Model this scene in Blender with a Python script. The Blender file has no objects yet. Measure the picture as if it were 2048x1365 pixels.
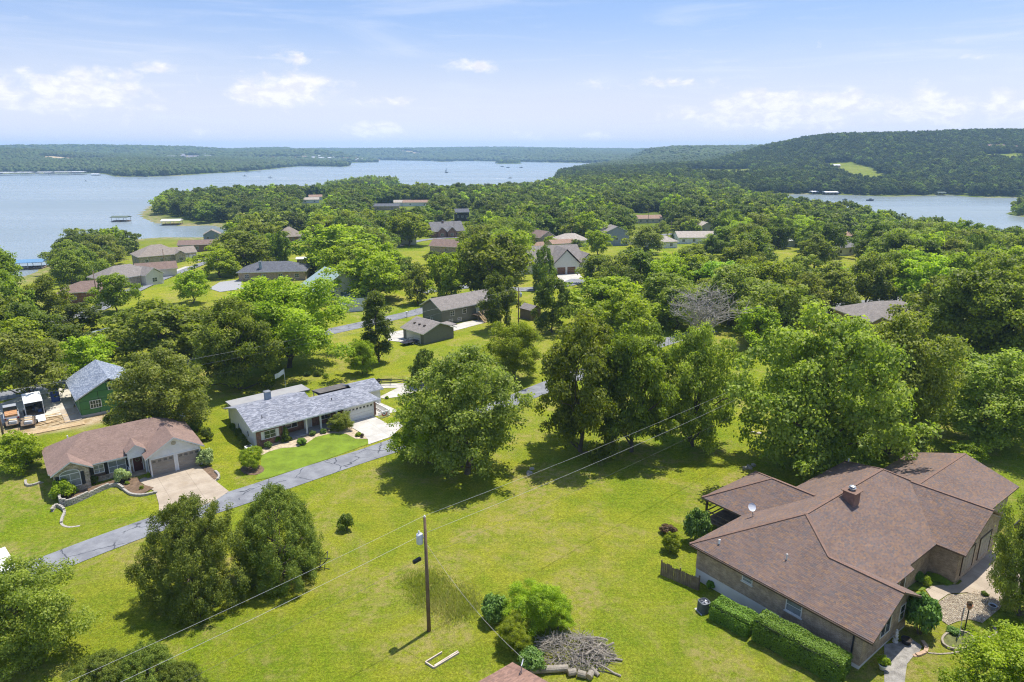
import bpy, bmesh, math, random
import numpy as np
from mathutils import Vector, Matrix

random.seed(11)
RNG = np.random.default_rng(11)
R = math.radians
SC = bpy.context.scene
COL = SC.collection

# ------------------------------------------------------------------ camera
CAM_H, PITCH, FPX = 38.0, R(15.6), 1365.0
cam_data = bpy.data.cameras.new('camera')
cam = bpy.data.objects.new('camera', cam_data)
COL.objects.link(cam)
cam.location = (0, 0, CAM_H)
cam.rotation_euler = (math.pi / 2 - PITCH, 0, 0)
cam_data.sensor_width = 36.0
cam_data.lens = 36.0 * FPX / 2048.0
cam_data.clip_start = 0.5
cam_data.clip_end = 60000
SC.camera = cam

# ------------------------------------------------------------------ exposure, sun, sky
SC.view_settings.view_transform = 'Standard'
SC.view_settings.look = 'None'
SC.view_settings.gamma = 1.0
SC.view_settings.exposure = 0.88
SUN_AZ, SUN_EL = R(43.0), R(70.0)          # azimuth clockwise from +Y (the view axis) to +X
sd = Vector((math.sin(SUN_AZ) * math.cos(SUN_EL), math.cos(SUN_AZ) * math.cos(SUN_EL), math.sin(SUN_EL)))
sun_data = bpy.data.lights.new('sun', 'SUN')
sun_data.energy = 3.5
sun_data.angle = R(0.55)
sun_data.color = (1.0, 0.955, 0.88)
sun = bpy.data.objects.new('sun', sun_data)
COL.objects.link(sun)
sun.rotation_euler = sd.to_track_quat('Z', 'Y').to_euler()
sun.location = (0, 0, 400)

world = bpy.data.worlds.new('World')
SC.world = world
world.use_nodes = True
WT = world.node_tree
WT.nodes.clear()


def wn(kind, **kw):
    n = WT.nodes.new(kind)
    for k, v in kw.items():
        setattr(n, k, v)
    return n


def wmath(op, a, b=None, c=None):
    n = wn('ShaderNodeMath', operation=op)
    for i, v in enumerate((a, b, c)):
        if v is None:
            continue
        if isinstance(v, (int, float)):
            n.inputs[i].default_value = v
        else:
            WT.links.new(v, n.inputs[i])
    return n.outputs[0]


w_out = wn('ShaderNodeOutputWorld')
w_bg = wn('ShaderNodeBackground')
w_sky = wn('ShaderNodeTexSky', sky_type='NISHITA', sun_disc=False)
w_sky.sun_elevation = SUN_EL
w_sky.sun_rotation = SUN_AZ
w_sky.altitude = 300
w_sky.air_density = 1.0
w_sky.dust_density = 1.6
w_sky.ozone_density = 1.6
w_bg.inputs['Strength'].default_value = 0.13
w_tc = wn('ShaderNodeTexCoord')
w_sep = wn('ShaderNodeSeparateXYZ')
WT.links.new(w_tc.outputs['Generated'], w_sep.inputs[0])
w_az = wmath('ARCTAN2', w_sep.outputs[0], w_sep.outputs[1])
w_el = wmath('ARCSINE', w_sep.outputs[2])
w_vec = wn('ShaderNodeCombineXYZ')
WT.links.new(wmath('MULTIPLY', w_az, 1.0), w_vec.inputs[0])
WT.links.new(wmath('MULTIPLY', w_el, 1.7), w_vec.inputs[1])


def wnoise(scale, detail, rough, sx=1.0, sy=1.0, dist=0.0, off=0.0):
    mp = wn('ShaderNodeMapping')
    mp.inputs['Scale'].default_value = (sx, sy, 1)
    mp.inputs['Location'].default_value = (off, off * 0.37, off * 1.9)
    WT.links.new(w_vec.outputs[0], mp.inputs[0])
    n = wn('ShaderNodeTexNoise')
    n.inputs['Scale'].default_value = scale
    n.inputs['Detail'].default_value = detail
    n.inputs['Roughness'].default_value = rough
    n.inputs['Distortion'].default_value = dist
    WT.links.new(mp.outputs[0], n.inputs['Vector'])
    return n.outputs['Fac']


def wramp(v, a, b):
    n = wn('ShaderNodeMapRange', interpolation_type='SMOOTHSTEP')
    WT.links.new(v, n.inputs['Value'])
    n.inputs['From Min'].default_value = a
    n.inputs['From Max'].default_value = b
    return n.outputs[0]


# cumulus heads all round the horizon: azimuth, elevation, half width, half height (degrees), weight
heads = [(-36.5, 3.6, 4.2, 1.3, 1.0), (-31, 3.7, 5.0, 1.5, 1.0), (-40, 2.9, 4, 1.3, 0.9), (-26, 5.6, 1.8, 0.7, 0.75), (-28.5, 4.9, 2.2, 0.8, 0.7),
         (-17.5, 4.3, 4.4, 1.4, 1.05), (-15.0, 5.0, 1.9, 0.8, 0.85), (-10.5, 3.7, 3.0, 0.5, 0.65), (-17, 6.6, 3.0, 0.5, 0.55),
         (-10.8, 1.6, 2.6, 0.8, 0.95), (-3, 6.3, 2.6, 0.6, 0.75), (1.5, 1.2, 2.6, 0.6, 0.6), (6.5, 1.2, 2.4, 0.5, 0.6), (-23, 1.2, 3.0, 0.6, 0.6),
         (20.0, 2.7, 7.5, 1.2, 1.05), (19.5, 3.6, 3.2, 1.0, 0.9), (24.5, 3.4, 3.5, 1.0, 0.9), (30.2, 2.8, 3.0, 1.3, 1.05), (36, 2.6, 3.4, 1.3, 1.0), (12, 5.0, 7.0, 0.6, 0.55),
         (32, 6.0, 1.6, 0.4, 0.6)]
cov = None
for a, e, wa, we, wt in heads:
    ma = wn('ShaderNodeVectorMath', operation='MULTIPLY_ADD')
    WT.links.new(w_vec.outputs[0], ma.inputs[0])
    ma.inputs[1].default_value = (1 / R(wa), 1 / (1.7 * R(we)), 1)
    ma.inputs[2].default_value = (-a / wa, -e / we, math.sqrt(max(0.0, -math.log(min(wt, 1.0)))))
    ln = wn('ShaderNodeVectorMath', operation='LENGTH')
    WT.links.new(ma.outputs[0], ln.inputs[0])
    cov = ln.outputs['Value'] if cov is None else wmath('MINIMUM', cov, ln.outputs['Value'])
cov = wmath('EXPONENT', wmath('MULTIPLY', wmath('MULTIPLY', cov, cov), -1.0))
# beyond the heads above the low cloud goes on in the same way, drawn by noise
n_far = wmath('MULTIPLY', wramp(wnoise(5, 2, 0.5, 1.0, 2.0, 0.0, 12.0), 0.5, 0.72), wramp(wmath('ABSOLUTE', wmath('SUBTRACT', w_el, R(3.0))), R(4.5), 0.0))
cov = wmath('MAXIMUM', cov, wmath('MULTIPLY', n_far, wramp(wmath('ABSOLUTE', w_az), R(42), R(50))))
n_puff = wnoise(30, 7, 0.58, 1.0, 1.0, 0.35)
cum = wramp(wmath('MULTIPLY_ADD', n_puff, 1.15, wmath('MULTIPLY', cov, 0.66)), 0.78, 1.12)
n_thin = wnoise(3.2, 5, 0.58, 1.0, 4.2, 0.9, 3.1)
cirrus = wmath('MULTIPLY', wramp(n_thin, 0.46, 0.82), 0.42)
n_str = wnoise(11, 4, 0.6, 0.6, 4.0, 0.6, 8.3)
streak = wmath('MULTIPLY', wramp(n_str, 0.52, 0.80), wmath('MULTIPLY', wramp(w_el, R(14.0), R(2.0)), 0.45))
hazeb = wmath('MULTIPLY', wramp(w_el, R(11.0), R(0.5)), 0.94)
n_shade = wnoise(50, 3, 0.6, 1.0, 1.2, 0.3, 5.0)


def wmix(fac, a, b):
    n = wn('ShaderNodeMix', data_type='RGBA')
    if isinstance(fac, (int, float)):
        n.inputs[0].default_value = fac
    else:
        WT.links.new(fac, n.inputs[0])
    for i, v in ((6, a), (7, b)):
        if isinstance(v, tuple):
            n.inputs[i].default_value = v
        else:
            WT.links.new(v, n.inputs[i])
    return n.outputs[2]


w_hs = wn('ShaderNodeHueSaturation')
w_hs.inputs['Saturation'].default_value = 1.15
w_hs.inputs['Value'].default_value = 0.72
WT.links.new(w_sky.outputs[0], w_hs.inputs['Color'])
w_c = wmix(hazeb, wmix(0.55, w_hs.outputs[0], (1.35, 2.0, 3.9, 1)), (3.75, 3.8, 4.25, 1))
w_c = wmix(cirrus, w_c, (3.5, 3.8, 4.5, 1))
w_c = wmix(streak, w_c, (3.8, 4.0, 4.5, 1))
w_cc = wmix(wramp(n_shade, 0.35, 0.65), (3.7, 3.75, 4.1, 1), (4.5, 4.45, 4.5, 1))
w_c = wmix(cum, w_c, w_cc)
WT.links.new(w_c, w_bg.inputs['Color'])
WT.links.new(w_bg.outputs[0], w_out.inputs[0])

world.cycles.sampling_method = 'MANUAL'
world.cycles.sample_map_resolution = 256
SC.cycles.max_bounces = 6
SC.cycles.diffuse_bounces = 4
SC.cycles.glossy_bounces = 2
SC.cycles.transmission_bounces = 3
SC.cycles.volume_bounces = 1
SC.cycles.transparent_max_bounces = 6
SC.cycles.use_denoising = True
SC.cycles.denoising_prefilter = 'NONE'
SC.cycles.pixel_filter_type = 'BLACKMAN_HARRIS'
SC.cycles.filter_width = 1.15
SC.cycles.use_adaptive_sampling = True
SC.cycles.adaptive_threshold = 0.02
SC.cycles.caustics_reflective = False
SC.cycles.caustics_refractive = False

# ------------------------------------------------------------------ survey helpers (photo point -> place on the ground)
_s, _c = math.sin(PITCH), math.cos(PITCH)
WATER = -13.0


def ray(px, py):
    dx, dy = px - 1024.0, py - 682.5
    return dx, _c * FPX - _s * dy, -_s * FPX - _c * dy


def on_plane(px, py, z=0.0):
    r = ray(px, py)
    t = (z - CAM_H) / r[2]
    return r[0] * t, r[1] * t


def smooth(t):
    t = np.clip(t, 0, 1)
    return t * t * (3 - 2 * t)


def sdf(X, Y, poly):
    """signed distance, positive inside"""
    d2 = np.full(X.shape, 1e18)
    ins = np.zeros(X.shape, bool)
    n = len(poly)
    for i in range(n):
        ax, ay = poly[i]
        bx, by = poly[(i + 1) % n]
        ex, ey = bx - ax, by - ay
        L = ex * ex + ey * ey + 1e-9
        t = np.clip(((X - ax) * ex + (Y - ay) * ey) / L, 0, 1)
        qx, qy = X - ax - t * ex, Y - ay - t * ey
        d2 = np.minimum(d2, qx * qx + qy * qy)
        cond = (ay > Y) != (by > Y)
        with np.errstate(divide='ignore', invalid='ignore'):
            xi = ax + (Y - ay) * ex / (ey if abs(ey) > 1e-9 else 1e-9)
        ins ^= cond & (X < xi)
    d = np.sqrt(d2)
    return np.where(ins, d, -d)


def shore(pts):
    return [on_plane(x, y, WATER) for x, y in pts]


HOME = [(-700, -150)] + [(-420, 60), (-330, 140)] + shore([(0, 572), (60, 546), (130, 513), (220, 482), (330, 474), (395, 476), (452, 470), (458, 462),
        (420, 452), (350, 453), (300, 446), (276, 436), (274, 428), (290, 414), (330, 404), (450, 399), (600, 397), (700, 395), (800, 394),
        (900, 396), (1000, 393), (1060, 386), (1092, 377)]) + \
    shore([(1300, 381), (1470, 388), (1480, 398), (1540, 410), (1640, 428), (1760, 452), (1900, 480), (2060, 520)]) + [(520, 300), (700, -150)]
EAST = shore([(1050, 391), (1075, 384), (1103, 366), (1112, 352), (1150, 341), (1190, 334), (1240, 330)]) + [(900, 6500), (6000, 6500), (6000, 760)] + \
    shore([(2300, 399), (2048, 396), (1960, 396), (1900, 391), (1780, 394), (1700, 391), (1600, 389), (1490, 391), (1440, 398), (1200, 398)])
WEST = [(-6000, 1500)] + shore([(-400, 351), (-200, 349), (0, 348), (170, 347), (205, 348), (230, 354), (300, 354), (350, 352.5), (430, 347), (500, 343), (560, 337),
        (600, 333), (690, 334), (705, 332), (640, 329), (600, 328.5), (680, 326.5), (760, 325), (740, 322.5), (640, 322)]) + [(-1700, 6500), (-6000, 6500)]
FAR = [(-2400, 4600)] + shore([(640, 321.5), (760, 321), (860, 322.5), (880, 324.5), (930, 322.5), (1040, 324.5), (1180, 327), (1260, 326)]) + [(1900, 4800), (1900, 7500), (-2400, 7500)]
SPIT = shore([(640, 386), (672, 378), (700, 376), (740, 377), (775, 375), (800, 373), (798, 369), (750, 368), (715, 369), (680, 374), (630, 384)])
ISLE = shore([(988, 328), (1046, 328), (1040, 326.6), (1000, 326.6)])
ISLET = shore([(2012, 428), (2040, 434), (2100, 438), (2100, 424), (2035, 421)])


def lump(X, Y, s, seed):
    r = np.random.default_rng(seed)
    out = np.zeros(X.shape)
    for k in range(7):
        a = r.uniform(0, 6.28)
        f = s * r.uniform(0.6, 1.7)
        out += np.sin((X * math.cos(a) + Y * math.sin(a)) * f + r.uniform(0, 6.28))
    return out / 3.2


def seg_gauss(X, Y, a, b, sg, h):
    ex, ey = b[0] - a[0], b[1] - a[1]
    t = np.clip(((X - a[0]) * ex + (Y - a[1]) * ey) / (ex * ex + ey * ey), 0, 1)
    q = (X - a[0] - t * ex) ** 2 + (Y - a[1] - t * ey) ** 2
    return h * np.exp(-q / (2 * sg * sg))


def height(X, Y):
    X = np.asarray(X, float)
    Y = np.asarray(Y, float)
    top = -7.5 * smooth((Y - 130) / 330.0)
    d = sdf(X, Y, HOME)
    zh = np.where(d > 0, WATER + (top - WATER) * smooth((d + 8) / 130.0), WATER + np.maximum(d, -60) * 0.12 - 0.05)
    # the knoll the brick house stands on, and faint swells in the lawns
    zh = zh + 0.62 * np.exp(-(((X - 33) / 9.5) ** 2 + ((Y - 42) / 10.0) ** 2)) * (d > 60)
    zh = zh - 0.55 * np.exp(-(((X + 47.5) / 5.0) ** 2 + ((Y - 67.5) / 5.0) ** 2))
    zh = zh + 0.07 * lump(X, Y, 0.09, 2) * (d > 40) * smooth((Y - 20) / 30)
    d = sdf(X, Y, EAST)
    ze = np.where(d > 0, WATER + 15 * (1 - np.exp(-np.maximum(d, 0) / 160.0)), WATER + np.maximum(d, -60) * 0.12)
    m = smooth(d / 160.0)
    ze = ze + m * np.maximum(smooth((X - 400) / 340) * seg_gauss(X, Y, (600, 1560), (2300, 1500), 290, 62 + 5 * lump(X, Y, 0.006, 7)),
                             smooth((X - 230) / 450) * seg_gauss(X, Y, (640, 2750), (1500, 3000), 480, 43 + 5 * lump(X, Y, 0.003, 8)))
    ze = ze + m * seg_gauss(X, Y, (700, 5200), (2500, 5200), 700, 38) + m * 2.2 * lump(X, Y, 0.012, 9)
    d = sdf(X, Y, WEST)
    zw = np.where(d > 0, WATER + 17 * (1 - np.exp(-np.maximum(d, 0) / 170.0)), WATER + np.maximum(d, -60) * 0.12)
    mw = smooth(d / 260.0)
    zw = zw + mw * np.maximum(np.maximum(seg_gauss(X, Y, (-4200, 3300), (-1250, 3750), 430, 46 + 17 * lump(X, Y, 0.0042, 4)), seg_gauss(X, Y, (-1500, 4500), (-500, 4700), 420, 42 + 13 * lump(X, Y, 0.0045, 14))),
                              seg_gauss(X, Y, (-2600, 2300), (-1700, 2350), 260, 24 + 10 * lump(X, Y, 0.006, 15))) + mw * 2.5 * lump(X, Y, 0.011, 16)
    d = sdf(X, Y, FAR)
    zf = np.where(d > 0, WATER + 62 * (1 - np.exp(-(np.maximum(d, 0) / 800.0) ** 1.2)), WATER + np.maximum(d, -60) * 0.12)
    zf = zf + smooth((d - 150) / 900.0) * 15 * lump(X, Y, 0.0036, 5)
    z = np.maximum(np.maximum(zh, ze), np.maximum(zw, zf))
    for poly, hh in ((SPIT, 3.0), (ISLE, 3.0), (ISLET, 3.0)):
        d = sdf(X, Y, poly)
        z = np.maximum(z, np.where(d > 0, WATER + hh * (1 - np.exp(-np.maximum(d, 0) / 12.0)), WATER + np.maximum(d, -60) * 0.12))
    return z


def hz(x, y):
    return float(height(np.array([x]), np.array([y]))[0])


def ground_at(px, py):
    """the point of the terrain seen at a place in the photograph (2048 wide)"""
    r = ray(px, py)
    ts = np.geomspace(0.02, 6.0, 260)
    X, Y, Z = r[0] * ts, r[1] * ts, CAM_H + r[2] * ts
    h = height(X, Y)
    below = np.nonzero(Z < h)[0]
    if len(below) == 0:
        return r[0] * 6, r[1] * 6, hz(r[0] * 6, r[1] * 6)
    i = below[0]
    lo, hi = ts[max(i - 1, 0)], ts[i]
    tt = np.linspace(lo, hi, 80)
    hh = height(r[0] * tt, r[1] * tt)
    j = np.nonzero(CAM_H + r[2] * tt < hh)[0]
    t = tt[j[0]] if len(j) else hi
    return r[0] * t, r[1] * t, hz(r[0] * t, r[1] * t)


def depth_of(x, y, z):
    return y * _c - (z - CAM_H) * _s


def project(x, y, z):
    d = depth_of(x, y, z)
    return 1024 + FPX * x / d, 682.5 - FPX * (y * _s + (z - CAM_H) * _c) / d


# ------------------------------------------------------------------ object helpers
def tag(o, label=None, cat=None, group=None, kind=None):
    if label:
        o['label'] = label
    if cat:
        o['category'] = cat
    if group:
        o['group'] = group
    if kind:
        o['kind'] = kind
    return o


def empty(name, loc=(0, 0, 0), rz=0.0, label=None, cat=None, group=None):
    o = bpy.data.objects.new(name, None)
    COL.objects.link(o)
    o.location = loc
    o.rotation_euler = (0, 0, rz)
    o.empty_display_size = 0.3
    return tag(o, label, cat, group)


def link(name, me, parent=None, loc=None):
    o = bpy.data.objects.new(name, me)
    COL.objects.link(o)
    if parent is not None:
        o.parent = parent
    if loc is not None:
        o.location = loc
    return o


class MB:
    """collects faces, builds one mesh with metric UVs"""

    def __init__(self):
        self.v, self.f, self.m, self.c = [], [], [], []

    def face(self, pts, mi=0, col=None):
        b = len(self.v)
        self.v += [tuple(p) for p in pts]
        self.f.append(tuple(range(b, b + len(pts))))
        self.m.append(mi)
        self.c.append(col)
        return self

    def box(self, x0, x1, y0, y1, z0, z1, mi=0, rz=0.0, about=None, top=None):
        p = [(x0, y0, z0), (x1, y0, z0), (x1, y1, z0), (x0, y1, z0), (x0, y0, z1), (x1, y0, z1), (x1, y1, z1), (x0, y1, z1)]
        if rz:
            cx, cy = about or ((x0 + x1) / 2, (y0 + y1) / 2)
            c, s = math.cos(rz), math.sin(rz)
            p = [(cx + (x - cx) * c - (y - cy) * s, cy + (x - cx) * s + (y - cy) * c, z) for x, y, z in p]
        b = len(self.v)
        self.v += p
        for q in ((0, 3, 2, 1), (4, 5, 6, 7), (0, 1, 5, 4), (1, 2, 6, 5), (2, 3, 7, 6), (3, 0, 4, 7)):
            self.f.append(tuple(b + i for i in q))
            self.m.append(mi)
            self.c.append(None)
        if top is not None:
            self.m[-5] = top
        return self

    def beam(self, a, b, w, h=None, mi=0):
        """square bar between two points"""
        a, b = Vector(a), Vector(b)
        h = h or w
        d = (b - a)
        L = d.length
        d.normalize()
        up = Vector((0, 0, 1)) if abs(d.z) < 0.95 else Vector((0, 1, 0))
        s = d.cross(up).normalized()
        t = s.cross(d)
        pts = []
        for q in (a, b):
            for i, j in ((-1, -1), (1, -1), (1, 1), (-1, 1)):
                pts.append(q + s * (i * w / 2) + t * (j * h / 2))
        k = len(self.v)
        self.v += [tuple(p) for p in pts]
        for q in ((3, 2, 1, 0), (4, 5, 6, 7), (0, 1, 5, 4), (1, 2, 6, 5), (2, 3, 7, 6), (3, 0, 4, 7)):
            self.f.append(tuple(k + i for i in q))
            self.m.append(mi)
            self.c.append(None)
        return self

    def tube(self, pts, rad, n=8, mi=0, cap=True):
        pts = [Vector(p) for p in pts]
        if isinstance(rad, (int, float)):
            rad = [rad] * len(pts)
        k0 = len(self.v)
        prev = None
        for i, p in enumerate(pts):
            d = (pts[min(i + 1, len(pts) - 1)] - pts[max(i - 1, 0)]).normalized()
            if prev is None:
                up = Vector((0, 0, 1)) if abs(d.z) < 0.9 else Vector((1, 0, 0))
                s = d.cross(up).normalized()
            else:
                s = (prev - d * prev.dot(d)).normalized()
            prev = s
            t = d.cross(s)
            for j in range(n):
                a = 2 * math.pi * j / n
                self.v.append(tuple(p + (s * math.cos(a) + t * math.sin(a)) * rad[i]))
        for i in range(len(pts) - 1):
            for j in range(n):
                a, b = k0 + i * n + j, k0 + i * n + (j + 1) % n
                self.f.append((a, b, b + n, a + n))
                self.m.append(mi)
                self.c.append(None)
        if cap:
            self.f.append(tuple(k0 + j for j in range(n - 1, -1, -1)))
            self.f.append(tuple(k0 + (len(pts) - 1) * n + j for j in range(n)))
            self.m += [mi, mi]
            self.c += [None, None]
        return self

    def lathe(self, prof, n=16, mi=0, at=(0, 0, 0)):
        k0 = len(self.v)
        for r, z in prof:
            for j in range(n):
                a = 2 * math.pi * j / n
                self.v.append((at[0] + r * math.cos(a), at[1] + r * math.sin(a), at[2] + z))
        for i in range(len(prof) - 1):
            for j in range(n):
                a, b = k0 + i * n + j, k0 + i * n + (j + 1) % n
                self.f.append((a, b, b + n, a + n))
                self.m.append(mi)
                self.c.append(None)
        return self

    def mesh(self, name, mats, smooth_=False):
        me = bpy.data.meshes.new(name)
        me.from_pydata(self.v, [], self.f)
        mats = mats if isinstance(mats, (list, tuple)) else [mats]
        for mm in mats:
            me.materials.append(mm)
        me.polygons.foreach_set('material_index', self.m)
        if smooth_:
            me.polygons.foreach_set('use_smooth', [True] * len(self.f))
        uv = me.uv_layers.new(name='UVMap').data
        for p in me.polygons:
            n = p.normal
            if abs(n.z) > 0.96:
                t, b = Vector((1, 0, 0)), Vector((0, 1, 0))
            else:
                t = Vector((-n.y, n.x, 0)).normalized()
                b = n.cross(t)
            for li in p.loop_indices:
                co = me.vertices[me.loops[li].vertex_index].co
                uv[li].uv = (co.dot(t), co.dot(b))
        if any(c is not None for c in self.c):
            at_ = me.attributes.new('tone', 'FLOAT_COLOR', 'FACE')
            at_.data.foreach_set('color', [x for c in self.c for x in (*(c or (0.2, 0.2, 0.2)), 1.0)])
        me.update()
        return me

    def build(self, name, mats, parent=None, loc=None, smooth_=False):
        return link(name, self.mesh(name, mats, smooth_), parent, loc)


# ------------------------------------------------------------------ materials
MATS = {}


class NT:
    def __init__(self, name):
        self.mat = bpy.data.materials.new(name)
        self.mat.use_nodes = True
        self.t = self.mat.node_tree
        self.bsdf = self.t.nodes['Principled BSDF']
        self.out = self.t.nodes['Material Output']

    def n(self, kind, **kw):
        x = self.t.nodes.new(kind)
        for k, v in kw.items():
            setattr(x, k, v)
        return x

    def set(self, sock, v):
        if hasattr(v, 'is_linked') or hasattr(v, 'links'):
            self.t.links.new(v, sock)
        else:
            sock.default_value = v

    def math(self, op, a, b=0.0, c=0.0, clamp=False):
        x = self.n('ShaderNodeMath', operation=op, use_clamp=clamp)
        for i, v in enumerate((a, b, c)):
            self.set(x.inputs[i], v)
        return x.outputs[0]

    def noise(self, vec, scale, detail=4, rough=0.55, dist=0.0):
        x = self.n('ShaderNodeTexNoise')
        if vec is not None:
            self.t.links.new(vec, x.inputs['Vector'])
        x.inputs['Scale'].default_value = scale
        x.inputs['Detail'].default_value = detail
        x.inputs['Roughness'].default_value = rough
        x.inputs['Distortion'].default_value = dist
        return x.outputs['Fac']

    def ramp(self, v, a, b, lo=0.0, hi=1.0):
        x = self.n('ShaderNodeMapRange', interpolation_type='SMOOTHSTEP')
        self.set(x.inputs['Value'], v)
        x.inputs['From Min'].default_value = a
        x.inputs['From Max'].default_value = b
        x.inputs['To Min'].default_value = lo
        x.inputs['To Max'].default_value = hi
        return x.outputs[0]

    def mix(self, fac, a, b, mode='MIX'):
        x = self.n('ShaderNodeMix', data_type='RGBA', blend_type=mode)
        self.set(x.inputs[0], fac)
        for i, v in ((6, a), (7, b)):
            if isinstance(v, (tuple, list)):
                v = (*v[:3], 1.0)
            self.set(x.inputs[i], v)
        return x.outputs[2]

    def obj(self):
        return self.n('ShaderNodeTexCoord').outputs['Object']

    def uv(self):
        return self.n('ShaderNodeTexCoord').outputs['UV']

    def pos(self):
        return self.n('ShaderNodeNewGeometry').outputs['Position']

    def attr(self, name, out='Color'):
        return self.n('ShaderNodeAttribute', attribute_name=name).outputs[out]

    def scale(self, vec, s):
        x = self.n('ShaderNodeMapping')
        self.t.links.new(vec, x.inputs[0])
        x.inputs['Scale'].default_value = s
        return x.outputs[0]

    def bump(self, h, dist=0.01, strength=1.0):
        x = self.n('ShaderNodeBump')
        x.inputs['Distance'].default_value = dist
        x.inputs['Strength'].default_value = strength
        self.t.links.new(h, x.inputs['Height'])
        self.t.links.new(x.outputs[0], self.bsdf.inputs['Normal'])

    def fin(self, col, rough=0.8, spec=0.3, metal=0.0):
        if isinstance(col, (tuple, list)):
            col = (*col[:3], 1.0)
        self.set(self.bsdf.inputs['Base Color'], col)
        self.set(self.bsdf.inputs['Roughness'], rough)
        self.bsdf.inputs['Specular IOR Level'].default_value = spec
        self.bsdf.inputs['Metallic'].default_value = metal
        return self.mat


def mat(name, col, rough=0.75, var=0.18, scale=3.0, spec=0.3, metal=0.0, fine=40.0, bump=0.0):
    """plain painted or natural surface with soft blotches and fine grain"""
    if name in MATS:
        return MATS[name]
    m = NT(name)
    p = m.obj()
    a = m.noise(p, scale, 5, 0.6)
    b = m.noise(p, fine, 3, 0.6)
    f = m.math('ADD', m.math('MULTIPLY', a, 0.65), m.math('MULTIPLY', b, 0.35))
    f = m.ramp(f, 0.3, 0.7)
    lo = tuple(x * (1 - var) for x in col)
    hi = tuple(min(1, x * (1 + var)) for x in col)
    c = m.mix(f, lo, hi)
    if bump:
        m.bump(b, bump)
    MATS[name] = m.fin(c, rough, spec, metal)
    return MATS[name]


def brick_mat(name, c1, c2, mortar, w=0.21, h=0.075, bump=0.012, blotch=0.25):
    m = NT(name)
    b = m.n('ShaderNodeTexBrick')
    m.t.links.new(m.uv(), b.inputs['Vector'])
    b.inputs['Color1'].default_value = (*c1, 1)
    b.inputs['Color2'].default_value = (*c2, 1)
    b.inputs['Mortar'].default_value = (*mortar, 1)
    b.inputs['Scale'].default_value = 1.0
    b.inputs['Brick Width'].default_value = w
    b.inputs['Row Height'].default_value = h
    b.inputs['Mortar Size'].default_value = h * 0.11
    b.inputs['Bias'].default_value = -0.1
    nz = m.ramp(m.noise(m.uv(), 1.6, 5, 0.65), 0.3, 0.7, 1 - blotch, 1 + blotch)
    c = m.mix(1.0, b.outputs['Color'], nz, 'MULTIPLY')
    m.bump(m.math('SUBTRACT', 1.0, b.outputs['Fac']), bump)
    return m.fin(c, 0.85, 0.25)


def lap_mat(name, col, step=0.16, var=0.1, vertical=False, gap=0.1, dark=0.55):
    """boards in courses: each course tilts out and ends in a shadow line"""
    m = NT(name)
    s = m.n('ShaderNodeSeparateXYZ')
    m.t.links.new(m.uv(), s.inputs[0])
    ax = s.outputs[0 if vertical else 1]
    fr = m.math('FRACT', m.math('MULTIPLY', ax, 1.0 / step))
    hgt = m.ramp(fr, 0.0, gap, 0.0, 1.0)
    if not vertical:
        hgt = m.math('MULTIPLY', hgt, m.math('SUBTRACT', 1.0, m.math('MULTIPLY', fr, 0.8)))
    p = m.obj()
    f = m.ramp(m.math('ADD', m.math('MULTIPLY', m.noise(p, 1.5, 5), 0.6), m.math('MULTIPLY', m.noise(p, 25, 3), 0.4)), 0.3, 0.7)
    c = m.mix(f, tuple(x * (1 - var) for x in col), tuple(min(1, x * (1 + var)) for x in col))
    m.bump(hgt, 0.018)
    return m.fin(c, 0.65, 0.3)


def shingle_tone_mat(name, rough=0.9):
    """asphalt shingles whose tabs carry their own colour"""
    m = NT(name)
    c = m.attr('tone')
    p = m.obj()
    g = m.ramp(m.noise(p, 60, 3, 0.7), 0.3, 0.7, 0.86, 1.14)
    st = m.ramp(m.noise(m.scale(p, (0.35, 0.35, 0.35)), 1.4, 5, 0.6), 0.3, 0.75, 0.90, 1.08)
    c = m.mix(1.0, c, m.math('MULTIPLY', g, st), 'MULTIPLY')
    m.bump(m.noise(p, 90, 2), 0.004)
    return m.fin(c, rough, 0.2)


def shingle_mat(name, c1, c2, w=0.3, h=0.145):
    """roof of a building too far off to pick its shingles apart"""
    m = NT(name)
    b = m.n('ShaderNodeTexBrick')
    m.t.links.new(m.uv(), b.inputs['Vector'])
    b.inputs['Color1'].default_value = (*c1, 1)
    b.inputs['Color2'].default_value = (*c2, 1)
    b.inputs['Mortar'].default_value = (*[x * 0.6 for x in c1], 1)
    b.inputs['Scale'].default_value = 1.0
    b.inputs['Brick Width'].default_value = w
    b.inputs['Row Height'].default_value = h
    b.inputs['Mortar Size'].default_value = 0.008
    nz = m.ramp(m.noise(m.uv(), 0.9, 6, 0.65), 0.3, 0.7, 0.86, 1.13)
    c = m.mix(1.0, b.outputs['Color'], nz, 'MULTIPLY')
    m.bump(m.math('SUBTRACT', 1.0, b.outputs['Fac']), 0.01)
    return m.fin(c, 0.9, 0.2)

# ------------------------------------------------------------------ ground, water, roads
def axis(near, far, n, k):
    t = np.linspace(-1, 1, n)
    s = np.sinh(t * k) / math.sinh(k)
    return s * far


xs = np.unique(np.concatenate([axis(0, 6500, 321, 5.4)]))
ty = np.linspace(0, 1, 470)
ys = -40 + 7400 * (np.exp(ty * 5.3) - 1) / (math.exp(5.3) - 1)
GX, GY = np.meshgrid(xs, ys)
GZ = height(GX, GY)


def in_poly(X, Y, poly):
    return sdf(np.asarray(X, float), np.asarray(Y, float), poly) > 0


def survey(pts, z=None):
    out = []
    for p in pts:
        g = ground_at(*p)
        out.append((g[0], g[1]))
    return out


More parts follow.
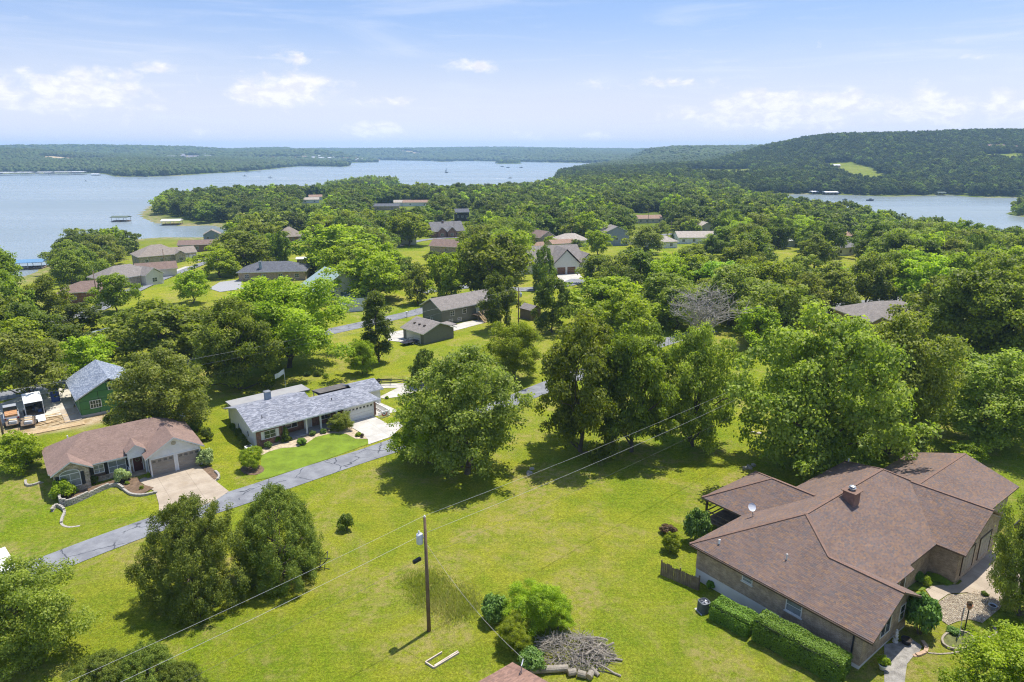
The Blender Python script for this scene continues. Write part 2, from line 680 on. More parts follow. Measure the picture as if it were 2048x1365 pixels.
# bare earth: building site, cut banks on the far hills, shore margins
SITE = survey([(-10, 815), (60, 790), (135, 775), (160, 800), (170, 830), (240, 805), (262, 815), (290, 835), (240, 838), (180, 856), (130, 862), (80, 868), (20, 878), (-10, 870)])
BARE_FAR = [[(70, 314), (90, 322), (150, 325), (218, 323), (214, 317), (150, 317), (108, 313)], [(335, 324), (370, 311), (404, 312), (404, 322)],
            [(785, 301), (830, 312), (852, 309), (818, 302)], [(500, 320), (615, 319), (604, 314.5), (515, 314.5)], [(972, 314.5), (1014, 314.5), (1011, 311), (975, 311)]]
GLADE = [[(1640, 328), (1700, 325), (1742, 334), (1792, 362), (1735, 369), (1690, 360)], [(1380, 339), (1500, 338), (1520, 348), (1485, 359), (1385, 355), (1365, 346)],
         [(1955, 309), (2070, 307), (2070, 324), (1970, 326)]]
SITE_W = SITE
BARE_W = [survey(p) for p in BARE_FAR]
GLADE_W = [survey(p) for p in GLADE]


cover = np.zeros(GX.shape + (3,))
for p in BARE_W:
    cover[..., 1] = np.maximum(cover[..., 1], smooth((sdf(GX, GY, p) + 12) / 24))
dsite = sdf(GX, GY, SITE_W)
cover[..., 1] = np.maximum(cover[..., 1], smooth((dsite + 0.6) / 1.6))
glade = np.zeros(GX.shape)
for p in GLADE_W:
    glade = np.maximum(glade, smooth((sdf(GX, GY, p) + 10) / 20))
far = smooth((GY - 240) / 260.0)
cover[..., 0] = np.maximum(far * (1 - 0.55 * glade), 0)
beach = smooth((GZ - WATER + 0.4) / 0.6) * (1 - smooth((GZ - WATER - 0.1) / 0.6))
cover[..., 2] = beach

ny, nx = GX.shape
verts = np.stack([GX, GY, GZ], -1).reshape(-1, 3)
ii = np.arange(nx * ny).reshape(ny, nx)
quads = np.stack([ii[:-1, :-1], ii[:-1, 1:], ii[1:, 1:], ii[1:, :-1]], -1).reshape(-1, 4)


def fast_mesh(name, verts, faces, nper=4, smooth_=False):
    me = bpy.data.meshes.new(name)
    me.vertices.add(len(verts))
    me.vertices.foreach_set('co', np.ascontiguousarray(verts, dtype=np.float32).ravel())
    nf = len(faces)
    me.loops.add(nf * nper)
    me.loops.foreach_set('vertex_index', np.ascontiguousarray(faces, dtype=np.int32).ravel())
    me.polygons.add(nf)
    me.polygons.foreach_set('loop_start', np.arange(nf, dtype=np.int32) * nper)
    me.polygons.foreach_set('loop_total', np.full(nf, nper, dtype=np.int32))
    if smooth_:
        me.polygons.foreach_set('use_smooth', np.ones(nf, bool))
    me.update(calc_edges=True)
    return me


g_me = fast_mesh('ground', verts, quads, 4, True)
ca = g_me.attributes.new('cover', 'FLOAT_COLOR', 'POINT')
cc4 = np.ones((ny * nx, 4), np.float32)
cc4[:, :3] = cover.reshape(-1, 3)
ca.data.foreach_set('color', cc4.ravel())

m = NT('lawn')
P = m.pos()
big = m.ramp(m.noise(P, 0.045, 5, 0.6, 0.4), 0.36, 0.64)
mid_ = m.ramp(m.noise(P, 0.30, 5, 0.62, 0.3), 0.36, 0.66)
sml = m.ramp(m.noise(P, 2.2, 5, 0.7), 0.32, 0.70)
fin_ = m.noise(P, 16, 4, 0.75)
huge = m.ramp(m.noise(P, 0.022, 3, 0.5, 0.6), 0.40, 0.60)
c = m.mix(big, (0.155, 0.240, 0.011), (0.278, 0.298, 0.020))
c = m.mix(m.math('MULTIPLY', huge, 0.75), c, (0.300, 0.300, 0.032))
c = m.mix(m.math('MULTIPLY', mid_, 0.6), c, (0.112, 0.198, 0.009))
wv_ = m.n('ShaderNodeTexWave', wave_type='RINGS', bands_direction='X')
m.t.links.new(m.scale(P, (0.9, 0.75, 1)), wv_.inputs['Vector'])
wv_.inputs['Scale'].default_value = 0.42
wv_.inputs['Distortion'].default_value = 1.6
wv_.inputs['Detail'].default_value = 2
wv_.inputs['Detail Scale'].default_value = 0.4
c = m.mix(1.0, c, m.ramp(wv_.outputs['Fac'], 0.2, 0.8, 0.97, 1.03), 'MULTIPLY')
c = m.mix(m.math('MULTIPLY', sml, 0.40), c, (0.31, 0.305, 0.036))
tuft = m.ramp(m.noise(P, 4.5, 6, 0.75, 0.3), 0.36, 0.66)
c = m.mix(1.0, c, m.ramp(tuft, 0.0, 1.0, 0.72, 1.18), 'MULTIPLY')
dry = m.ramp(m.noise(P, 0.11, 7, 0.70, 0.9), 0.45, 0.63)
dry = m.math('MULTIPLY', dry, m.ramp(m.noise(P, 1.3, 5, 0.7), 0.36, 0.62))
c = m.mix(m.math('MULTIPLY', dry, 0.85), c, (0.34, 0.28, 0.10))
speck = m.ramp(m.noise(P, 3.2, 4, 0.8), 0.66, 0.73)
c = m.mix(m.math('MULTIPLY', speck, 0.5), c, (0.42, 0.35, 0.21))
c = m.mix(1.0, c, m.ramp(fin_, 0.25, 0.75, 0.50, 1.42), 'MULTIPLY')
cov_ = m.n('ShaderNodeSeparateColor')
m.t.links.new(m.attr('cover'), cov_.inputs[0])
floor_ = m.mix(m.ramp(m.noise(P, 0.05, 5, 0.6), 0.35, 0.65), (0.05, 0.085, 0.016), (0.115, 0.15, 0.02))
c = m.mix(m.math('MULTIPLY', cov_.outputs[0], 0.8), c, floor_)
earth = m.mix(m.ramp(m.noise(P, 0.7, 6, 0.7), 0.35, 0.65), (0.36, 0.25, 0.12), (0.52, 0.42, 0.27))
c = m.mix(cov_.outputs[1], c, earth)
c = m.mix(cov_.outputs[2], c, m.mix(m.ramp(m.noise(P, 0.3, 4), 0.4, 0.6), (0.30, 0.24, 0.15), (0.16, 0.19, 0.05)))
m.bump(m.math('ADD', m.math('MULTIPLY', fin_, 0.6), m.noise(P, 45, 2, 0.7)), 0.07)
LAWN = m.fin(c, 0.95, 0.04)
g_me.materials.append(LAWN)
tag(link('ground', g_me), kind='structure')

# lake
m = NT('lake_water')
P = m.pos()
wv = m.math('ADD', m.noise(m.scale(P, (0.30, 0.55, 1)), 1.0, 4, 0.6, 0.4), m.math('MULTIPLY', m.noise(m.scale(P, (0.02, 0.05, 1)), 1.0, 4, 0.6), 1.3))
m.bump(wv, 0.22, 0.35)
wc = m.mix(m.ramp(m.noise(m.scale(P, (0.0016, 0.006, 1)), 1.0, 5, 0.6), 0.3, 0.7), (0.195, 0.235, 0.240), (0.235, 0.275, 0.275))
m.bsdf.inputs['IOR'].default_value = 1.33
WATERM = m.fin(wc, m.ramp(m.noise(m.scale(P, (0.002, 0.008, 1)), 1.0, 4, 0.6), 0.35, 0.65, 0.20, 0.34), 0.5)
lake = MB()
lake.face([(-7000, 60, WATER), (7000, 60, WATER), (7000, 8000, WATER), (-7000, 8000, WATER)])
tag(lake.build('lake', WATERM), kind='structure')


def grow_line(pts, step):
    """evenly spaced points along a smooth curve through the given ones"""
    P_ = [Vector((p[0], p[1], 0)) for p in pts]
    out = []
    for i in range(len(P_) - 1):
        p0, p1, p2, p3 = P_[max(i - 1, 0)], P_[i], P_[i + 1], P_[min(i + 2, len(P_) - 1)]
        k = max(2, int((p2 - p1).length / step))
        for j in range(k):
            t = j / k
            out.append(0.5 * ((2 * p1) + (p2 - p0) * t + (2 * p0 - 5 * p1 + 4 * p2 - p3) * t * t + (3 * p1 - p0 - 3 * p2 + p3) * t ** 3))
    out.append(P_[-1])
    return out


ROAD_LINES = []          # kept for the tree planting


def road(name, px_pts, width, material, lift=0.045, step=1.5, edge=0.0):
    c = grow_line(survey(px_pts), step)
    ROAD_LINES.append((c, width))
    n = 7
    V, Fc = [], []
    for i, p in enumerate(c):
        d = (c[min(i + 1, len(c) - 1)] - c[max(i - 1, 0)]).normalized()
        s = Vector((d.y, -d.x, 0))
        wob = 1 + edge * math.sin(i * 0.9) * 0.5 + edge * math.sin(i * 0.37 + 1)
        for j in range(n):
            q = p + s * ((j / (n - 1) - 0.5) * width * wob)
            V.append((q.x, q.y, 0))
    V = np.array(V)
    V[:, 2] = height(V[:, 0], V[:, 1]) + lift
    for i in range(len(c) - 1):
        for j in range(n - 1):
            a = i * n + j
            Fc.append((a, a + 1, a + n + 1, a + n))
    me = fast_mesh(name, V, np.array(Fc), 4, True)
    me.materials.append(material)
    return tag(link(name, me), kind='structure')


def sheet(name, pts, material, lift=0.05, cuts=3, world_pts=False, kind='structure'):
    """a flat-lying patch that follows the ground"""
    w = pts if world_pts else survey(pts)
    bm = bmesh.new()
    f = bm.faces.new([bm.verts.new((x, y, 0)) for x, y in w])
    if f.normal.z < 0:
        f.normal_flip()
    bmesh.ops.triangulate(bm, faces=bm.faces[:])
    for _ in range(cuts):
        long_ = [e for e in bm.edges if e.calc_length() > 1.6]
        if not long_:
            break
        bmesh.ops.subdivide_edges(bm, edges=long_, cuts=1)
        bmesh.ops.triangulate(bm, faces=[q for q in bm.faces if len(q.verts) > 3])
    arr = np.array([v.co[:] for v in bm.verts])
    z = height(arr[:, 0], arr[:, 1]) + lift
    for v, zz in zip(bm.verts, z):
        v.co.z = zz
    me = bpy.data.meshes.new(name)
    bm.normal_update()
    for q in bm.faces:
        q.smooth = True
        if q.normal.z < 0:
            q.normal_flip()
    bm.to_mesh(me)
    bm.free()
    me.materials.append(material)
    return tag(link(name, me), kind=kind)


# worn asphalt: patches, tarred cracks
m = NT('asphalt')
P = m.pos()
v = m.n('ShaderNodeTexVoronoi', feature='DISTANCE_TO_EDGE')
wp = m.n('ShaderNodeVectorMath', operation='ADD')
nz = m.n('ShaderNodeTexNoise')
nz.inputs['Scale'].default_value = 0.8
nz.inputs['Detail'].default_value = 5
m.t.links.new(P, nz.inputs['Vector'])
m.t.links.new(P, wp.inputs[0])
m.t.links.new(nz.outputs['Color'], wp.inputs[1])
m.t.links.new(wp.outputs[0], v.inputs['Vector'])
v.inputs['Scale'].default_value = 0.27
crack = m.ramp(v.outputs['Distance'], 0.006, 0.022, 1.0, 0.0)
crack = m.math('MULTIPLY', crack, m.ramp(m.noise(P, 0.35, 3), 0.40, 0.5))
c = m.mix(m.ramp(m.noise(P, 0.5, 5, 0.65), 0.35, 0.65), (0.170, 0.174, 0.186), (0.235, 0.240, 0.250))
c = m.mix(1.0, c, m.ramp(m.noise(P, 30, 3, 0.7), 0.3, 0.7, 0.85, 1.15), 'MULTIPLY')
c = m.mix(m.math('MULTIPLY', crack, 0.85), c, (0.05, 0.055, 0.065))
ASPHALT = m.fin(c, 0.9, 0.2)

def concrete(name, c1, c2, stain=(0.3, 0.22, 0.13), amt=0.35):
    m = NT(name)
    P = m.pos()
    c = m.mix(m.ramp(m.noise(P, 0.5, 6, 0.65), 0.35, 0.65), c1, c2)
    s = m.math('MULTIPLY', m.ramp(m.noise(P, 0.22, 6, 0.7, 0.6), 0.5, 0.72), amt)
    c = m.mix(s, c, stain)
    c = m.mix(1.0, c, m.ramp(m.noise(P, 14, 4, 0.7), 0.3, 0.7, 0.90, 1.08), 'MULTIPLY')
    rt = m.n('ShaderNodeMapping')
    rt.inputs['Rotation'].default_value = (0, 0, R(-38))
    m.t.links.new(P, rt.inputs[0])
    sx = m.n('ShaderNodeSeparateXYZ')
    m.t.links.new(rt.outputs[0], sx.inputs[0])
    jx = m.math('LESS_THAN', m.math('FRACT', m.math('MULTIPLY', sx.outputs[0], 1 / 3.1)), 0.014)
    jy = m.math('LESS_THAN', m.math('FRACT', m.math('MULTIPLY', sx.outputs[1], 1 / 3.1)), 0.014)
    c = m.mix(m.math('MULTIPLY', m.math('MAXIMUM', jx, jy), 0.5), c, tuple(q * 0.35 for q in c1))
    m.bump(m.noise(P, 30, 3), 0.006)
    return m.fin(c, 0.85, 0.25)


CONC_TAN = concrete('tan_concrete', (0.33, 0.27, 0.20), (0.42, 0.35, 0.265))
CONC_PALE = concrete('pale_concrete', (0.42, 0.395, 0.345), (0.52, 0.49, 0.43), amt=0.15)
GRAVEL_G = mat('grey_gravel', (0.30, 0.28, 0.25), 0.95, 0.4, 2.0, fine=30, bump=0.05)
MULCH = mat('bark_mulch', (0.16, 0.105, 0.065), 0.95, 0.45, 2.0, fine=22, bump=0.05)
MULCH_TAN = mat('tan_pebble_mulch', (0.46, 0.37, 0.25), 0.95, 0.35, 2.5, fine=25, bump=0.05)
TURF = mat('fresh_turf', (0.150, 0.215, 0.014), 0.95, 0.30, 0.6, fine=14, bump=0.05)

road('lane', [(-150, 1215), (-40, 1180), (80, 1137), (200, 1090), (330, 1043), (500, 988), (620, 947), (770, 898), (880, 858), (1000, 812), (1110, 768), (1255, 714), (1312, 690), (1420, 660)], 4.0, ASPHALT, edge=0.03)
road('street', [(-160, 830), (-60, 808), (20, 790), (140, 765), (330, 733), (530, 692), (700, 655), (790, 635), (850, 620), (930, 592), (990, 578)], 4.8, ASPHALT)
road('shore_road', [(150, 640), (205, 614), (270, 581), (330, 556), (395, 532), (440, 516), (480, 505)], 5.0, ASPHALT, 0.2)
road('upper_street', [(840, 585), (900, 577), (960, 574), (1050, 580), (1130, 570), (1160, 560)], 6.0, ASPHALT, 0.15)
road('cross_street', [(780, 497), (840, 482), (905, 476), (990, 475)], 5.0, ASPHALT, 0.12, 4)
road('east_street', [(1600, 632), (1700, 611), (1740, 606), (1800, 600), (1900, 590)], 6.0, ASPHALT, 0.1, 3)
road('hill_road', [(1270, 478), (1330, 470), (1400, 462)], 5.0, ASPHALT, 0.12, 4)


def zz(ox, oy, k, pts):
    return [(ox + x / k, oy + y / k) for x, y in pts]


sheet('driveway', [(304, 954), (396, 930), (402, 936), (425, 958), (458, 984), (430, 1003), (380, 1020), (318, 1040), (318, 1010), (311, 985), (276, 962), (290, 955)], CONC_TAN, 0.06)
sheet('driveway', [(701, 841), (741, 830.5), (751, 835), (775.6, 849), (796, 843), (806, 853), (781, 875), (737, 890), (735.7, 879.5), (721, 866), (701, 854.6)], CONC_PALE, 0.06)
sheet('path', zz(455, 740, 6.02, [(1740, 545), (1800, 560), (1980, 520), (2060, 500), (2000, 470), (1840, 500), (1760, 400), (1800, 380), (1770, 330), (1730, 360)]), CONC_PALE, 0.055)
sheet('driveway', zz(440, 680, 3.934, [(1245, 455), (1400, 380), (1240, 382), (1240, 350), (1490, 343), (1620, 335), (1640, 385), (1400, 450), (1300, 466)]), CONC_PALE, 0.05)
sheet('driveway', [(774.5, 650), (787, 664), (815, 660), (815, 677), (838, 690), (795, 684), (776, 682)], CONC_PALE, 0.06)
sheet('patio', [(890, 656), (930, 645), (960, 640), (975, 645), (930, 657), (903, 664)], CONC_PALE, 0.06)
sheet('driveway', [(1110, 548), (1157, 545), (1165, 556), (1150, 570), (1128, 570)], CONC_PALE, 0.08)
sheet('driveway', [(262, 563), (275, 556), (300, 549), (333, 552), (312, 562), (283, 566)], CONC_PALE, 0.10)
sheet('driveway', [(345, 543), (370, 534), (385, 534), (372, 543), (350, 547)], CONC_PALE, 0.12)
sheet('driveway', [(385, 517), (425, 517), (420, 523), (390, 523)], CONC_PALE, 0.12)
sheet('driveway', [(418, 578), (440, 565), (480, 560), (490, 578), (440, 585)], mat('old_asphalt', (0.3, 0.3, 0.3), 0.9), 0.10)
sheet('driveway', [(-30, 1110), (10, 1095), (32, 1130), (5, 1150), (-30, 1160)], mat('white_gravel', (0.62, 0.6, 0.55), 0.95, 0.25, 2, fine=30), 0.07)
sheet('driveway', [(-20, 815), (90, 780), (150, 772), (155, 800), (140, 826), (60, 846), (-20, 850)], mat('pale_gravel', (0.50, 0.46, 0.38), 0.95, 0.22, 1.2, fine=30, bump=0.04), 0.07)
# turf and planting beds of the ranch and the stone-fronted house
sheet('lawn_patch', zz(455, 740, 6.02, [(400, 1045), (500, 985), (640, 945), (830, 930), (960, 880), (1060, 810), (1260, 765), (1430, 775), (1540, 830), (1690, 842), (1700, 895), (1270, 1055), (900, 1180), (480, 1310), (330, 1330), (400, 1200)]), TURF, 0.045)
sheet('planting_bed', zz(455, 740, 6.02, [(400, 1040), (420, 960), (560, 860), (800, 800), (1000, 760), (1200, 690), (1330, 670), (1480, 695), (1600, 765), (1690, 835), (1540, 835), (1430, 775), (1260, 768), (1060, 815), (960, 885), (830, 935), (640, 950), (500, 990)]), MULCH_TAN, 0.06)
sheet('planting_bed', [(505 + 24 * math.cos(a), 940 + 11 * math.sin(a)) for a in np.linspace(0, 6.1, 14)], MULCH, 0.05)
sheet('planting_bed', zz(0, 680, 3.934, [(1560, 1010), (1640, 990), (1700, 1040), (1725, 1080), (1700, 1112), (1640, 1080)]), MULCH, 0.05)

# ------------------------------------------------------------------ vegetation
def leaf_mat(name, dark, light, trans=0.50, rough=0.55, hue=0.05):
    m = NT(name)
    t = m.attr('tint', 'Fac')
    oi = m.n('ShaderNodeObjectInfo')
    c = m.mix(t, dark, light)
    hs = m.n('ShaderNodeHueSaturation')
    m.set(hs.inputs['Hue'], m.math('MULTIPLY_ADD', oi.outputs['Random'], hue * 0.5, 0.5 - hue * 0.25))
    m.set(hs.inputs['Value'], m.math('MULTIPLY_ADD', oi.outputs['Random'], 0.42, 0.80))
    m.t.links.new(c, hs.inputs['Color'])
    m.fin(hs.outputs[0], rough, 0.35)
    tr = m.n('ShaderNodeBsdfTranslucent')
    tc = m.mix(1.0, hs.outputs[0], (1.15, 1.25, 0.55), 'MULTIPLY')
    m.t.links.new(tc, tr.inputs[0])
    mx = m.n('ShaderNodeMixShader')
    mx.inputs[0].default_value = trans
    m.t.links.new(m.bsdf.outputs[0], mx.inputs[1])
    m.t.links.new(tr.outputs[0], mx.inputs[2])
    m.t.links.new(mx.outputs[0], m.out.inputs[0])
    return m.mat


LEAF = dict(
    oak=leaf_mat('oak_leaves', (0.118, 0.166, 0.018), (0.352, 0.410, 0.046)),
    olive=leaf_mat('olive_oak_leaves', (0.134, 0.173, 0.026), (0.384, 0.416, 0.077)),
    bright=leaf_mat('bright_green_leaves', (0.173, 0.250, 0.012), (0.461, 0.544, 0.031)),
    lime=leaf_mat('lime_green_leaves', (0.218, 0.333, 0.026), (0.435, 0.550, 0.077)),
    maple=leaf_mat('maple_leaves', (0.145, 0.196, 0.022), (0.400, 0.440, 0.068)),
    dark=leaf_mat('dark_green_leaves', (0.087, 0.133, 0.017), (0.250, 0.314, 0.038)),
    cedar=leaf_mat('cedar_needles', (0.118, 0.178, 0.022), (0.285, 0.350, 0.044), 0.30, 0.8),
    pine=leaf_mat('pine_needles', (0.096, 0.147, 0.026), (0.218, 0.269, 0.045), 0.15, 0.8),
    hedge=leaf_mat('hedge_leaves', (0.096, 0.205, 0.015), (0.218, 0.358, 0.028), 0.22),
    shrub=leaf_mat('shrub_leaves', (0.083, 0.160, 0.026), (0.192, 0.301, 0.046), 0.22),
    cream=leaf_mat('variegated_leaves', (0.20, 0.28, 0.06), (0.48, 0.52, 0.22), 0.2),
    weed=leaf_mat('weed_stems', (0.30, 0.34, 0.05), (0.66, 0.53, 0.27), 0.5, 0.8),
    red=leaf_mat('rust_leaves', (0.10, 0.06, 0.03), (0.20, 0.13, 0.06), 0.2))
BARK = mat('bark', (0.13, 0.105, 0.080), 0.95, 0.4, 1.5, fine=14, bump=0.04)
DEADWOOD = mat('weathered_dead_wood', (0.33, 0.30, 0.26), 0.95, 0.3, 2.0, fine=20, bump=0.02)


def unit(v):
    return v / np.maximum(np.linalg.norm(v, axis=-1, keepdims=True), 1e-9)


def cards(name, C, N, size, asp, material, tint, r, droop=0.0):
    """one small folded leaf spray per point: a quad with its own tilt"""
    n = len(C)
    a = unit(r.normal(size=(n, 3)))
    T = unit(np.cross(N, a))
    B = np.cross(N, T)
    s = size[:, None]
    V = np.empty((n, 4, 3))
    bend = N * s * 0.16
    V[:, 0] = C + T * s * 0.5 - bend
    V[:, 1] = C + B * s * 0.5 * asp + bend * r.uniform(-0.5, 1, (n, 1))
    V[:, 2] = C - T * s * 0.5 - bend
    V[:, 3] = C - B * s * 0.5 * asp + bend * r.uniform(-0.5, 1, (n, 1))
    me = fast_mesh(name, V.reshape(-1, 3), np.arange(n * 4).reshape(n, 4), 4)
    at_ = me.attributes.new('tint', 'FLOAT', 'FACE')
    at_.data.foreach_set('value', np.clip(tint, 0, 1).astype(np.float32))
    me.materials.append(material)
    return me


def limb_path(a, b, r, k=5, sag=0.15):
    a, b = np.array(a, float), np.array(b, float)
    L = np.linalg.norm(b - a)
    out = []
    for i in range(k + 1):
        t = i / k
        p = a + (b - a) * t
        p[2] += math.sin(t * math.pi) * L * sag
        if 0 < i < k:
            p += r.normal(size=3) * L * 0.035
        out.append(p)
    return out


class Proto:
    pass


def make_tree(kind, seed, H=12.0, Rc=5.5, base=0.07, nleaf=24000, leaf=0.30, nclump=185, clump=1.1, shape='round', n_limb=22, trunk_r=0.3, squash=0.72, open_=0.0, mats=None):
    """returns trunk mesh and crown mesh of one kind of tree, standing at the origin"""
    r = np.random.default_rng(seed)
    z0 = H * base
    zc = (H + z0) / 2
    hz_ = (H - z0) / 2
    lob = [(r.uniform(0, 6.28), r.uniform(0.14, 0.30), r.integers(2, 5)) for _ in range(3)]
    cen, crad = [], []
    while len(cen) < nclump:
        d = r.normal(size=3)
        d /= np.linalg.norm(d)
        if d[2] < -0.92:
            continue
        az = math.atan2(d[1], d[0])
        env = 1 + sum(a * math.sin(k * az + ph + d[2] * 2.1) for ph, a, k in lob)
        f = r.uniform(0.35, 1.0) ** 0.55
        if shape == 'round':
            p = np.array([d[0] * Rc * env, d[1] * Rc * env, d[2] * hz_ * (1 + 0.12 * math.sin(az * 2 + lob[0][0]))]) * f
            if d[2] < 0:
                p[:2] *= (1.001 - d[2] * d[2]) ** -0.24
            p[2] += zc
            cr = clump * r.uniform(0.65, 1.3)
        elif shape == 'tall':
            t = r.uniform(0, 1)
            prof = math.sin(math.pi * min(1, 0.12 + 0.88 * t) ** 0.9) ** 0.6
            p = np.array([math.cos(az) * Rc * env * prof * f, math.sin(az) * Rc * env * prof * f, z0 + (H - z0) * t])
            cr = clump * r.uniform(0.6, 1.15)
        else:                     # cone, narrow ragged top, full to the ground
            t = r.uniform(0, 1) ** 1.25
            prof = (1 - t ** 2.3) ** 0.62 * (0.82 + 0.18 * math.sin(min(1, t * 5) * math.pi / 2)) + 0.03
            ff = r.uniform(0.55, 1.0) ** 0.4
            p = np.array([math.cos(az) * Rc * env * prof * ff, math.sin(az) * Rc * env * prof * ff, z0 + (H - z0) * t * 0.97])
            cr = clump * r.uniform(0.6, 1.2) * (0.55 + 0.45 * prof)
        cen.append(p)
        crad.append(cr)
    cen, crad = np.array(cen), np.array(crad)
    w = crad ** 2
    idx = r.choice(nclump, nleaf, p=w / w.sum())
    d = unit(r.normal(size=(nleaf, 3)) + np.array([0, 0, 0.35 if shape == 'cone' else 0.75]))
    axis_ = np.stack([cen[idx, 0], cen[idx, 1], np.zeros(nleaf)], -1)
    out = unit(axis_ + 1e-6)
    rad = crad[idx][:, None] * (r.uniform(0.1, 1.0, (nleaf, 1)) ** 0.36) * (1 + 0.18 * r.normal(size=(nleaf, 1)))
    if shape == 'cone':
        P_ = cen[idx] + d * rad * np.array([0.8, 0.8, 1.25]) + out * 0.1
        Nn = unit(d * 0.7 + out * 0.6 + np.array([0, 0, 0.25]) + 0.55 * r.normal(size=(nleaf, 3)))
        asp = 0.45
    else:
        P_ = cen[idx] + d * rad * np.array([1.0, 1.0, squash])
        Nn = unit(d * 0.8 + np.array([0, 0, 0.55]) + 0.6 * r.normal(size=(nleaf, 3)))
        asp = 0.72
    P_[:, 2] = np.maximum(P_[:, 2], 0.12)
    tint = 0.5 + 0.24 * r.normal(size=nleaf) + 0.28 * (r.uniform(-1, 1, nclump)[idx])
    size = leaf * r.uniform(0.65, 1.35, nleaf)
    p = Proto()
    p.crown = cards(kind + '_crown', P_, Nn, size, asp, LEAF[kind], tint, r)
    mb = MB()
    top = np.array([r.normal() * 0.25, r.normal() * 0.25, z0 + (H - z0) * (0.55 if shape == 'round' else 0.85)])
    tp = limb_path((0, 0, -0.5), top, r, 7, 0)
    mb.tube(tp, [trunk_r * (1.35 if i == 0 else 1) * (1 - 0.78 * i / 7) for i in range(8)], 9)
    pick = r.choice(nclump, min(n_limb, nclump), replace=False)
    for k in pick:
        c = cen[k]
        t = np.clip((c[2] - z0 * 0.7) / (H - z0) * 0.75, 0.08, 0.9) if shape != 'cone' else np.clip(c[2] / H - 0.08, 0.05, 0.9)
        q = tp[0] + 0
        fi = t * 7
        i0 = int(fi)
        q = np.array(tp[i0]) * (1 - (fi - i0)) + np.array(tp[min(i0 + 1, 7)]) * (fi - i0)
        rr = trunk_r * (0.50 - 0.30 * t) * r.uniform(0.7, 1.1)
        mb.tube(limb_path(q, c, r, 4, 0.06), [rr, rr * 0.8, rr * 0.6, rr * 0.4, rr * 0.15], 5, cap=False)
    p.trunk = mb.mesh(kind + '_trunk', BARK, True)
    p.H, p.R, p.kind = H, Rc, kind
    return p


def tree_variants(kind, seeds, **kw):
    return [make_tree(kind, s, **kw) for s in seeds]


NEAR = dict(nleaf=30000, leaf=0.29)
MIDL = dict(nleaf=9500, leaf=0.52, nclump=95, n_limb=9, clump=1.35)
FARL = dict(nleaf=2300, leaf=1.05, nclump=42, n_limb=4, clump=1.7)
PN = {k: tree_variants(k, s, **{**NEAR, **kw}) for k, s, kw in (
    ('oak', (1, 2), dict(nleaf=44000, leaf=0.30, base=0.03)), ('olive', (3,), dict(nleaf=36000, leaf=0.26, nclump=240, clump=0.98)), ('maple', (4, 5), dict(nleaf=38000, base=0.03, clump=1.15, nclump=210)),
    ('bright', (6,), dict(base=0.10, nleaf=42000, clump=1.2)))}
PN['cedar'] = [make_tree('cedar', s, H=9.0, Rc=3.9, base=0.02, nleaf=92000, leaf=0.155, nclump=520, clump=0.60, shape='cone', n_limb=40, trunk_r=0.22) for s in (21, 22)]
PN['tall'] = [make_tree('dark', 31, H=12.0, Rc=2.4, base=0.14, nleaf=15000, leaf=0.28, nclump=110, clump=0.95, shape='tall', trunk_r=0.2)]
PX = {'bright': [make_tree('bright', 41, H=8, Rc=4.2, base=0.12, nleaf=52000, leaf=0.17, nclump=200, clump=0.85, trunk_r=0.16, n_limb=40)],
      'maple': [make_tree('maple', 42, H=9, Rc=4.2, base=0.02, nleaf=50000, leaf=0.19, nclump=170, clump=0.95, trunk_r=0.18, n_limb=40)]}
PM = {k: tree_variants(k, s, **{**MIDL, **kw}) for k, s, kw in (
    ('oak', (51, 52, 53), {}), ('olive', (54,), {}), ('maple', (55, 56), dict(base=0.05)), ('bright', (57, 58), dict(base=0.06)), ('lime', (59,), {}), ('dark', (60, 61), {}))}
PM['tall'] = [make_tree('dark', 62, H=12.0, Rc=2.6, base=0.12, nleaf=6000, leaf=0.5, nclump=70, clump=1.1, shape='tall', trunk_r=0.2, n_limb=8)]
PM['cedar'] = [make_tree('cedar', 63, H=9.0, Rc=3.0, base=0.04, nleaf=9000, leaf=0.42, nclump=120, clump=0.8, shape='cone', n_limb=8, trunk_r=0.2)]
PF = {k: tree_variants(k, s, **{**FARL, **kw}) for k, s, kw in (('oak', (71, 72), {}), ('maple', (73,), {}), ('bright', (74,), {}), ('dark', (75, 76), {}), ('olive', (77,), {}))}


def plant(name, proto, x, y, h, rad, label, cat='tree', group=None, rz=None, z=None):
    rz = RNG.uniform(0, 6.28) if rz is None else rz
    z = hz(x, y) if z is None else z
    e = empty(name, (x, y, z), rz, label, cat, group)
    e.scale = (rad / proto.R, rad / proto.R, h / proto.H)
    link('trunk', proto.trunk, e)
    link('crown', proto.crown, e)
    return e


PLANTED = []          # x, y, radius


def tree_px(bank, kind, xb, yb, yt, wpx, label, name=None, group=None, var=0, rz=None):
    """a tree whose foot stands at (xb, yb) of the photograph and whose top reaches yt, crown wpx wide"""
    x, y, z = ground_at(xb, yb)
    r = ray(xb, yt)
    h = CAM_H + r[2] * (y / r[1]) - z
    # the far rim of the crown, not its axis, makes the visible top: take a little off
    rad = 0.45 * wpx * depth_of(x, y, z + h / 2) / FPX
    h = max(1.5, h - rad * 0.22)
    p = bank[kind][var % len(bank[kind])]
    PLANTED.append((x, y, rad))
    return plant(name or {'cedar': 'cedar_tree', 'tall': 'columnar_tree', 'maple': 'maple_tree'}.get(kind, 'oak_tree' if kind in ('oak', 'olive') else 'shade_tree'), p, x, y, h, rad, label, 'tree', group, rz)


T = tree_px
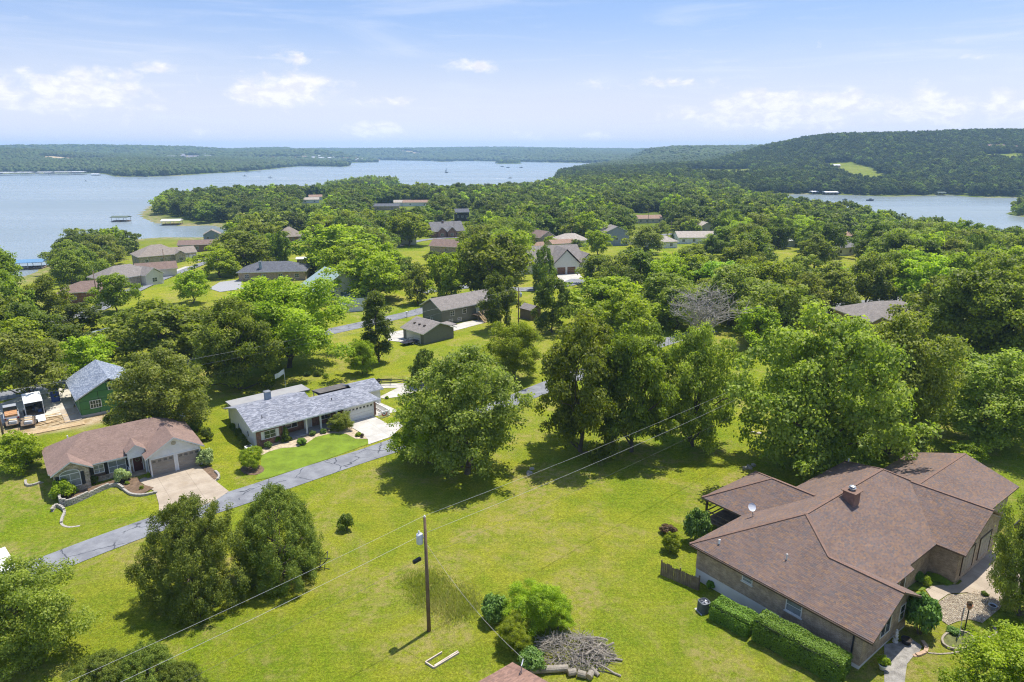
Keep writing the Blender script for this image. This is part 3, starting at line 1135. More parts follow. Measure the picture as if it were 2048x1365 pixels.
# --- the trees one can pick out, near to far
T(PX, 'maple', 55, 1318, 1115, 220, 'light green leafy tree beside the lower end of the cracked lane')
T(PN, 'cedar', 398, 1198, 982, 190, 'bushy olive green cedar, the broader of the pair by the lane')
T(PN, 'cedar', 563, 1145, 960, 170, 'rounded cedar with a black metal frame at its foot', var=1)
T(PN, 'cedar', 215, 1400, 1300, 130, 'low dark cedar under the power lines, the one nearest the pale leafy tree', group='low cedars under the power lines')
T(PN, 'cedar', 300, 1395, 1285, 130, 'low dark cedar under the power lines, the tallest of three', group='low cedars under the power lines', var=1)
T(PN, 'cedar', 368, 1405, 1322, 90, 'low dark cedar under the power lines, the smallest of three', group='low cedars under the power lines')
T(PN, 'olive', 932, 948, 684, 238, 'broad olive green oak alone on the sunny lawn beyond the utility pole')
T(PN, 'bright', 858, 925, 796, 150, 'smaller bright green tree tucked beside the broad olive oak')
T(PM, 'cedar', 852, 770, 694, 60, 'small cedar tip showing behind the broad olive oak')
T(PN, 'bright', 1030, 760, 640, 105, 'fresh green tree behind the broad olive oak toward the grey garage')
T(PN, 'oak', 1160, 902, 622, 190, 'tall oak, first of three in a row on the far edge of the lawn')
T(PN, 'oak', 1262, 905, 640, 170, 'tall oak in the middle of three on the far edge of the lawn', var=1)
T(PN, 'maple', 1385, 892, 648, 145, 'upright green tree on the lawn with bare dead crown behind it')
T(PN, 'maple', 1625, 945, 610, 285, 'huge dense maple behind the brick house')
T(PN, 'maple', 1770, 905, 622, 225, 'dense maple shoulder to shoulder with the huge one behind the brick house', var=1)
T(PN, 'maple', 1960, 885, 690, 235, 'wide low maple beyond the right end of the brick house roof')
T(PX, 'maple', 2036, 1230, 1005, 130, 'dark leafy tree hanging over the concrete walk of the brick house')
T(PX, 'bright', 2052, 1490, 1285, 300, 'light green tree top in front of the stone edged flower bed')
T(PN, 'tall', 757, 724, 583, 62, 'slim dark columnar tree on the grass by the pale driveway')
T(PN, 'bright', 725, 748, 678, 56, 'young round tree with pale flowers on the grass beside the columnar one')
T(PN, 'olive', 330, 872, 688, 195, 'olive green oak overhanging the green sheathed house')
T(PN, 'bright', 578, 735, 542, 222, 'massive bright green oak above the street and ranch house back lawn', var=0)
T(PN, 'oak', 478, 778, 592, 165, 'dark shady oak at the left of the massive bright oak')
T(PM, 'oak', 330, 722, 585, 190, 'wide green oak between the street and the green sheathed house')
T(PM, 'maple', 400, 700, 610, 120, 'round green tree wedged between wide oaks by the street', var=1)
T(PM, 'olive', 62, 800, 655, 150, 'feathery olive tree standing over the parked trailer')
T(PM, 'bright', 178, 760, 664, 105, 'fresh green tree right behind the green sheathed house')
T(PM, 'bright', 387, 607, 536, 72, 'cone shaped bright tree alone on the lawn by the shore road', var=1)
T(PM, 'bright', 440, 556, 487, 84, 'round bright tree beside the shore road houses')
T(PM, 'oak', 490, 545, 455, 130, 'big green oak behind the shore road by the cove', var=1)
T(PM, 'dark', 565, 540, 462, 40, 'narrow dark tree next to the tan roofed house')
T(PM, 'oak', 235, 625, 540, 76, 'round green tree hiding the brown shore house drive', var=2)
T(PM, 'dark', 165, 668, 600, 96, 'grey green scrubby tree with dead limbs below the shore houses', var=1)
T(PM, 'bright', 748, 600, 486, 140, 'tall bright oak beside the teal metal roof')
T(PM, 'maple', 836, 608, 530, 62, 'round tree on the lawn right of the teal roofed house')
T(PM, 'bright', 895, 605, 500, 85, 'yellowish green tree by the upper street', var=1)
T(PM, 'tall', 905, 592, 505, 52, 'slim dark tree beside the upper street')
T(PM, 'bright', 672, 545, 435, 165, 'very wide bright crown on the lawn with the small white shed')
T(PM, 'bright', 818, 492, 418, 92, 'twin domed bright tree by the cross street', var=1)
T(PM, 'oak', 985, 600, 455, 150, 'tall yellow green oak left of the big tan roofed house', var=1)
T(PM, 'dark', 1000, 660, 545, 78, 'dark round tree at the corner of the grey deck house')
T(PM, 'dark', 1105, 665, 545, 84, 'dark tall tree beside the little brown garden shed', var=1)
T(PM, 'cedar', 1088, 580, 488, 48, 'pointed cedar in front of the big tan roofed house')
T(PM, 'bright', 1215, 655, 538, 175, 'broad grass green oak in front of the wooded slope', var=1)
T(PM, 'lime', 1440, 600, 515, 105, 'pale lime green tree standing out of the darker wood')
T(PM, 'oak', 1330, 640, 535, 130, 'mid green oak left of the pale lime tree', var=2)
T(PM, 'olive', 1540, 665, 560, 150, 'yellowish olive oak above the huge maple')
T(PM, 'maple', 1660, 625, 525, 110, 'grey green maple beyond the huge maple')
T(PM, 'oak', 1735, 618, 500, 95, 'dark stemmed oak in front of the side street')
T(PM, 'oak', 1785, 612, 502, 92, 'oak with two leaning stems by the side street', var=1)
T(PM, 'bright', 1850, 625, 505, 130, 'bright green oak right of the side street')
T(PN, 'oak', 1960, 745, 500, 240, 'towering dark green oak shading the pale grey roof', var=1)
T(PN, 'oak', 2070, 760, 520, 190, 'large dark oak at the edge of the shaded wood', var=0)
T(PM, 'bright', 45, 940, 858, 92, 'small loose tree left of the stone fronted house')
T(PM, 'oak', 244, 862, 812, 60, 'low bushy tree on the dug earth bank below the green house', var=1)
T(PM, 'bright', 1935, 925, 880, 66, 'young bright tree poking up behind the garage roof', var=1)

for (bk, k, a_, b_, c_, d_, lb, v_) in (
        (PM, 'bright', 1099, 495, 470, 30, 'round shrubby tree before the brown gabled house', 0), (PM, 'dark', 1152, 498, 477, 26, 'small dark round tree before the pale tan hip roof', 0),
        (PM, 'bright', 1196, 512, 456, 58, 'bright tree left of the tall blue grey house', 1), (PM, 'olive', 1290, 508, 446, 72, 'broad dull tree right of the tall blue grey house', 0),
        (PM, 'dark', 1352, 484, 464, 26, 'lone dark bushy tree left of the long white house', 1), (PM, 'oak', 1322, 472, 440, 30, 'small oak at the edge of the hill lawn', 0),
        (PM, 'oak', 1372, 466, 428, 60, 'oak on the hill lawn above the long white house', 1), (PM, 'oak', 1445, 505, 446, 60, 'oak beside the tan gabled house', 2),
        (PM, 'bright', 1392, 512, 484, 44, 'low bright tree in front of the long white house', 0), (PM, 'dark', 1425, 512, 468, 50, 'dark tree hiding the end of the long white house', 0),
        (PM, 'lime', 1480, 505, 440, 60, 'pale green tree in the wood above the pale gable', 0), (PM, 'bright', 1600, 490, 425, 95, 'wide bright oak by the white roofed shed', 0), (PM, 'dark', 1655, 515, 440, 70, 'dark spreading tree before the grey roofed white house', 1),
        (PM, 'maple', 1560, 488, 432, 40, 'upright green tree left of the white roofed shed', 0), (PM, 'oak', 1480, 560, 475, 90, 'olive toned oak in front of the pale gable', 0),
        (PM, 'oak', 1380, 560, 490, 100, 'mid green oak in front of the long white house wood', 1), (PM, 'dark', 1270, 560, 490, 100, 'shadowy oak below the tall blue grey house', 1), (PM, 'oak', 1195, 572, 502, 80, 'oak right of the big white brick house', 2),
        (PM, 'bright', 945, 545, 470, 80, 'yellow green oak between the brown roof and the big white house', 0), (PM, 'bright', 1015, 560, 452, 110, 'tallest yellow green oak left of the big white house', 1),
        (PM, 'maple', 955, 478, 445, 34, 'blue green pine like tree right of the red brick house', 1), (PM, 'dark', 870, 530, 500, 40, 'dark tree before the brown roofed house', 0),
        (PM, 'bright', 650, 530, 480, 60, 'light tree behind the teal metal roof', 1), (PM, 'olive', 620, 548, 518, 40, 'low shrubby tree beside the tiny white roofed shed', 0), (PM, 'bright', 770, 560, 480, 70, 'bright crown right behind the tall bright oak', 0),
        (PM, 'oak', 100, 640, 545, 80, 'oak on the shore slope below the low red brick house', 0), (PM, 'oak', 20, 660, 540, 90, 'oak leaning out over the lake at the frame of the shore slope', 1), (PM, 'dark', 60, 700, 600, 100, 'dark oak low on the shore slope', 0),
        (PM, 'dark', 140, 720, 640, 100, 'dark oak between the street and the shore slope', 1), (PM, 'bright', 20, 760, 690, 90, 'light tree by the street above the parked pickup', 0), (PM, 'oak', 270, 690, 610, 90, 'oak over the cream cottage', 2)):
    T(bk, k, a_, b_, c_, d_, lb, var=v_)
# the bare dead tree
x, y, z = ground_at(1405, 712)
dt = empty('dead_tree', (x, y, z), 0.4, 'bare grey dead tree with a tangle of leafless limbs', 'tree')
PLANTED.append((x, y, 7))
r = np.random.default_rng(9)
mb = MB()
mb.tube(limb_path((0, 0, -0.5), (0.3, 0.2, 4.5), r, 4, 0), [0.34, 0.3, 0.27, 0.24, 0.2], 8)
mb.build('trunk', DEADWOOD, dt, smooth_=True)
mb = MB()
for k in range(22):
    a = k * 0.42 + r.uniform(-0.2, 0.2)
    rr = r.uniform(2.0, 8.5)
    tip = np.array([math.cos(a) * rr, math.sin(a) * rr * 0.7, 13.0 - rr * 0.55 + r.uniform(-1.2, 0.6)])
    st = np.array([0.2, 0.1, r.uniform(2.2, 4.4)])
    pth = limb_path(st, tip, r, 6, 0.12)
    mb.tube(pth, [0.17 * (1 - 0.85 * i / 6) for i in range(7)], 5, cap=False)
    for j in range(14):
        i = r.integers(2, 7)
        q = np.array(pth[i])
        t2 = q + np.array([r.normal() * 1.6, r.normal() * 1.6, abs(r.normal()) * 1.1 + 0.2])
        p2 = limb_path(q, t2, r, 3, 0.05)
        mb.tube(p2, [0.06, 0.045, 0.032, 0.02], 4, cap=False)
        for _ in range(3):
            q2 = np.array(p2[r.integers(1, 4)])
            t3 = q2 + np.array([r.normal() * 0.7, r.normal() * 0.7, abs(r.normal()) * 0.7])
            mb.tube([q2, (q2 + t3) / 2 + r.normal(size=3) * 0.08, t3], [0.032, 0.026, 0.016], 3, cap=False)
mb.build('branches', DEADWOOD, dt)

# ------------------------------------------------------------------ woods between and beyond the houses
# what the photograph shows of each house further off: x0, y0, x1, y1 of its open view and its distance, so no tree is set in front
VIEWS = [(300, 440, 456, 476, 470), (265, 530, 405, 585, 215), (135, 560, 212, 600, 215), (200, 528, 292, 572, 240), (268, 496, 342, 556, 265), (262, 492, 372, 530, 290), (355, 480, 432, 520, 330), (395, 470, 425, 486, 380),
         (470, 520, 606, 556, 225), (632, 520, 690, 600, 190), (680, 575, 745, 630, 165), (592, 510, 616, 530, 280), (560, 450, 602, 482, 400), (862, 446, 925, 472, 420),
         (856, 472, 925, 506, 330), (1060, 486, 1182, 572, 240), (1075, 458, 1120, 486, 330), (1118, 468, 1184, 492, 320), (1205, 448, 1262, 488, 330), (1266, 424, 1324, 444, 520),
         (1362, 458, 1432, 484, 360), (1400, 444, 1430, 458, 420), (1312, 478, 1352, 492, 320), (1452, 484, 1466, 498, 300), (1686, 460, 1712, 480, 380), (1668, 474, 1715, 508, 300),
         (1735, 615, 1872, 660, 125), (905, 418, 942, 438, 540), (750, 408, 790, 416, 640), (805, 402, 860, 410, 640), (605, 398, 645, 404, 690), (335, 440, 366, 458, 480), (225, 432, 265, 450, 520),
         (20, 515, 95, 548, 300), (160, 585, 200, 612, 200), (575, 480, 615, 505, 330), (790, 474, 870, 500, 380), (1265, 448, 1335, 474, 420), (1545, 484, 1595, 498, 300),
         (1690, 596, 1800, 625, 160), (830, 560, 990, 592, 170), (1055, 612, 1085, 640, 158), (230, 530, 440, 610, 200), (1095, 540, 1165, 575, 220),
         (205, 665, 255, 735, 130), (120, 645, 200, 690, 150)]
LAWNS = [survey(p) for p in (
    [(430, 800), (520, 745), (690, 690), (800, 660), (900, 625), (1010, 620), (1110, 650), (1125, 760), (1060, 810), (830, 880), (600, 960), (0, 1150), (-60, 880), (200, 880)],
    [(690, 600), (830, 600), (900, 580), (1000, 570), (1130, 560), (1140, 720), (700, 720)],
    [(100, 640), (130, 590), (200, 550), (262, 505), (300, 488), (430, 486), (482, 520), (560, 556), (620, 560), (560, 590), (430, 600), (360, 622), (240, 640)],
    [(570, 480), (612, 478), (640, 535), (560, 545)],
    [(785, 486), (868, 474), (872, 496), (795, 506)],
    [(1265, 455), (1320, 446), (1350, 452), (1345, 478), (1290, 482)],
    [(1080, 520), (1170, 520), (1170, 575), (1095, 578)],
    [(1690, 600), (1810, 590), (1880, 660), (1700, 670)],
    [(1090, 720), (1480, 700), (2200, 690), (2200, 1400), (1000, 1400)],
    [(-200, 830), (140, 760), (300, 740), (300, 1400), (-400, 1400)],
    [(0, 655), (90, 625), (140, 650), (90, 700), (0, 730)],
    [(280, 434), (300, 440), (360, 447), (420, 448), (400, 440), (330, 430)])]
CLEAR = [(c, w) for c, w in ROAD_LINES]


def poisson(x0, x1, y0, y1, d, r):
    """jittered hexagonal scatter"""
    nx_, ny_ = int((x1 - x0) / d), int((y1 - y0) / (d * 0.87))
    gx, gy = np.meshgrid(np.arange(nx_), np.arange(ny_))
    X = x0 + (gx + 0.5 * (gy % 2)) * d + r.uniform(-0.38, 0.38, gx.shape) * d
    Y = y0 + gy * d * 0.87 + r.uniform(-0.38, 0.38, gx.shape) * d
    return X.ravel(), Y.ravel()


def in_view(X, Y, Z, mx=260, my=200):
    D = Y * _c - (Z - CAM_H) * _s
    U = 1024 + FPX * X / np.maximum(D, 1)
    V = 682.5 - FPX * (Y * _s + (Z - CAM_H) * _c) / np.maximum(D, 1)
    return (D > 5) & (U > -mx) & (U < 2048 + mx) & (V < 1365 + my) & (V > -200), U, V, D


rw = np.random.default_rng(77)
X, Y = poisson(-560, 620, 118, 1000, 9.2, rw)
Z = height(X, Y)
ok, U, V, D = in_view(X, Y, Z + 6)
dh = sdf(X, Y, HOME)
ok &= (dh > 3) & (Z > WATER + 0.5)
for p in LAWNS:
    ok &= sdf(X, Y, p) < 0.5
for c, w in CLEAR:
    for q in c[::3]:
        ok &= (X - q.x) ** 2 + (Y - q.y) ** 2 > (w / 2 + 3.0) ** 2
HT = 7.5 + 8.0 * rw.beta(2, 2.2, X.shape) * np.where(Y > 420, 1.0, 1.0)
RD = HT * rw.uniform(0.44, 0.56, X.shape)
_, Ut, Vt, Dt = in_view(X, Y, Z + HT)
_, Ub, Vb, Db = in_view(X, Y, Z)
rp = RD / Dt * FPX
for x0, y0, x1, y1, dist in VIEWS:
    hit = (Ut + rp * 0.85 > x0) & (Ut - rp * 0.85 < x1) & (Vt - rp * 0.3 < y1) & (Vb > y0) & (Y < dist + 4)
    ok &= ~hit
for (px_, py_, pr_) in PLANTED:
    ok &= (X - px_) ** 2 + (Y - py_) ** 2 > (pr_ * 0.75 + RD * 0.55) ** 2
X, Y, Z, HT, RD, D, U, V = (a[ok] for a in (X, Y, Z, HT, RD, D, U, V))
order = np.argsort(Y / np.maximum(HT, 1))
vis = (U > -40) & (U < 2088)
order = np.concatenate([order[vis[order]], order[~vis[order]]])
kinds_m = ['oak', 'oak', 'oak', 'dark', 'dark', 'maple', 'maple', 'bright', 'bright', 'olive', 'olive', 'tall', 'cedar']
WORDS = {'oak': 'mid green oak', 'dark': 'deep green oak', 'maple': 'full green maple', 'bright': 'bright yellow green tree', 'olive': 'dull olive green oak', 'tall': 'slim upright tree', 'cedar': 'pointed cedar'}
NAMES = {'oak': 'oak_tree', 'dark': 'oak_tree', 'maple': 'maple_tree', 'bright': 'shade_tree', 'olive': 'oak_tree', 'tall': 'columnar_tree', 'cedar': 'cedar_tree'}
MARKS = [(x_[0], x_[1], n_) for x_, n_ in ((ground_at(a_, b_), n_) for a_, b_, n_ in (
    (178, 606, 'the low red brick shore house'), (268, 574, 'the stone shore house'), (316, 557, 'the cream sided shore house'), (325, 530, 'the large tan roofed shore house'), (408, 503, 'the long brown roofed ranch by the cove'),
    (545, 562, 'the dark slate roofed house'), (700, 600, 'the teal roofed house'), (583, 486, 'the steep tan hip roof'), (897, 475, 'the red brick house with grey gables'), (893, 508, 'the brown roofed house with white doors'),
    (1133, 549, 'the big white brick house'), (1095, 492, 'the brown gabled house'), (1148, 495, 'the pale tan hip roof'), (1233, 492, 'the tall blue grey house'), (1300, 447, 'the orange brown hill ranch'), (1398, 488, 'the long white house'),
    (1460, 503, 'the pale gable in the wood'), (1690, 512, 'the grey roofed white house'), (1572, 494, 'the white roofed shed'), (1805, 665, 'the low grey hip roof'), (925, 443, 'the dark two storey cabin'), (884, 652, 'the deck house'),
    (1405, 712, 'the bare dead tree'), (1625, 945, 'the huge maple'), (1740, 608, 'the side street'), (1440, 600, 'the pale lime tree'), (226, 700, 'the cream cottage'), (62, 537, 'the blue roofed dock'), (345, 450, 'the white roofed cove dock'), (770, 421, 'the long slate peninsula roof'),
    (620, 407, 'the white peninsula lodge'), (1490, 437, 'the pale roof near the cove'), (1640, 440, 'the grey roof near the cove'), (1540, 600, 'the yellowish olive oak'), (1950, 600, 'the towering dark oak'), (1140, 405, 'the brown roof above the narrows')))]
n_thing = 0
rest = []
LIMIT = 205
for i in order:
    if n_thing < LIMIT and vis[i]:
        k = kinds_m[rw.integers(len(kinds_m))]
        if D[i] > 300 and k in ('tall', 'cedar'):
            k = 'dark'
        bank = PM if D[i] < 330 else PF
        p = bank[k][rw.integers(len(bank[k]))]
        where = 'in the near wood' if D[i] < 190 else 'among the houses in the middle distance' if D[i] < 330 else 'in the wood toward the lake'
        side = 'on the lake shore slope' if X[i] < -90 and Y[i] < 330 else where
        mk = min(MARKS, key=lambda q_: (q_[0] - X[i]) ** 2 + (q_[1] - Y[i]) ** 2)
        dm = math.hypot(mk[0] - X[i], mk[1] - Y[i])
        rel = ('behind ' if Y[i] > mk[1] + 4 else 'in front of ' if Y[i] < mk[1] - 4 else 'beside ') if dm < 55 else 'in the wood nearest '
        side = ('close ' if dm < 18 else '') + rel + mk[2]
        s_ = 0.72 if k == 'tall' else 0.8 if k == 'cedar' else 1.0
        plant(NAMES[k], p, X[i], Y[i], HT[i], RD[i] * (0.5 if k in ('tall', 'cedar') else 1), WORDS[k] + ' ' + side, 'tree', WORDS[k] + 's ' + side, z=Z[i])
        n_thing += 1
    else:
        rest.append(i)
rest = np.array(rest)


# --- far woods: one object per wood, its crowns instanced
def blob(name, seed, material, n=3):
    r = np.random.default_rng(seed)
    bm = bmesh.new()
    for k in range(n):
        c = Vector((r.normal() * 0.45, r.normal() * 0.45, r.uniform(0.45, 1.0))) if n > 1 else Vector((0, 0, 0.7))
        q = bmesh.ops.create_icosphere(bm, subdivisions=2, radius=r.uniform(0.5, 0.75))
        for v in q['verts']:
            v.co *= 1 + r.normal() * 0.14
            v.co += c
    me = bpy.data.meshes.new(name)
    bm.to_mesh(me)
    bm.free()
    at_ = me.attributes.new('tint', 'FLOAT', 'FACE')
    at_.data.foreach_set('value', np.clip(0.45 + 0.25 * r.normal(size=len(me.polygons)), 0, 1).astype(np.float32))
    me.materials.append(material)
    return me


def instancer(name, pts, scl, meshes, label):
    me = bpy.data.meshes.new(name)
    me.vertices.add(len(pts))
    me.vertices.foreach_set('co', np.asarray(pts, np.float32).ravel())
    a = me.attributes.new('size', 'FLOAT_VECTOR', 'POINT')
    a.data.foreach_set('vector', np.asarray(scl, np.float32).ravel())
    me.update()
    o = link(name, me)
    col = bpy.data.collections.new(name + '_kinds')
    for k, mm in enumerate(meshes):
        po = bpy.data.objects.new(name + '_kind', mm)
        col.objects.link(po)
    ng = bpy.data.node_groups.new(name, 'GeometryNodeTree')
    ng.interface.new_socket('Geometry', in_out='INPUT', socket_type='NodeSocketGeometry')
    ng.interface.new_socket('Geometry', in_out='OUTPUT', socket_type='NodeSocketGeometry')
    gi, go = ng.nodes.new('NodeGroupInput'), ng.nodes.new('NodeGroupOutput')
    ci = ng.nodes.new('GeometryNodeCollectionInfo')
    ci.inputs['Collection'].default_value = col
    ci.inputs['Separate Children'].default_value = True
    ci.inputs['Reset Children'].default_value = True
    io = ng.nodes.new('GeometryNodeInstanceOnPoints')
    io.inputs['Pick Instance'].default_value = True
    rnd = ng.nodes.new('FunctionNodeRandomValue')
    rnd.data_type = 'FLOAT_VECTOR'
    rnd.inputs[1].default_value = (0, 0, 6.28)
    at_ = ng.nodes.new('GeometryNodeInputNamedAttribute')
    at_.data_type = 'FLOAT_VECTOR'
    at_.inputs['Name'].default_value = 'size'
    L = ng.links.new
    L(gi.outputs[0], io.inputs['Points'])
    L(ci.outputs[0], io.inputs['Instance'])
    L(rnd.outputs[0], io.inputs['Rotation'])
    L(at_.outputs[0], io.inputs['Scale'])
    L(io.outputs[0], go.inputs[0])
    md = o.modifiers.new('woods', 'NODES')
    md.node_group = ng
    return tag(o, label, 'wood', None, 'stuff')


CAN = [leaf_mat('canopy_a', (0.045, 0.075, 0.012), (0.125, 0.165, 0.026), 0.2, 0.8), leaf_mat('canopy_b', (0.060, 0.095, 0.014), (0.160, 0.200, 0.030), 0.2, 0.8), leaf_mat('canopy_c', (0.036, 0.064, 0.012), (0.100, 0.135, 0.024), 0.2, 0.8)]  # self-shadow of the far canopy is worked into these lower leaf colours
CAN_MID = [leaf_mat('canopy_near', (0.075, 0.115, 0.016), (0.215, 0.260, 0.036), 0.35, 0.7), leaf_mat('canopy_near_b', (0.060, 0.095, 0.015), (0.175, 0.220, 0.034), 0.35, 0.7)]


def recolour(me_, m_):
    c_ = me_.copy()
    c_.materials.clear()
    c_.materials.append(m_)
    return c_


far_meshes = [recolour(p.crown, CAN_MID[i_ % 2]) for i_, p in enumerate(PF['oak'] + PF['dark'] + PF['olive'] + PF['maple'])] + [p.crown for k in ('oak', 'dark') for p in PF[k]] + [PF['bright'][0].crown]
pts = np.stack([X[rest], Y[rest], Z[rest]], -1)
scl = np.stack([RD[rest] / 5.5, RD[rest] / 5.5, HT[rest] / 12.0], -1)
instancer('wood', pts, scl, far_meshes, 'dense oak wood covering the peninsula toward the lake')


def scatter_region(poly, x0, x1, y0, y1, d, r, minz, skip=()):
    X, Y = poisson(x0, x1, y0, y1, d, r)
    Z = height(X, Y)
    ok, U, V, D = in_view(X, Y, Z, 300)
    ok &= (Z > minz) & (sdf(X, Y, poly) > 4)
    for s_ in skip:
        ok &= sdf(X, Y, s_) < 0
    return X[ok], Y[ok], Z[ok]


skip = BARE_W + GLADE_W
BL = [blob('crown_clump', s, CAN[k], n) for s, k, n in ((1, 0, 3), (2, 1, 3), (3, 2, 2), (4, 0, 4), (5, 2, 2), (6, 1, 1))]
hill_meshes = [recolour(p.crown, CAN[i_ % 3]) for i_, p in enumerate(PF['oak'] + PF['dark'] + PF['maple'] + PF['olive'])] + [PF['dark'][0].crown]
ex, ey, ez = scatter_region(EAST, 30, 1750, 700, 2150, 8.8, rw, WATER + 0.8, skip + [HOME])
near = ey < 1660
es = rw.uniform(7.0, 13.5, ex.shape)
instancer('wooded_shore', np.stack([ex, ey, ez], -1)[near], np.stack([es * 0.48 / 5.5, es * 0.48 / 5.5, es / 12.0], -1)[near], hill_meshes, 'oak wood along the far bank of the right hand cove')
es = es * 0.55
instancer('wooded_hill', np.stack([ex, ey, ez], -1)[~near], np.stack([es, es, es * 1.15], -1)[~near], BL, 'forest on the long hill across the right hand cove')
ex, ey, ez = scatter_region(EAST, 200, 3600, 2150, 5200, 17, rw, WATER + 0.8, skip)
es = rw.uniform(9, 14, ex.shape)
instancer('far_ridge_wood', np.stack([ex, ey, ez], -1), np.stack([es, es, es * 0.7], -1), BL, 'hazy forest on the ridge behind the long hill')
ex, ey, ez = scatter_region(WEST, -2300, -200, 1300, 2600, 11, rw, WATER + 0.8, skip)
es = rw.uniform(6, 9, ex.shape)
instancer('west_shore_wood', np.stack([ex, ey, ez], -1), np.stack([es, es, es * 1.0], -1), BL, 'forest on the low point across the lake beyond the marina')
ex, ey, ez = scatter_region(WEST, -4200, -200, 2600, 5600, 19, rw, WATER + 0.8, skip)
es = rw.uniform(10, 16, ex.shape)
instancer('west_hill_wood', np.stack([ex, ey, ez], -1), np.stack([es, es, es * 0.65], -1), BL, 'hazy forest on the hills above the resort town')
ex, ey, ez = scatter_region(FAR, -2200, 1700, 2900, 6400, 22, rw, WATER + 0.8, skip)
es = rw.uniform(12, 18, ex.shape)
instancer('north_hill_wood', np.stack([ex, ey, ez], -1), np.stack([es, es, es * 0.6], -1), BL, 'blue hazed forest on the farthest shore of the lake')
for poly, nm, lb, d in ((SPIT, 'spit_wood', 'light green trees on the small spit in the lake', 8), (ISLE, 'isle_wood', 'trees on the tiny far island', 12), (ISLET, 'islet_wood', 'trees on the islet in the right hand cove', 7)):
    px_ = [p[0] for p in poly]
    py_ = [p[1] for p in poly]
    ex, ey = poisson(min(px_), max(px_), min(py_), max(py_), d, rw)
    k_ = sdf(ex, ey, poly) > 2
    ex, ey = ex[k_], ey[k_]
    es = rw.uniform(4, 11, ex.shape)
    mset = [p.crown for p in PF['bright'] + PF['maple']] if nm == 'spit_wood' else far_meshes
    instancer(nm, np.stack([ex, ey, height(ex, ey)], -1), np.stack([es / 13, es / 13, es / 11], -1), mset, lb)

# ------------------------------------------------------------------ the air
hzb = MB()
hzb.box(-7600, 7600, -400, 8700, -26, 125)
m = NT('haze')
m.t.nodes.remove(m.bsdf)
pv = m.n('ShaderNodeVolumePrincipled')
pv.inputs['Color'].default_value = (0.44, 0.68, 1.0, 1)
pv.inputs['Density'].default_value = 0.00013
pv.inputs['Anisotropy'].default_value = 0.2
m.t.links.new(pv.outputs[0], m.out.inputs['Volume'])
tag(hzb.build('haze', m.mat), kind='stuff')

# ------------------------------------------------------------------ building kit
WHITE = mat('white_paint', (0.72, 0.72, 0.70), 0.6, 0.06, 2.0)
OFFWHITE = mat('off_white_paint', (0.62, 0.60, 0.55), 0.65, 0.08, 2.0)
GLASS = mat('window_glass', (0.035, 0.045, 0.05), 0.08, 0.3, 1.5, spec=0.8)
GLASS_PALE = mat('curtained_glass', (0.20, 0.22, 0.22), 0.10, 0.3, 1.5, spec=0.7)
BLACKP = mat('black_paint', (0.025, 0.025, 0.03), 0.5, 0.2)
BROWNP = mat('dark_brown_trim', (0.075, 0.05, 0.035), 0.6, 0.2)
FASCIA_D = mat('brown_fascia', (0.16, 0.105, 0.075), 0.6, 0.2)
DOORBR = mat('brown_garage_door', (0.17, 0.085, 0.05), 0.55, 0.2)
DOORTAN = mat('grey_tan_garage_door', (0.27, 0.24, 0.20), 0.5, 0.15, 1.0)
METAL = mat('galvanised_metal', (0.42, 0.43, 0.45), 0.4, 0.2, 2.0, metal=0.7)
FOUND = mat('painted_foundation', (0.66, 0.62, 0.56), 0.8, 0.08, 0.8)
CONCW = mat('raw_concrete_wall', (0.40, 0.39, 0.36), 0.85, 0.15, 0.8)
WOODW = mat('weathered_boards', (0.17, 0.125, 0.085), 0.9, 0.35, 2.0, fine=30)
WOODN = mat('new_lumber', (0.55, 0.40, 0.22), 0.8, 0.2, 2.0, fine=30)
BRICK_RH = brick_mat('brown_brick', (0.320, 0.225, 0.145), (0.450, 0.330, 0.220), (0.44, 0.38, 0.30), 0.24, 0.085, 0.015)
BRICK_RED = brick_mat('red_brick', (0.20, 0.085, 0.055), (0.29, 0.13, 0.085), (0.30, 0.25, 0.2))
STONE = brick_mat('stacked_tan_stone', (0.40, 0.33, 0.23), (0.60, 0.53, 0.41), (0.28, 0.24, 0.18), 0.42, 0.17, 0.03, 0.35)
SIDE_W = lap_mat('white_siding', (0.70, 0.70, 0.68), 0.18)
SIDE_GREY = lap_mat('olive_grey_siding', (0.150, 0.150, 0.115), 0.18)
SIDE_BLUE = lap_mat('blue_grey_siding', (0.24, 0.27, 0.31), 0.2)
SIDE_TAN = lap_mat('tan_siding', (0.46, 0.41, 0.31), 0.2)
SIDE_CREAM = lap_mat('cream_panel', (0.62, 0.58, 0.49), 0.4)
SHINGLE = shingle_tone_mat('asphalt_shingles')
PAL_RH = [(0.165, 0.112, 0.090), (0.185, 0.128, 0.102), (0.205, 0.135, 0.098), (0.225, 0.142, 0.092), (0.140, 0.115, 0.108), (0.170, 0.122, 0.105), (0.190, 0.132, 0.106), (0.155, 0.118, 0.106)]
PAL_BH = [(0.235, 0.160, 0.130), (0.245, 0.168, 0.136), (0.255, 0.175, 0.142), (0.225, 0.153, 0.125)]
PAL_WH = [(0.175, 0.185, 0.215), (0.240, 0.250, 0.285), (0.320, 0.330, 0.365), (0.205, 0.215, 0.250), (0.270, 0.275, 0.305)]
PAL_GH = [(0.190, 0.220, 0.270), (0.240, 0.270, 0.320), (0.160, 0.190, 0.245), (0.300, 0.330, 0.375)]
RF_TAN = shingle_mat('tan_roof', (0.245, 0.205, 0.170), (0.30, 0.255, 0.21))
RF_BROWN = shingle_mat('brown_roof', (0.185, 0.130, 0.105), (0.235, 0.165, 0.135))
RF_GREY = shingle_mat('grey_roof', (0.155, 0.150, 0.150), (0.215, 0.205, 0.20))
RF_WARM = shingle_mat('warm_grey_roof', (0.215, 0.190, 0.170), (0.265, 0.235, 0.21))
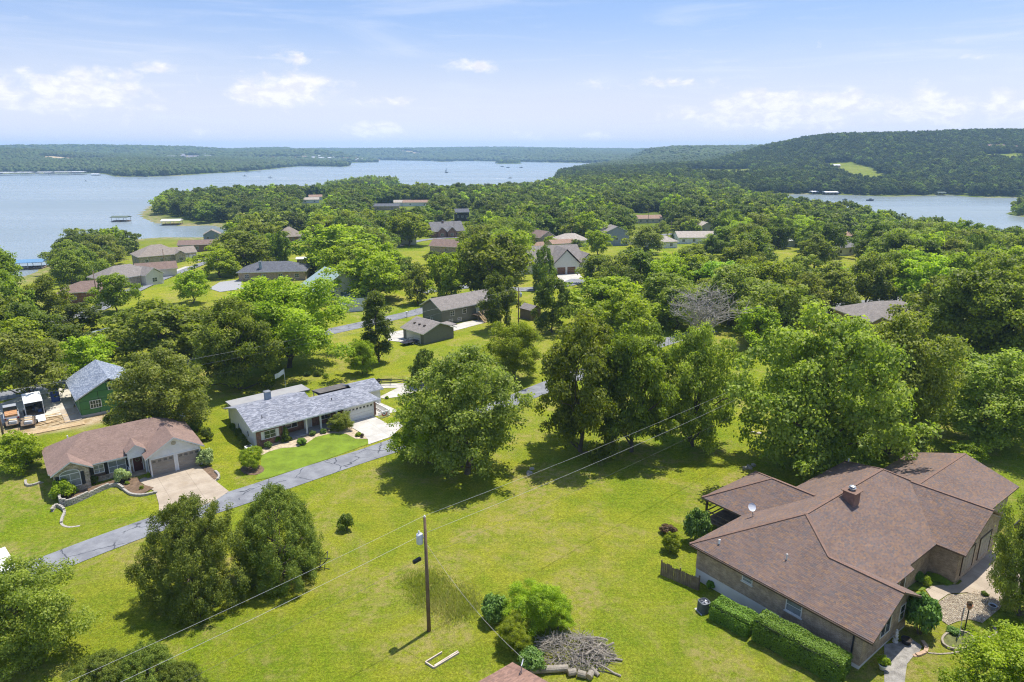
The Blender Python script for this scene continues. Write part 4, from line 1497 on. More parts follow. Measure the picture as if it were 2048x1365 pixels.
RF_DARK = shingle_mat('slate_grey_roof', (0.095, 0.10, 0.115), (0.145, 0.15, 0.165))
RF_PALE = shingle_mat('pale_tan_roof', (0.36, 0.31, 0.26), (0.43, 0.38, 0.32))
RF_ORANGE = shingle_mat('orange_brown_roof', (0.27, 0.175, 0.125), (0.33, 0.22, 0.16))
RF_GREEN = lap_mat('dark_green_metal_roof', (0.045, 0.075, 0.065), 0.3, vertical=True)
RF_TEAL = lap_mat('pale_teal_metal_roof', (0.27, 0.35, 0.345), 0.4, 0.08, True)
RF_FLAT = mat('grey_membrane_roof', (0.30, 0.295, 0.285), 0.85, 0.12, 0.5)
RF_FLATD = mat('dark_tar_roof', (0.125, 0.115, 0.105), 0.9, 0.3, 0.6)
RF_WHITE = mat('white_sheet_roof', (0.70, 0.70, 0.70), 0.5, 0.06)


class House:
    def __init__(self, name, x, y, ang, label, cat='house', z=None, group=None):
        self.z = hz(x, y) if z is None else z
        self.root = empty(name, (x, y, self.z), R(ang), label, cat, group)
        self.rng = random.Random(sum(map(ord, label)))

    def part(self, mb, name, mats, parent=None, loc=None, rz=0.0):
        o = mb.build(name, mats, parent or self.root, loc)
        o.rotation_euler = (0, 0, rz)
        return o

    def wall(self, u0, u1, v0, v1, z1, m_, z0=-0.8, name='wall'):
        mb = MB()
        mb.box(u0, u1, v0, v1, z0, z1)
        return self.part(mb, name, m_)

    def gable_wall(self, axis_, pos, a, b, z0, pitch, m_, t=0.2):
        """triangle closing a gable: axis 'u' = the wall runs along u at v=pos"""
        h = (b - a) / 2 * pitch
        mb = MB()
        mid = (a + b) / 2
        f = lambda q, z, s: (q, pos + s, z) if axis_ == 'u' else (pos + s, q, z)
        A = [f(a, z0, 0), f(b, z0, 0), f(mid, z0 + h, 0)]
        B = [f(a, z0, t), f(b, z0, t), f(mid, z0 + h, t)]
        s = 1 if axis_ == 'u' else -1
        mb.face(A[::s])
        mb.face(B[::-s])
        for i in range(3):
            j = (i + 1) % 3
            mb.face([A[i], B[i], B[j], A[j]][::s])
        return self.part(mb, 'gable_wall', m_)

    def slopes(self, polys, roof_m, trim_m, pal=None, t=0.16, name='roof', expo=0.14, tabw=0.24, lift=0.012):
        """roof planes (eave edge first) as slabs; with a palette, real shingle courses lie on them"""
        mb = MB()
        for poly in polys:
            top = [Vector(p) for p in poly]
            bot = [p - Vector((0, 0, t)) for p in top]
            mb.face(top, 0)
            mb.face(bot[::-1], 1)
            n = len(top)
            for i in range(n):
                j = (i + 1) % n
                mb.face([top[i], bot[i], bot[j], top[j]], 1)
        ro = self.part(mb, name, [roof_m, trim_m])
        if pal:
            sh = MB()
            for poly in polys:
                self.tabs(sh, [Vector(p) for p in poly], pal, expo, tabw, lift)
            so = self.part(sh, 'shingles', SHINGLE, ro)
            tag(so, kind='stuff')
        return ro

    def tabs(self, sh, P_, pal, expo, tabw, lift):
        rg = self.rng
        e = (P_[1] - P_[0]).normalized()
        n = (P_[1] - P_[0]).cross(P_[2] - P_[0]).normalized()
        if n.z < 0:
            n = -n
        s = n.cross(e).normalized()
        if s.z < 0:
            s = -s
        q = [((p - P_[0]).dot(e), (p - P_[0]).dot(s)) for p in P_]
        bmax = max(b for _, b in q)

        def span(b):
            xs_ = []
            m_ = len(q)
            for i in range(m_):
                (a0, b0), (a1, b1) = q[i], q[(i + 1) % m_]
                if abs(b1 - b0) < 1e-6:
                    if abs(b - b0) < 1e-4:
                        xs_ += [a0, a1]
                    continue
                t_ = (b - b0) / (b1 - b0)
                if -1e-6 <= t_ <= 1 + 1e-6:
                    xs_.append(a0 + t_ * (a1 - a0))
            return (min(xs_), max(xs_)) if xs_ else (0, 0)
        rows = int(math.ceil(bmax / expo))
        for k in range(rows):
            b0, b1 = k * expo, min((k + 1) * expo, bmax)
            l0, r0 = span(b0 + 1e-4)
            l1, r1 = span(b1 - 1e-4)
            a = min(l0, l1) - rg.uniform(0, tabw)
            end = max(r0, r1)
            while a < end:
                w_ = tabw * rg.uniform(0.6, 1.45)
                a2 = a + w_
                p00, p01 = max(a, l0), min(a2, r0)
                p10, p11 = max(a, l1), min(a2, r1)
                if p01 - p00 > 0.01 or p11 - p10 > 0.01:
                    p01, p11 = max(p01, p00), max(p11, p10)
                    g = P_[0]
                    u_ = lift * rg.uniform(0.7, 1.6)
                    A = g + e * p00 + s * b0 + n * u_
                    B = g + e * p01 + s * b0 + n * u_
                    C_ = g + e * p11 + s * b1 + n * 0.003
                    D_ = g + e * p10 + s * b1 + n * 0.003
                    c_ = pal[rg.randrange(len(pal))]
                    f_ = rg.uniform(0.92, 1.08)
                    c_ = tuple(x * f_ for x in c_)
                    sh.face([A, B, C_, D_] if (B - A).cross(D_ - A).dot(n) > 0 else [D_, C_, B, A], 0, c_)
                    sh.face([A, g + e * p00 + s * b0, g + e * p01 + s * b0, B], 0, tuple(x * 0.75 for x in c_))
                a = a2

    def gable(self, u0, u1, v0, v1, ze, pitch, axis_='u', hip=(0, 0)):
        """eave rectangle -> roof planes; hip ends where flagged"""
        out = []
        if axis_ == 'u':
            w = (v1 - v0) / 2
            vm, zr = v0 + w, ze + w * pitch
            a, b = u0 + (w if hip[0] else 0), u1 - (w if hip[1] else 0)
            out.append([(u0, v0, ze), (u1, v0, ze), (b, vm, zr), (a, vm, zr)])
            out.append([(u1, v1, ze), (u0, v1, ze), (a, vm, zr), (b, vm, zr)])
            if hip[0]:
                out.append([(u0, v1, ze), (u0, v0, ze), (a, vm, zr)])
            if hip[1]:
                out.append([(u1, v0, ze), (u1, v1, ze), (b, vm, zr)])
        else:
            w = (u1 - u0) / 2
            um, zr = u0 + w, ze + w * pitch
            a, b = v0 + (w if hip[0] else 0), v1 - (w if hip[1] else 0)
            out.append([(u0, v1, ze), (u0, v0, ze), (um, a, zr), (um, b, zr)])
            out.append([(u1, v0, ze), (u1, v1, ze), (um, b, zr), (um, a, zr)])
            if hip[0]:
                out.append([(u0, v0, ze), (u1, v0, ze), (um, a, zr)])
            if hip[1]:
                out.append([(u1, v1, ze), (u0, v1, ze), (um, b, zr)])
        return out

    def ridge_cap(self, a, b, m_, w=0.3):
        mb = MB()
        a, b = Vector(a), Vector(b)
        mb.beam(a + Vector((0, 0, 0.0)), b + Vector((0, 0, 0.0)), w, 0.07)
        return self.part(mb, 'ridge_cap', m_)

    # openings: facing 'f' front (-v), 'b' back, 'l' left (-u), 'r' right; u/v is where the middle of the opening meets the wall
    FACE = {'f': 0.0, 'b': math.pi, 'l': -math.pi / 2, 'r': math.pi / 2}

    def window(self, u, v, z, w, h, face='f', nx=1, ny=2, frame=None, shutters=None, pane=None, sill=None):
        frame, pane = frame or WHITE, pane or GLASS
        t = 0.07
        mb = MB()
        mb.box(-w / 2 - t, -w / 2, -0.05, 0.02, -h / 2 - t, h / 2 + t)
        mb.box(w / 2, w / 2 + t, -0.05, 0.02, -h / 2 - t, h / 2 + t)
        mb.box(-w / 2, w / 2, -0.05, 0.02, h / 2, h / 2 + t)
        mb.box(-w / 2, w / 2, -0.05, 0.02, -h / 2 - t, -h / 2)
        for i in range(1, nx):
            x = -w / 2 + w * i / nx
            mb.box(x - 0.025, x + 0.025, -0.04, 0.015, -h / 2, h / 2)
        for i in range(1, ny):
            zz_ = -h / 2 + h * i / ny
            for j in range(nx):
                xa, xb = -w / 2 + w * j / nx + (0.025 if j else 0), -w / 2 + w * (j + 1) / nx - (0.025 if j < nx - 1 else 0)
                mb.box(xa, xb, -0.038, 0.014, zz_ - 0.02, zz_ + 0.02)
        o = self.part(mb, 'window', frame, None, (u, v, z), self.FACE[face])
        pm = MB()
        pm.box(-w / 2, w / 2, -0.012, 0.01, -h / 2, h / 2)
        pm.build('pane', pane, o)
        if sill:
            sm = MB()
            sm.box(-w / 2 - 0.15, w / 2 + 0.15, -0.12, 0.02, -h / 2 - t - 0.1, -h / 2 - t - 0.005)
            sm.build('sill', sill, o)
        if shutters:
            for s in (-1, 1):
                sh = MB()
                x0 = s * (w / 2 + t + 0.03)
                x1 = x0 + s * 0.36
                sh.box(min(x0, x1), max(x0, x1), -0.06, 0.02, -h / 2 - t, h / 2 + t)
                for k in range(2):
                    sh.box(min(x0, x1) + 0.05, max(x0, x1) - 0.05, -0.075, -0.06, -h / 2 + k * h / 2 + 0.03, -h / 2 + (k + 1) * h / 2 - 0.05)
                sh.build('shutter', shutters, o)
        return o

    def door(self, u, v, z, w=0.95, h=2.05, face='f', m_=None, frame=None):
        mb = MB()
        mb.box(-w / 2, w / 2, -0.04, 0.02, 0, h)
        for k in range(3):
            for s in (0, 1):
                mb.box(-w / 2 + 0.1 + s * w * 0.44, -w / 2 + 0.42 * w + s * w * 0.44, -0.055, -0.04, 0.12 + k * 0.64, 0.62 + k * 0.64)
        o = self.part(mb, 'door', m_ or BROWNP, None, (u, v, z), self.FACE[face])
        fm = MB()
        fm.box(-w / 2 - 0.1, -w / 2, -0.06, 0.02, 0, h + 0.1)
        fm.box(w / 2, w / 2 + 0.1, -0.06, 0.02, 0, h + 0.1)
        fm.box(-w / 2, w / 2, -0.06, 0.02, h, h + 0.1)
        fm.build('frame', frame or WHITE, o)
        hm = MB()
        hm.box(w / 2 - 0.14, w / 2 - 0.08, -0.1, -0.04, 0.98, 1.06)
        hm.build('handle', METAL, o)
        return o

    def garage_door(self, u, v, z, w=2.45, h=2.15, face='f', m_=None, frame=None, lights=4, arch=False):
        m_ = m_ or WHITE
        fm = MB()
        fm.box(-w / 2 - 0.12, -w / 2, -0.07, 0.02, 0, h + 0.12)
        fm.box(w / 2, w / 2 + 0.12, -0.07, 0.02, 0, h + 0.12)
        fm.box(-w / 2, w / 2, -0.07, 0.02, h, h + 0.12)
        o = self.part(fm, 'garage_door', frame or WHITE, None, (u, v, z), self.FACE[face])
        for k in range(4):
            pm = MB()
            pm.box(-w / 2, w / 2, -0.025, 0.02, h * k / 4 + 0.012, h * (k + 1) / 4 - 0.012)
            n = max(3, round(w / 0.62))
            for i in range(n):
                pm.box(-w / 2 + w * i / n + 0.06, -w / 2 + w * (i + 1) / n - 0.06, -0.036, -0.025, h * k / 4 + 0.09, h * (k + 1) / 4 - 0.09)
            pm.build('panel', m_, o)
        for i in range(lights):
            gm = MB()
            c_ = -w / 2 + w * (i + 0.5) / lights
            gm.box(c_ - w / lights * 0.3, c_ + w / lights * 0.3, -0.045, -0.037, h * 0.80, h * 0.925)
            gm.build('pane', GLASS, o)
        return o

    def chimney(self, u, v, z0, z1, w=0.7, m_=None, cap=True):
        mb = MB()
        mb.box(u - w / 2, u + w / 2, v - w / 2, v + w / 2, z0, z1)
        o = self.part(mb, 'chimney', m_ or BRICK_RED)
        if cap:
            cm = MB()
            cm.box(u - w / 2 - 0.06, u + w / 2 + 0.06, v - w / 2 - 0.06, v + w / 2 + 0.06, z1 + 0.002, z1 + 0.1)
            cm.build('cap', METAL, o)
        return o

    def vent(self, u, v, z, h=0.45, r=0.06, m_=None):
        mb = MB()
        mb.tube([(u, v, z - 0.2), (u, v, z + h)], r, 8)
        return self.part(mb, 'vent_pipe', m_ or WHITE)

    def posts(self, pts, z1, w=0.14, m_=None, z0=-0.4, name='post'):
        for u, v in pts:
            mb = MB()
            mb.box(u - w / 2, u + w / 2, v - w / 2, v + w / 2, z0, z1)
            mb.box(u - w / 2 - 0.04, u + w / 2 + 0.04, v - w / 2 - 0.04, v + w / 2 + 0.04, z1 - 0.18, z1 - 0.02)
            self.part(mb, name, m_ or WHITE)

    def slab(self, u0, u1, v0, v1, z1, m_, name='porch_floor', z0=-0.5):
        mb = MB()
        mb.box(u0, u1, v0, v1, z0, z1)
        return self.part(mb, name, m_)


# ------------------------------------------------------------------ 1. the brown brick house
ang = 37.7 - 90                         # u runs back-left along the hedge side; build with x = -u so that the frame is right handed
UX, VX = Vector((-0.6115, 0.7912, 0)), Vector((0.7912, 0.6115, 0))
BX, BY = 26.2, 41.75


def rh(u, v):
    return BX + UX.x * u + VX.x * v, BY + UX.y * u + VX.y * v


# local x = v direction, local y = u direction  (x -> VX, y -> UX is right handed)
RH = House('brick_house', BX, BY, 37.7, 'sprawling brown brick house with a multi hip roof of mottled brown shingles', z=0.0)
ZE, PT = 3.62, 0.54


def rp(u, v, z):
    return (v, u, z)


def rplane(*p):
    return [rp(*q) for q in p]


RTRIM = FASCIA_D
zr = ZE + PT * 6.9
polys = [
    # hedge side hip face joined with the wing's slope
    rplane((16.45, 0, ZE), (0, 0, ZE), (0, 4.3, ZE + PT * 4.3), (5.9, 4.3, ZE + PT * 4.3), (9.6, 6.9, zr)),
    # back face
    rplane((16.45, 28, ZE), (16.45, 0, ZE), (9.6, 6.9, zr), (9.6, 21.1, zr)),
    # front face
    rplane((2.7, 3.0, ZE), (2.7, 28, ZE), (9.6, 21.1, zr), (9.6, 6.9, zr)),
    # far hip
    rplane((2.7, 28, ZE), (16.45, 28, ZE), (9.6, 21.1, zr))]
# split the first (non convex) face into two convex ones
zw_ = ZE + PT * 4.3
polys = polys[1:] + [rplane((16.45, 0, ZE), (5.9, 0, ZE), (5.9, 4.3, zw_), (9.6, 6.9, zr)), rplane((5.9, 0, ZE), (0, 0, ZE), (0, 4.3, zw_), (5.9, 4.3, zw_)),
                     rplane((5.9, 4.3, zw_), (5.9, 4.25, zw_), (9.6, 6.9, zr))][:2]
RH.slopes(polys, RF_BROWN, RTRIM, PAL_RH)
# wing's far slope
RH.slopes([[rp(7.6, 8.6, ZE), rp(0, 8.6, ZE), rp(0, 4.3, zw_ + 0.01), rp(7.6, 4.3, zw_ + 0.01)]], RF_BROWN, RTRIM, PAL_RH)
# the front eave steps out a little next to the wing
RH.slopes([[rp(2.25, 7.9, ZE - 0.10), rp(2.25, 12.1, ZE - 0.10), rp(3.3, 12.1, ZE - 0.10 + PT * 1.05), rp(3.3, 7.9, ZE - 0.10 + PT * 1.05)]], RF_BROWN, RTRIM, PAL_RH, t=0.1)
# garage wing
gz = ZE + 5.3 * 0.5
RH.slopes([[rp(0.3, 17.6, ZE), rp(8.6, 17.6, ZE), rp(8.6, 22.9, gz), rp(0.3, 22.9, gz)], [rp(8.6, 28.2, ZE), rp(0.3, 28.2, ZE), rp(0.3, 22.9, gz), rp(8.6, 22.9, gz)]], RF_BROWN, RTRIM, PAL_RH)
# far block
fz = ZE + 5.45 * 0.33
RH.slopes([[rp(2.0, 24.5, ZE - 0.05), rp(2.0, 36.6, ZE - 0.05), rp(7.45, 36.6, fz), rp(7.45, 24.5, fz)], [rp(12.9, 36.6, ZE - 0.05), rp(12.9, 24.5, ZE - 0.05), rp(7.45, 24.5, fz), rp(7.45, 36.6, fz)]], RF_BROWN, RTRIM, PAL_RH)
# screened porch
sz = ZE + 4.75 * PT
RH.slopes([[rp(21.2, 8.0, ZE - 0.02), rp(11.6, 8.0, ZE - 0.02), rp(11.6, 12.75, sz), rp(16.45, 12.75, sz)], [rp(11.6, 17.5, ZE - 0.02), rp(21.2, 17.5, ZE - 0.02), rp(16.45, 12.75, sz), rp(11.6, 12.75, sz)],
           [rp(21.2, 17.5, ZE - 0.02), rp(21.2, 8.0, ZE - 0.02), rp(16.45, 12.75, sz)]], RF_BROWN, RTRIM, PAL_RH)
CAPM = mat('ridge_shingles', (0.185, 0.115, 0.085), 0.9, 0.2, 3)
for a, b in (((9.6, 6.9, zr), (9.6, 21.1, zr)), ((16.45, 0, ZE), (9.6, 6.9, zr)), ((9.6, 6.9, zr), (5.9, 4.3, zw_)), ((0, 4.3, zw_), (5.9, 4.3, zw_)), ((9.6, 21.1, zr), (16.45, 28, ZE)),
             ((0.3, 22.9, gz), (8.0, 22.9, gz)), ((7.45, 24.8, fz), (7.45, 36.6, fz)), ((21.2, 8, ZE), (16.45, 12.75, sz)), ((21.2, 17.5, ZE), (16.45, 12.75, sz)), ((16.45, 12.75, sz), (11.9, 12.75, sz)), ((9.6, 21.1, zr), (7.6, 23.0, gz + 0.05))):
    RH.ridge_cap(rp(*a), rp(*b), CAPM, 0.26)
# walls: brick above a painted foundation
wl = ZE - 0.12


def rwall(u0, u1, v0, v1, z0, z1, m_, name='wall'):
    mb = MB()
    mb.box(v0, v1, u0, u1, z0, z1)
    return RH.part(mb, name, m_)


rwall(0.9, 15.95, 0.5, 8.1, 1.15, wl, BRICK_RH)
rwall(7.4, 15.93, 0.52, 8.1, -1.0, 1.148, FOUND, 'foundation')
rwall(0.9, 7.398, 0.5, 8.1, 0.72, 1.148, BRICK_RH, 'lower_wall')
rwall(0.92, 7.396, 0.52, 8.1, -1.0, 0.718, FOUND, 'foundation')
rwall(3.2, 15.95, 8.102, 27.5, -0.6, wl, BRICK_RH)
rwall(0.9, 8.4, 18.1, 27.6, -0.6, wl - 0.002, BRICK_RH)
rwall(2.6, 12.4, 27.7, 36.0, -0.6, wl - 0.004, BRICK_RH)


def rgable(axis_u, pos, a, b, z0, pitch, m_):
    """gable wall at u=pos between v=a and v=b"""
    mb = MB()
    mid = (a + b) / 2
    h = (b - a) / 2 * pitch
    A = [rp(pos, a, z0), rp(pos, b, z0), rp(pos, mid, z0 + h)]
    B = [rp(pos + 0.2, a, z0), rp(pos + 0.2, b, z0), rp(pos + 0.2, mid, z0 + h)]
    mb.face(A[::-1])
    mb.face(B)
    for i in range(3):
        j = (i + 1) % 3
        mb.face([A[i], A[j], B[j], B[i]])
    return RH.part(mb, 'gable_wall', m_)


rgable(1, 0.9, 0.5, 8.1, wl + 0.002, PT * 0.99, BRICK_RH)
rgable(1, 0.9, 18.1, 27.6, wl + 0.004, 0.49, BRICK_RH)
# windows on the hedge side (wall v=0.5 faces -x local) and the near end (wall u=0.9 faces -y local)
RH.FACE = {'h': -math.pi / 2, 'n': 0.0}
RH.window(0.5, 10.7, 2.95, 0.85, 0.75, 'h', 1, 3, OFFWHITE, None, GLASS_PALE, sill=OFFWHITE)
RH.window(0.5, 6.4, 2.65, 1.25, 1.15, 'h', 1, 2, OFFWHITE, None, GLASS_PALE, sill=OFFWHITE)
RH.window(4.2, 0.9, 2.45, 1.5, 1.4, 'n', 2, 1, OFFWHITE, None, GLASS)
RH.window(7.0, 0.9, 2.45, 0.8, 1.3, 'n', 1, 2, OFFWHITE, None, GLASS)
RH.garage_door(20.4, 0.9, 0.72, 2.6, 2.2, 'n', DOORTAN, BROWNP, 0)
RH.garage_door(24.4, 0.9, 0.72, 2.6, 2.2, 'n', DOORTAN, BROWNP, 0)
RH.door(12.6, 3.2, 0.8, 1.0, 2.05, 'n', BROWNP)
# gutters and downpipe
mb = MB()
mb.box(-0.11, 0.0, 0.0, 16.45, ZE - 0.2, ZE - 0.06)
RH.part(mb, 'gutter', BROWNP)
mb = MB()
mb.box(0.36, 0.46, 1.5, 1.6, 0.6, ZE - 0.2)
RH.part(mb, 'downpipe', BLACKP)
# roof furniture: shingled chimney with flue, vents, dish
mb = MB()
mb.box(12.6, 13.7, 8.2, 9.3, 6.2, zr + 0.55)
ch = RH.part(mb, 'chimney', mat('chimney_boards', (0.24, 0.13, 0.095), 0.8, 0.25))
mb = MB()
mb.box(12.45, 13.85, 8.05, 9.45, zr + 0.552, zr + 0.62)
mb.build('cap', CAPM, ch)
mb = MB()
mb.lathe([(0.0, 0.62), (0.2, 0.62), (0.2, 0.8), (0.34, 0.82), (0.34, 0.86), (0.2, 0.9), (0.2, 1.0), (0.28, 1.02), (0.0, 1.1)], 14, 0, (13.15, 8.75, zr))
mb.build('flue', METAL, ch)
RH.vent(2.6, 8.6, ZE + PT * 2.6, 0.5, 0.07, OFFWHITE)
RH.vent(1.2, 14.2, ZE + PT * 1.2, 0.4, 0.09, WHITE)
RH.vent(27.0, 15.6, ZE + PT * 0.7, 0.5, 0.07, WHITE)
ds = empty('satellite_dish', rp(15.0, 7.4, ZE + PT * 1.4), 0)
ds.parent = RH.root
mb = MB()
mb.tube([(0, 0, -0.1), (0, 0, 0.6), (-0.1, 0.1, 0.95)], 0.03, 6)
mb.tube([(0.3, -0.25, -0.25), (0, 0, 0.45)], 0.02, 5)
mb.build('mast', METAL, ds)
mb = MB()
mb.lathe([(0.0, 0.0), (0.22, 0.02), (0.36, 0.06), (0.45, 0.11)], 18)
dd = mb.build('reflector', mat('dish_grey', (0.55, 0.57, 0.6), 0.4, 0.1), ds, (-0.1, 0.1, 1.0))
dd.rotation_euler = (R(48), R(-28), 0)
dd.scale = (0.9, 0.9, 0.9)
# porch posts, rail, lattice under the screened porch
for (u, v) in ((20.8, 8.4), (20.8, 12.7), (20.8, 17.1), (16.6, 8.4)):
    mb = MB()
    mb.box(v - 0.09, v + 0.09, u - 0.09, u + 0.09, -0.9, ZE - 0.15)
    RH.part(mb, 'post', BROWNP)
mb = MB()
mb.box(8.3, 17.2, 16.1, 20.9, 0.95, 1.12)
RH.part(mb, 'porch_floor', WOODW)
mb = MB()
for z_ in (1.45, 2.05):
    mb.box(8.36, 8.46, 16.6, 20.8, z_, z_ + 0.09)
    mb.box(8.46, 17.1, 20.72, 20.82, z_, z_ + 0.09)
RH.part(mb, 'rail', WOODW)
rwall(16.05, 16.2, 8.5, 17.0, 1.12, ZE - 0.2, BROWNP, 'porch_back_wall')
# deck rail behind the garage
rl = MB()
for k in range(16):
    rl.box(29.0 + k * 0.3, 29.05 + k * 0.3, 0.55, 0.6, 0.0, 1.5)
rl.box(29.0, 33.6, 0.54, 0.61, 1.5, 1.56)
RH.part(rl, 'rail', BLACKP)

# ------------------------------------------------------------------ 2. stone fronted house with the two garage doors
BH = House('stone_front_house', -43.54, 75.06, 37.8, 'tan stone fronted house with a brown hip roof and two grey garage doors')
HE = 2.6
pb = 0.60
trim = WHITE
BH.slopes(BH.gable(-10.0, 6.25, 2.1, 10.9, HE, pb, 'u', (1, 1)), RF_BROWN, trim, PAL_BH)
BH.slopes([[(-0.5, 6.3, HE + 0.02), (-0.5, -0.45, HE + 0.02), (2.85, -0.45, HE + 0.02 + 3.35 * pb), (2.85, 6.3, HE + 0.02 + 3.35 * pb)], [(6.2, -0.45, HE + 0.02), (6.2, 6.3, HE + 0.02), (2.85, 6.3, HE + 0.02 + 3.35 * pb), (2.85, -0.45, HE + 0.02 + 3.35 * pb)]], RF_BROWN, trim, PAL_BH)
BH.slopes([[(-9.85, 5.2, HE + 0.02), (-9.85, 1.2, HE + 0.02), (-7.75, 1.2, HE + 0.02 + 2.1 * pb), (-7.75, 5.2, HE + 0.02 + 2.1 * pb)], [(-5.65, 1.2, HE + 0.02), (-5.65, 5.2, HE + 0.02), (-7.75, 5.2, HE + 0.02 + 2.1 * pb), (-7.75, 1.2, HE + 0.02 + 2.1 * pb)]], RF_BROWN, trim, PAL_BH)
BH.slopes([[(-2.15, 4.6, 3.2), (-2.15, 1.45, 3.2), (-1.05, 1.45, 4.0), (-1.05, 4.6, 4.0)], [(0.05, 1.45, 3.2), (0.05, 4.6, 3.2), (-1.05, 4.6, 4.0), (-1.05, 1.45, 4.0)]], RF_BROWN, trim, PAL_BH, t=0.1)
BH.wall(-9.5, 5.75, 2.7, 10.4, HE - 0.1, STONE)
BH.wall(-0.05, 5.8, 0.0, 2.69, HE - 0.1, SIDE_W)
BH.gable_wall('u', 0.0, -0.05, 5.8, HE - 0.098, pb * 1.03, SIDE_W)
BH.wall(-9.4, -6.1, 1.65, 2.69, HE - 0.1, STONE)
BH.gable_wall('u', 1.65, -9.4, -6.1, HE - 0.098, pb * 1.05, STONE)
BH.wall(-2.0, -0.06, 1.6, 2.0, 3.3, SIDE_W, 2.35, 'porch_gable')
BH.gable_wall('u', 1.6, -2.0, -0.1, 3.302, 0.70, SIDE_W, 0.3)
BH.garage_door(1.4, 0.0, 0.02, 2.5, 2.2, 'f', DOORTAN, WHITE)
BH.garage_door(4.35, 0.0, 0.02, 2.5, 2.2, 'f', DOORTAN, WHITE)
mb = MB()
mb.lathe([(0.0, 0), (0.28, 0)], 18)
ov = BH.part(mb, 'gable_vent', mat('vent_tan', (0.40, 0.36, 0.27), 0.7), None, (2.85, -0.03, 3.75))
ov.rotation_euler = (R(90), 0, 0)
BH.window(-8.0, 1.65, 1.45, 1.9, 1.5, 'f', 2, 2, WHITE, BLACKP, GLASS_PALE)
ar = MB()
pts = [(-0.95, 0, 0.0)] + [(-0.95 * math.cos(a), 0, 0.42 * math.sin(a)) for a in np.linspace(0, math.pi, 13)] + [(0.95, 0, 0.0)]
ar.tube([(x, -0.03, z) for x, _, z in pts[1:-1]], 0.05, 5)
ao = BH.part(ar, 'arch_window', WHITE, None, (-8.0, 1.65, 2.3))
am = MB()
am.face([(x, -0.025, z) for x, _, z in pts[1:-1]])
am.build('pane', GLASS_PALE, ao)
BH.window(-5.0, 2.7, 1.6, 0.95, 0.9, 'f', 2, 2, WHITE, BLACKP, GLASS_PALE)
BH.window(-3.1, 2.7, 1.45, 1.75, 1.35, 'f', 2, 2, WHITE, BLACKP, GLASS_PALE)
fb = MB()
fb.box(-5.6, -4.4, 2.45, 2.68, 0.78, 0.98)
BH.part(fb, 'flower_box', BROWNP)
BH.door(-0.9, 2.7, 0.15, 1.0, 2.1, 'f', mat('mahogany_door', (0.09, 0.03, 0.025), 0.4))
wr = MB()
wr.tube([(0.23 * math.cos(a), 0, 0.23 * math.sin(a)) for a in np.linspace(0, 6.283, 13)], 0.045, 5, cap=False)
BH.part(wr, 'wreath', mat('wreath_green', (0.2, 0.22, 0.12), 0.9, 0.4), None, (-0.9, 2.63, 1.65))
BH.posts([(-1.9, 1.8), (-0.2, 1.8)], 2.4, 0.16, WHITE, 0)
BH.slab(-2.1, 0.0, 1.5, 2.68, 0.15, CONC_TAN)
rl = MB()
for k in range(8):
    rl.box(-2.05, -2.0, 1.75 + k * 0.12, 1.8 + k * 0.12, 0.15, 1.0)
rl.box(-2.07, -1.98, 1.7, 2.68, 1.0, 1.07)
BH.part(rl, 'rail', WHITE)
BH.vent(-7.2, 8.6, HE + 1.3, 0.55, 0.08, WHITE)
ds = empty('satellite_dish', (5.6, 9.2, HE + 0.4), 0)
ds.parent = BH.root
mb = MB()
mb.tube([(0, 0, -0.1), (0.2, 0, 0.5)], 0.03, 6)
mb.build('mast', METAL, ds)
mb = MB()
mb.lathe([(0.0, 0.0), (0.22, 0.02), (0.36, 0.06), (0.45, 0.11)], 16)
q = mb.build('reflector', WHITE, ds, (0.25, 0, 0.6))
q.rotation_euler = (R(50), R(25), 0)
dp = MB()
dp.tube([(-0.15, 1.5, 3.15), (-0.02, 1.4, 2.9), (0.0, 0.2, 2.5), (-0.1, -0.05, 2.4), (-0.1, -0.05, 0.1)], 0.05, 6)
BH.part(dp, 'downpipe', BLACKP)

# ------------------------------------------------------------------ 3. white ranch with the slate shingles
WH = House('ranch_house', -33.65, 83.09, 40.5, 'long white and red brick ranch house with a mottled blue grey shingle roof')
WE, pw = 2.72, 0.31
v0 = -0.5
zl = WE + pw * 5.6
zs = WE + pw * 3.7
WH.slopes([[(-0.6, v0, WE), (9.2, v0, WE), (9.2, v0 + 5.6, zl), (-0.6, v0 + 5.6, zl)], [(9.2, v0 + 11.2, WE), (-0.6, v0 + 11.2, WE), (-0.6, v0 + 5.6, zl), (9.2, v0 + 5.6, zl)],
           [(9.2, v0, WE - 0.001), (18.4, v0, WE - 0.001), (15.9, v0 + 3.7, zs), (9.2, v0 + 3.7, zs)], [(18.4, v0, WE), (18.4, v0 + 7.4, WE), (15.9, v0 + 3.7, zs)],
           [(18.4, v0 + 7.4, WE), (9.2, v0 + 7.4, WE), (9.2, v0 + 3.7, zs), (15.9, v0 + 3.7, zs)]], RF_GREY, WHITE, PAL_WH, expo=0.16, tabw=0.38)
WH.gable_wall('v', 9.0, v0 + 0.4, v0 + 10.8, WE - 0.08, pw, SIDE_W, 0.18)
WH.wall(0.0, 3.7, 0.3, 9.9, WE - 0.12, SIDE_W)
WH.gable_wall('v', 0.0, 0.0, 10.2, WE - 0.118, pw, SIDE_W, 0.18)
fbk = MB()
fbk.box(0.08, 3.62, 0.18, 0.298, -0.4, WE - 0.13)
WH.part(fbk, 'brick_front', BRICK_RED)
WH.wall(3.7, 9.1, 2.0, 9.9, WE - 0.121, BRICK_RED)
WH.wall(9.1, 12.7, 2.0, 6.4, WE - 0.123, BRICK_RED)
WH.wall(12.7, 17.9, 0.25, 6.4, WE - 0.122, BRICK_RED)
WH.slab(3.72, 12.68, 0.0, 1.98, 0.22, mat('porch_grey', (0.33, 0.33, 0.33), 0.7))
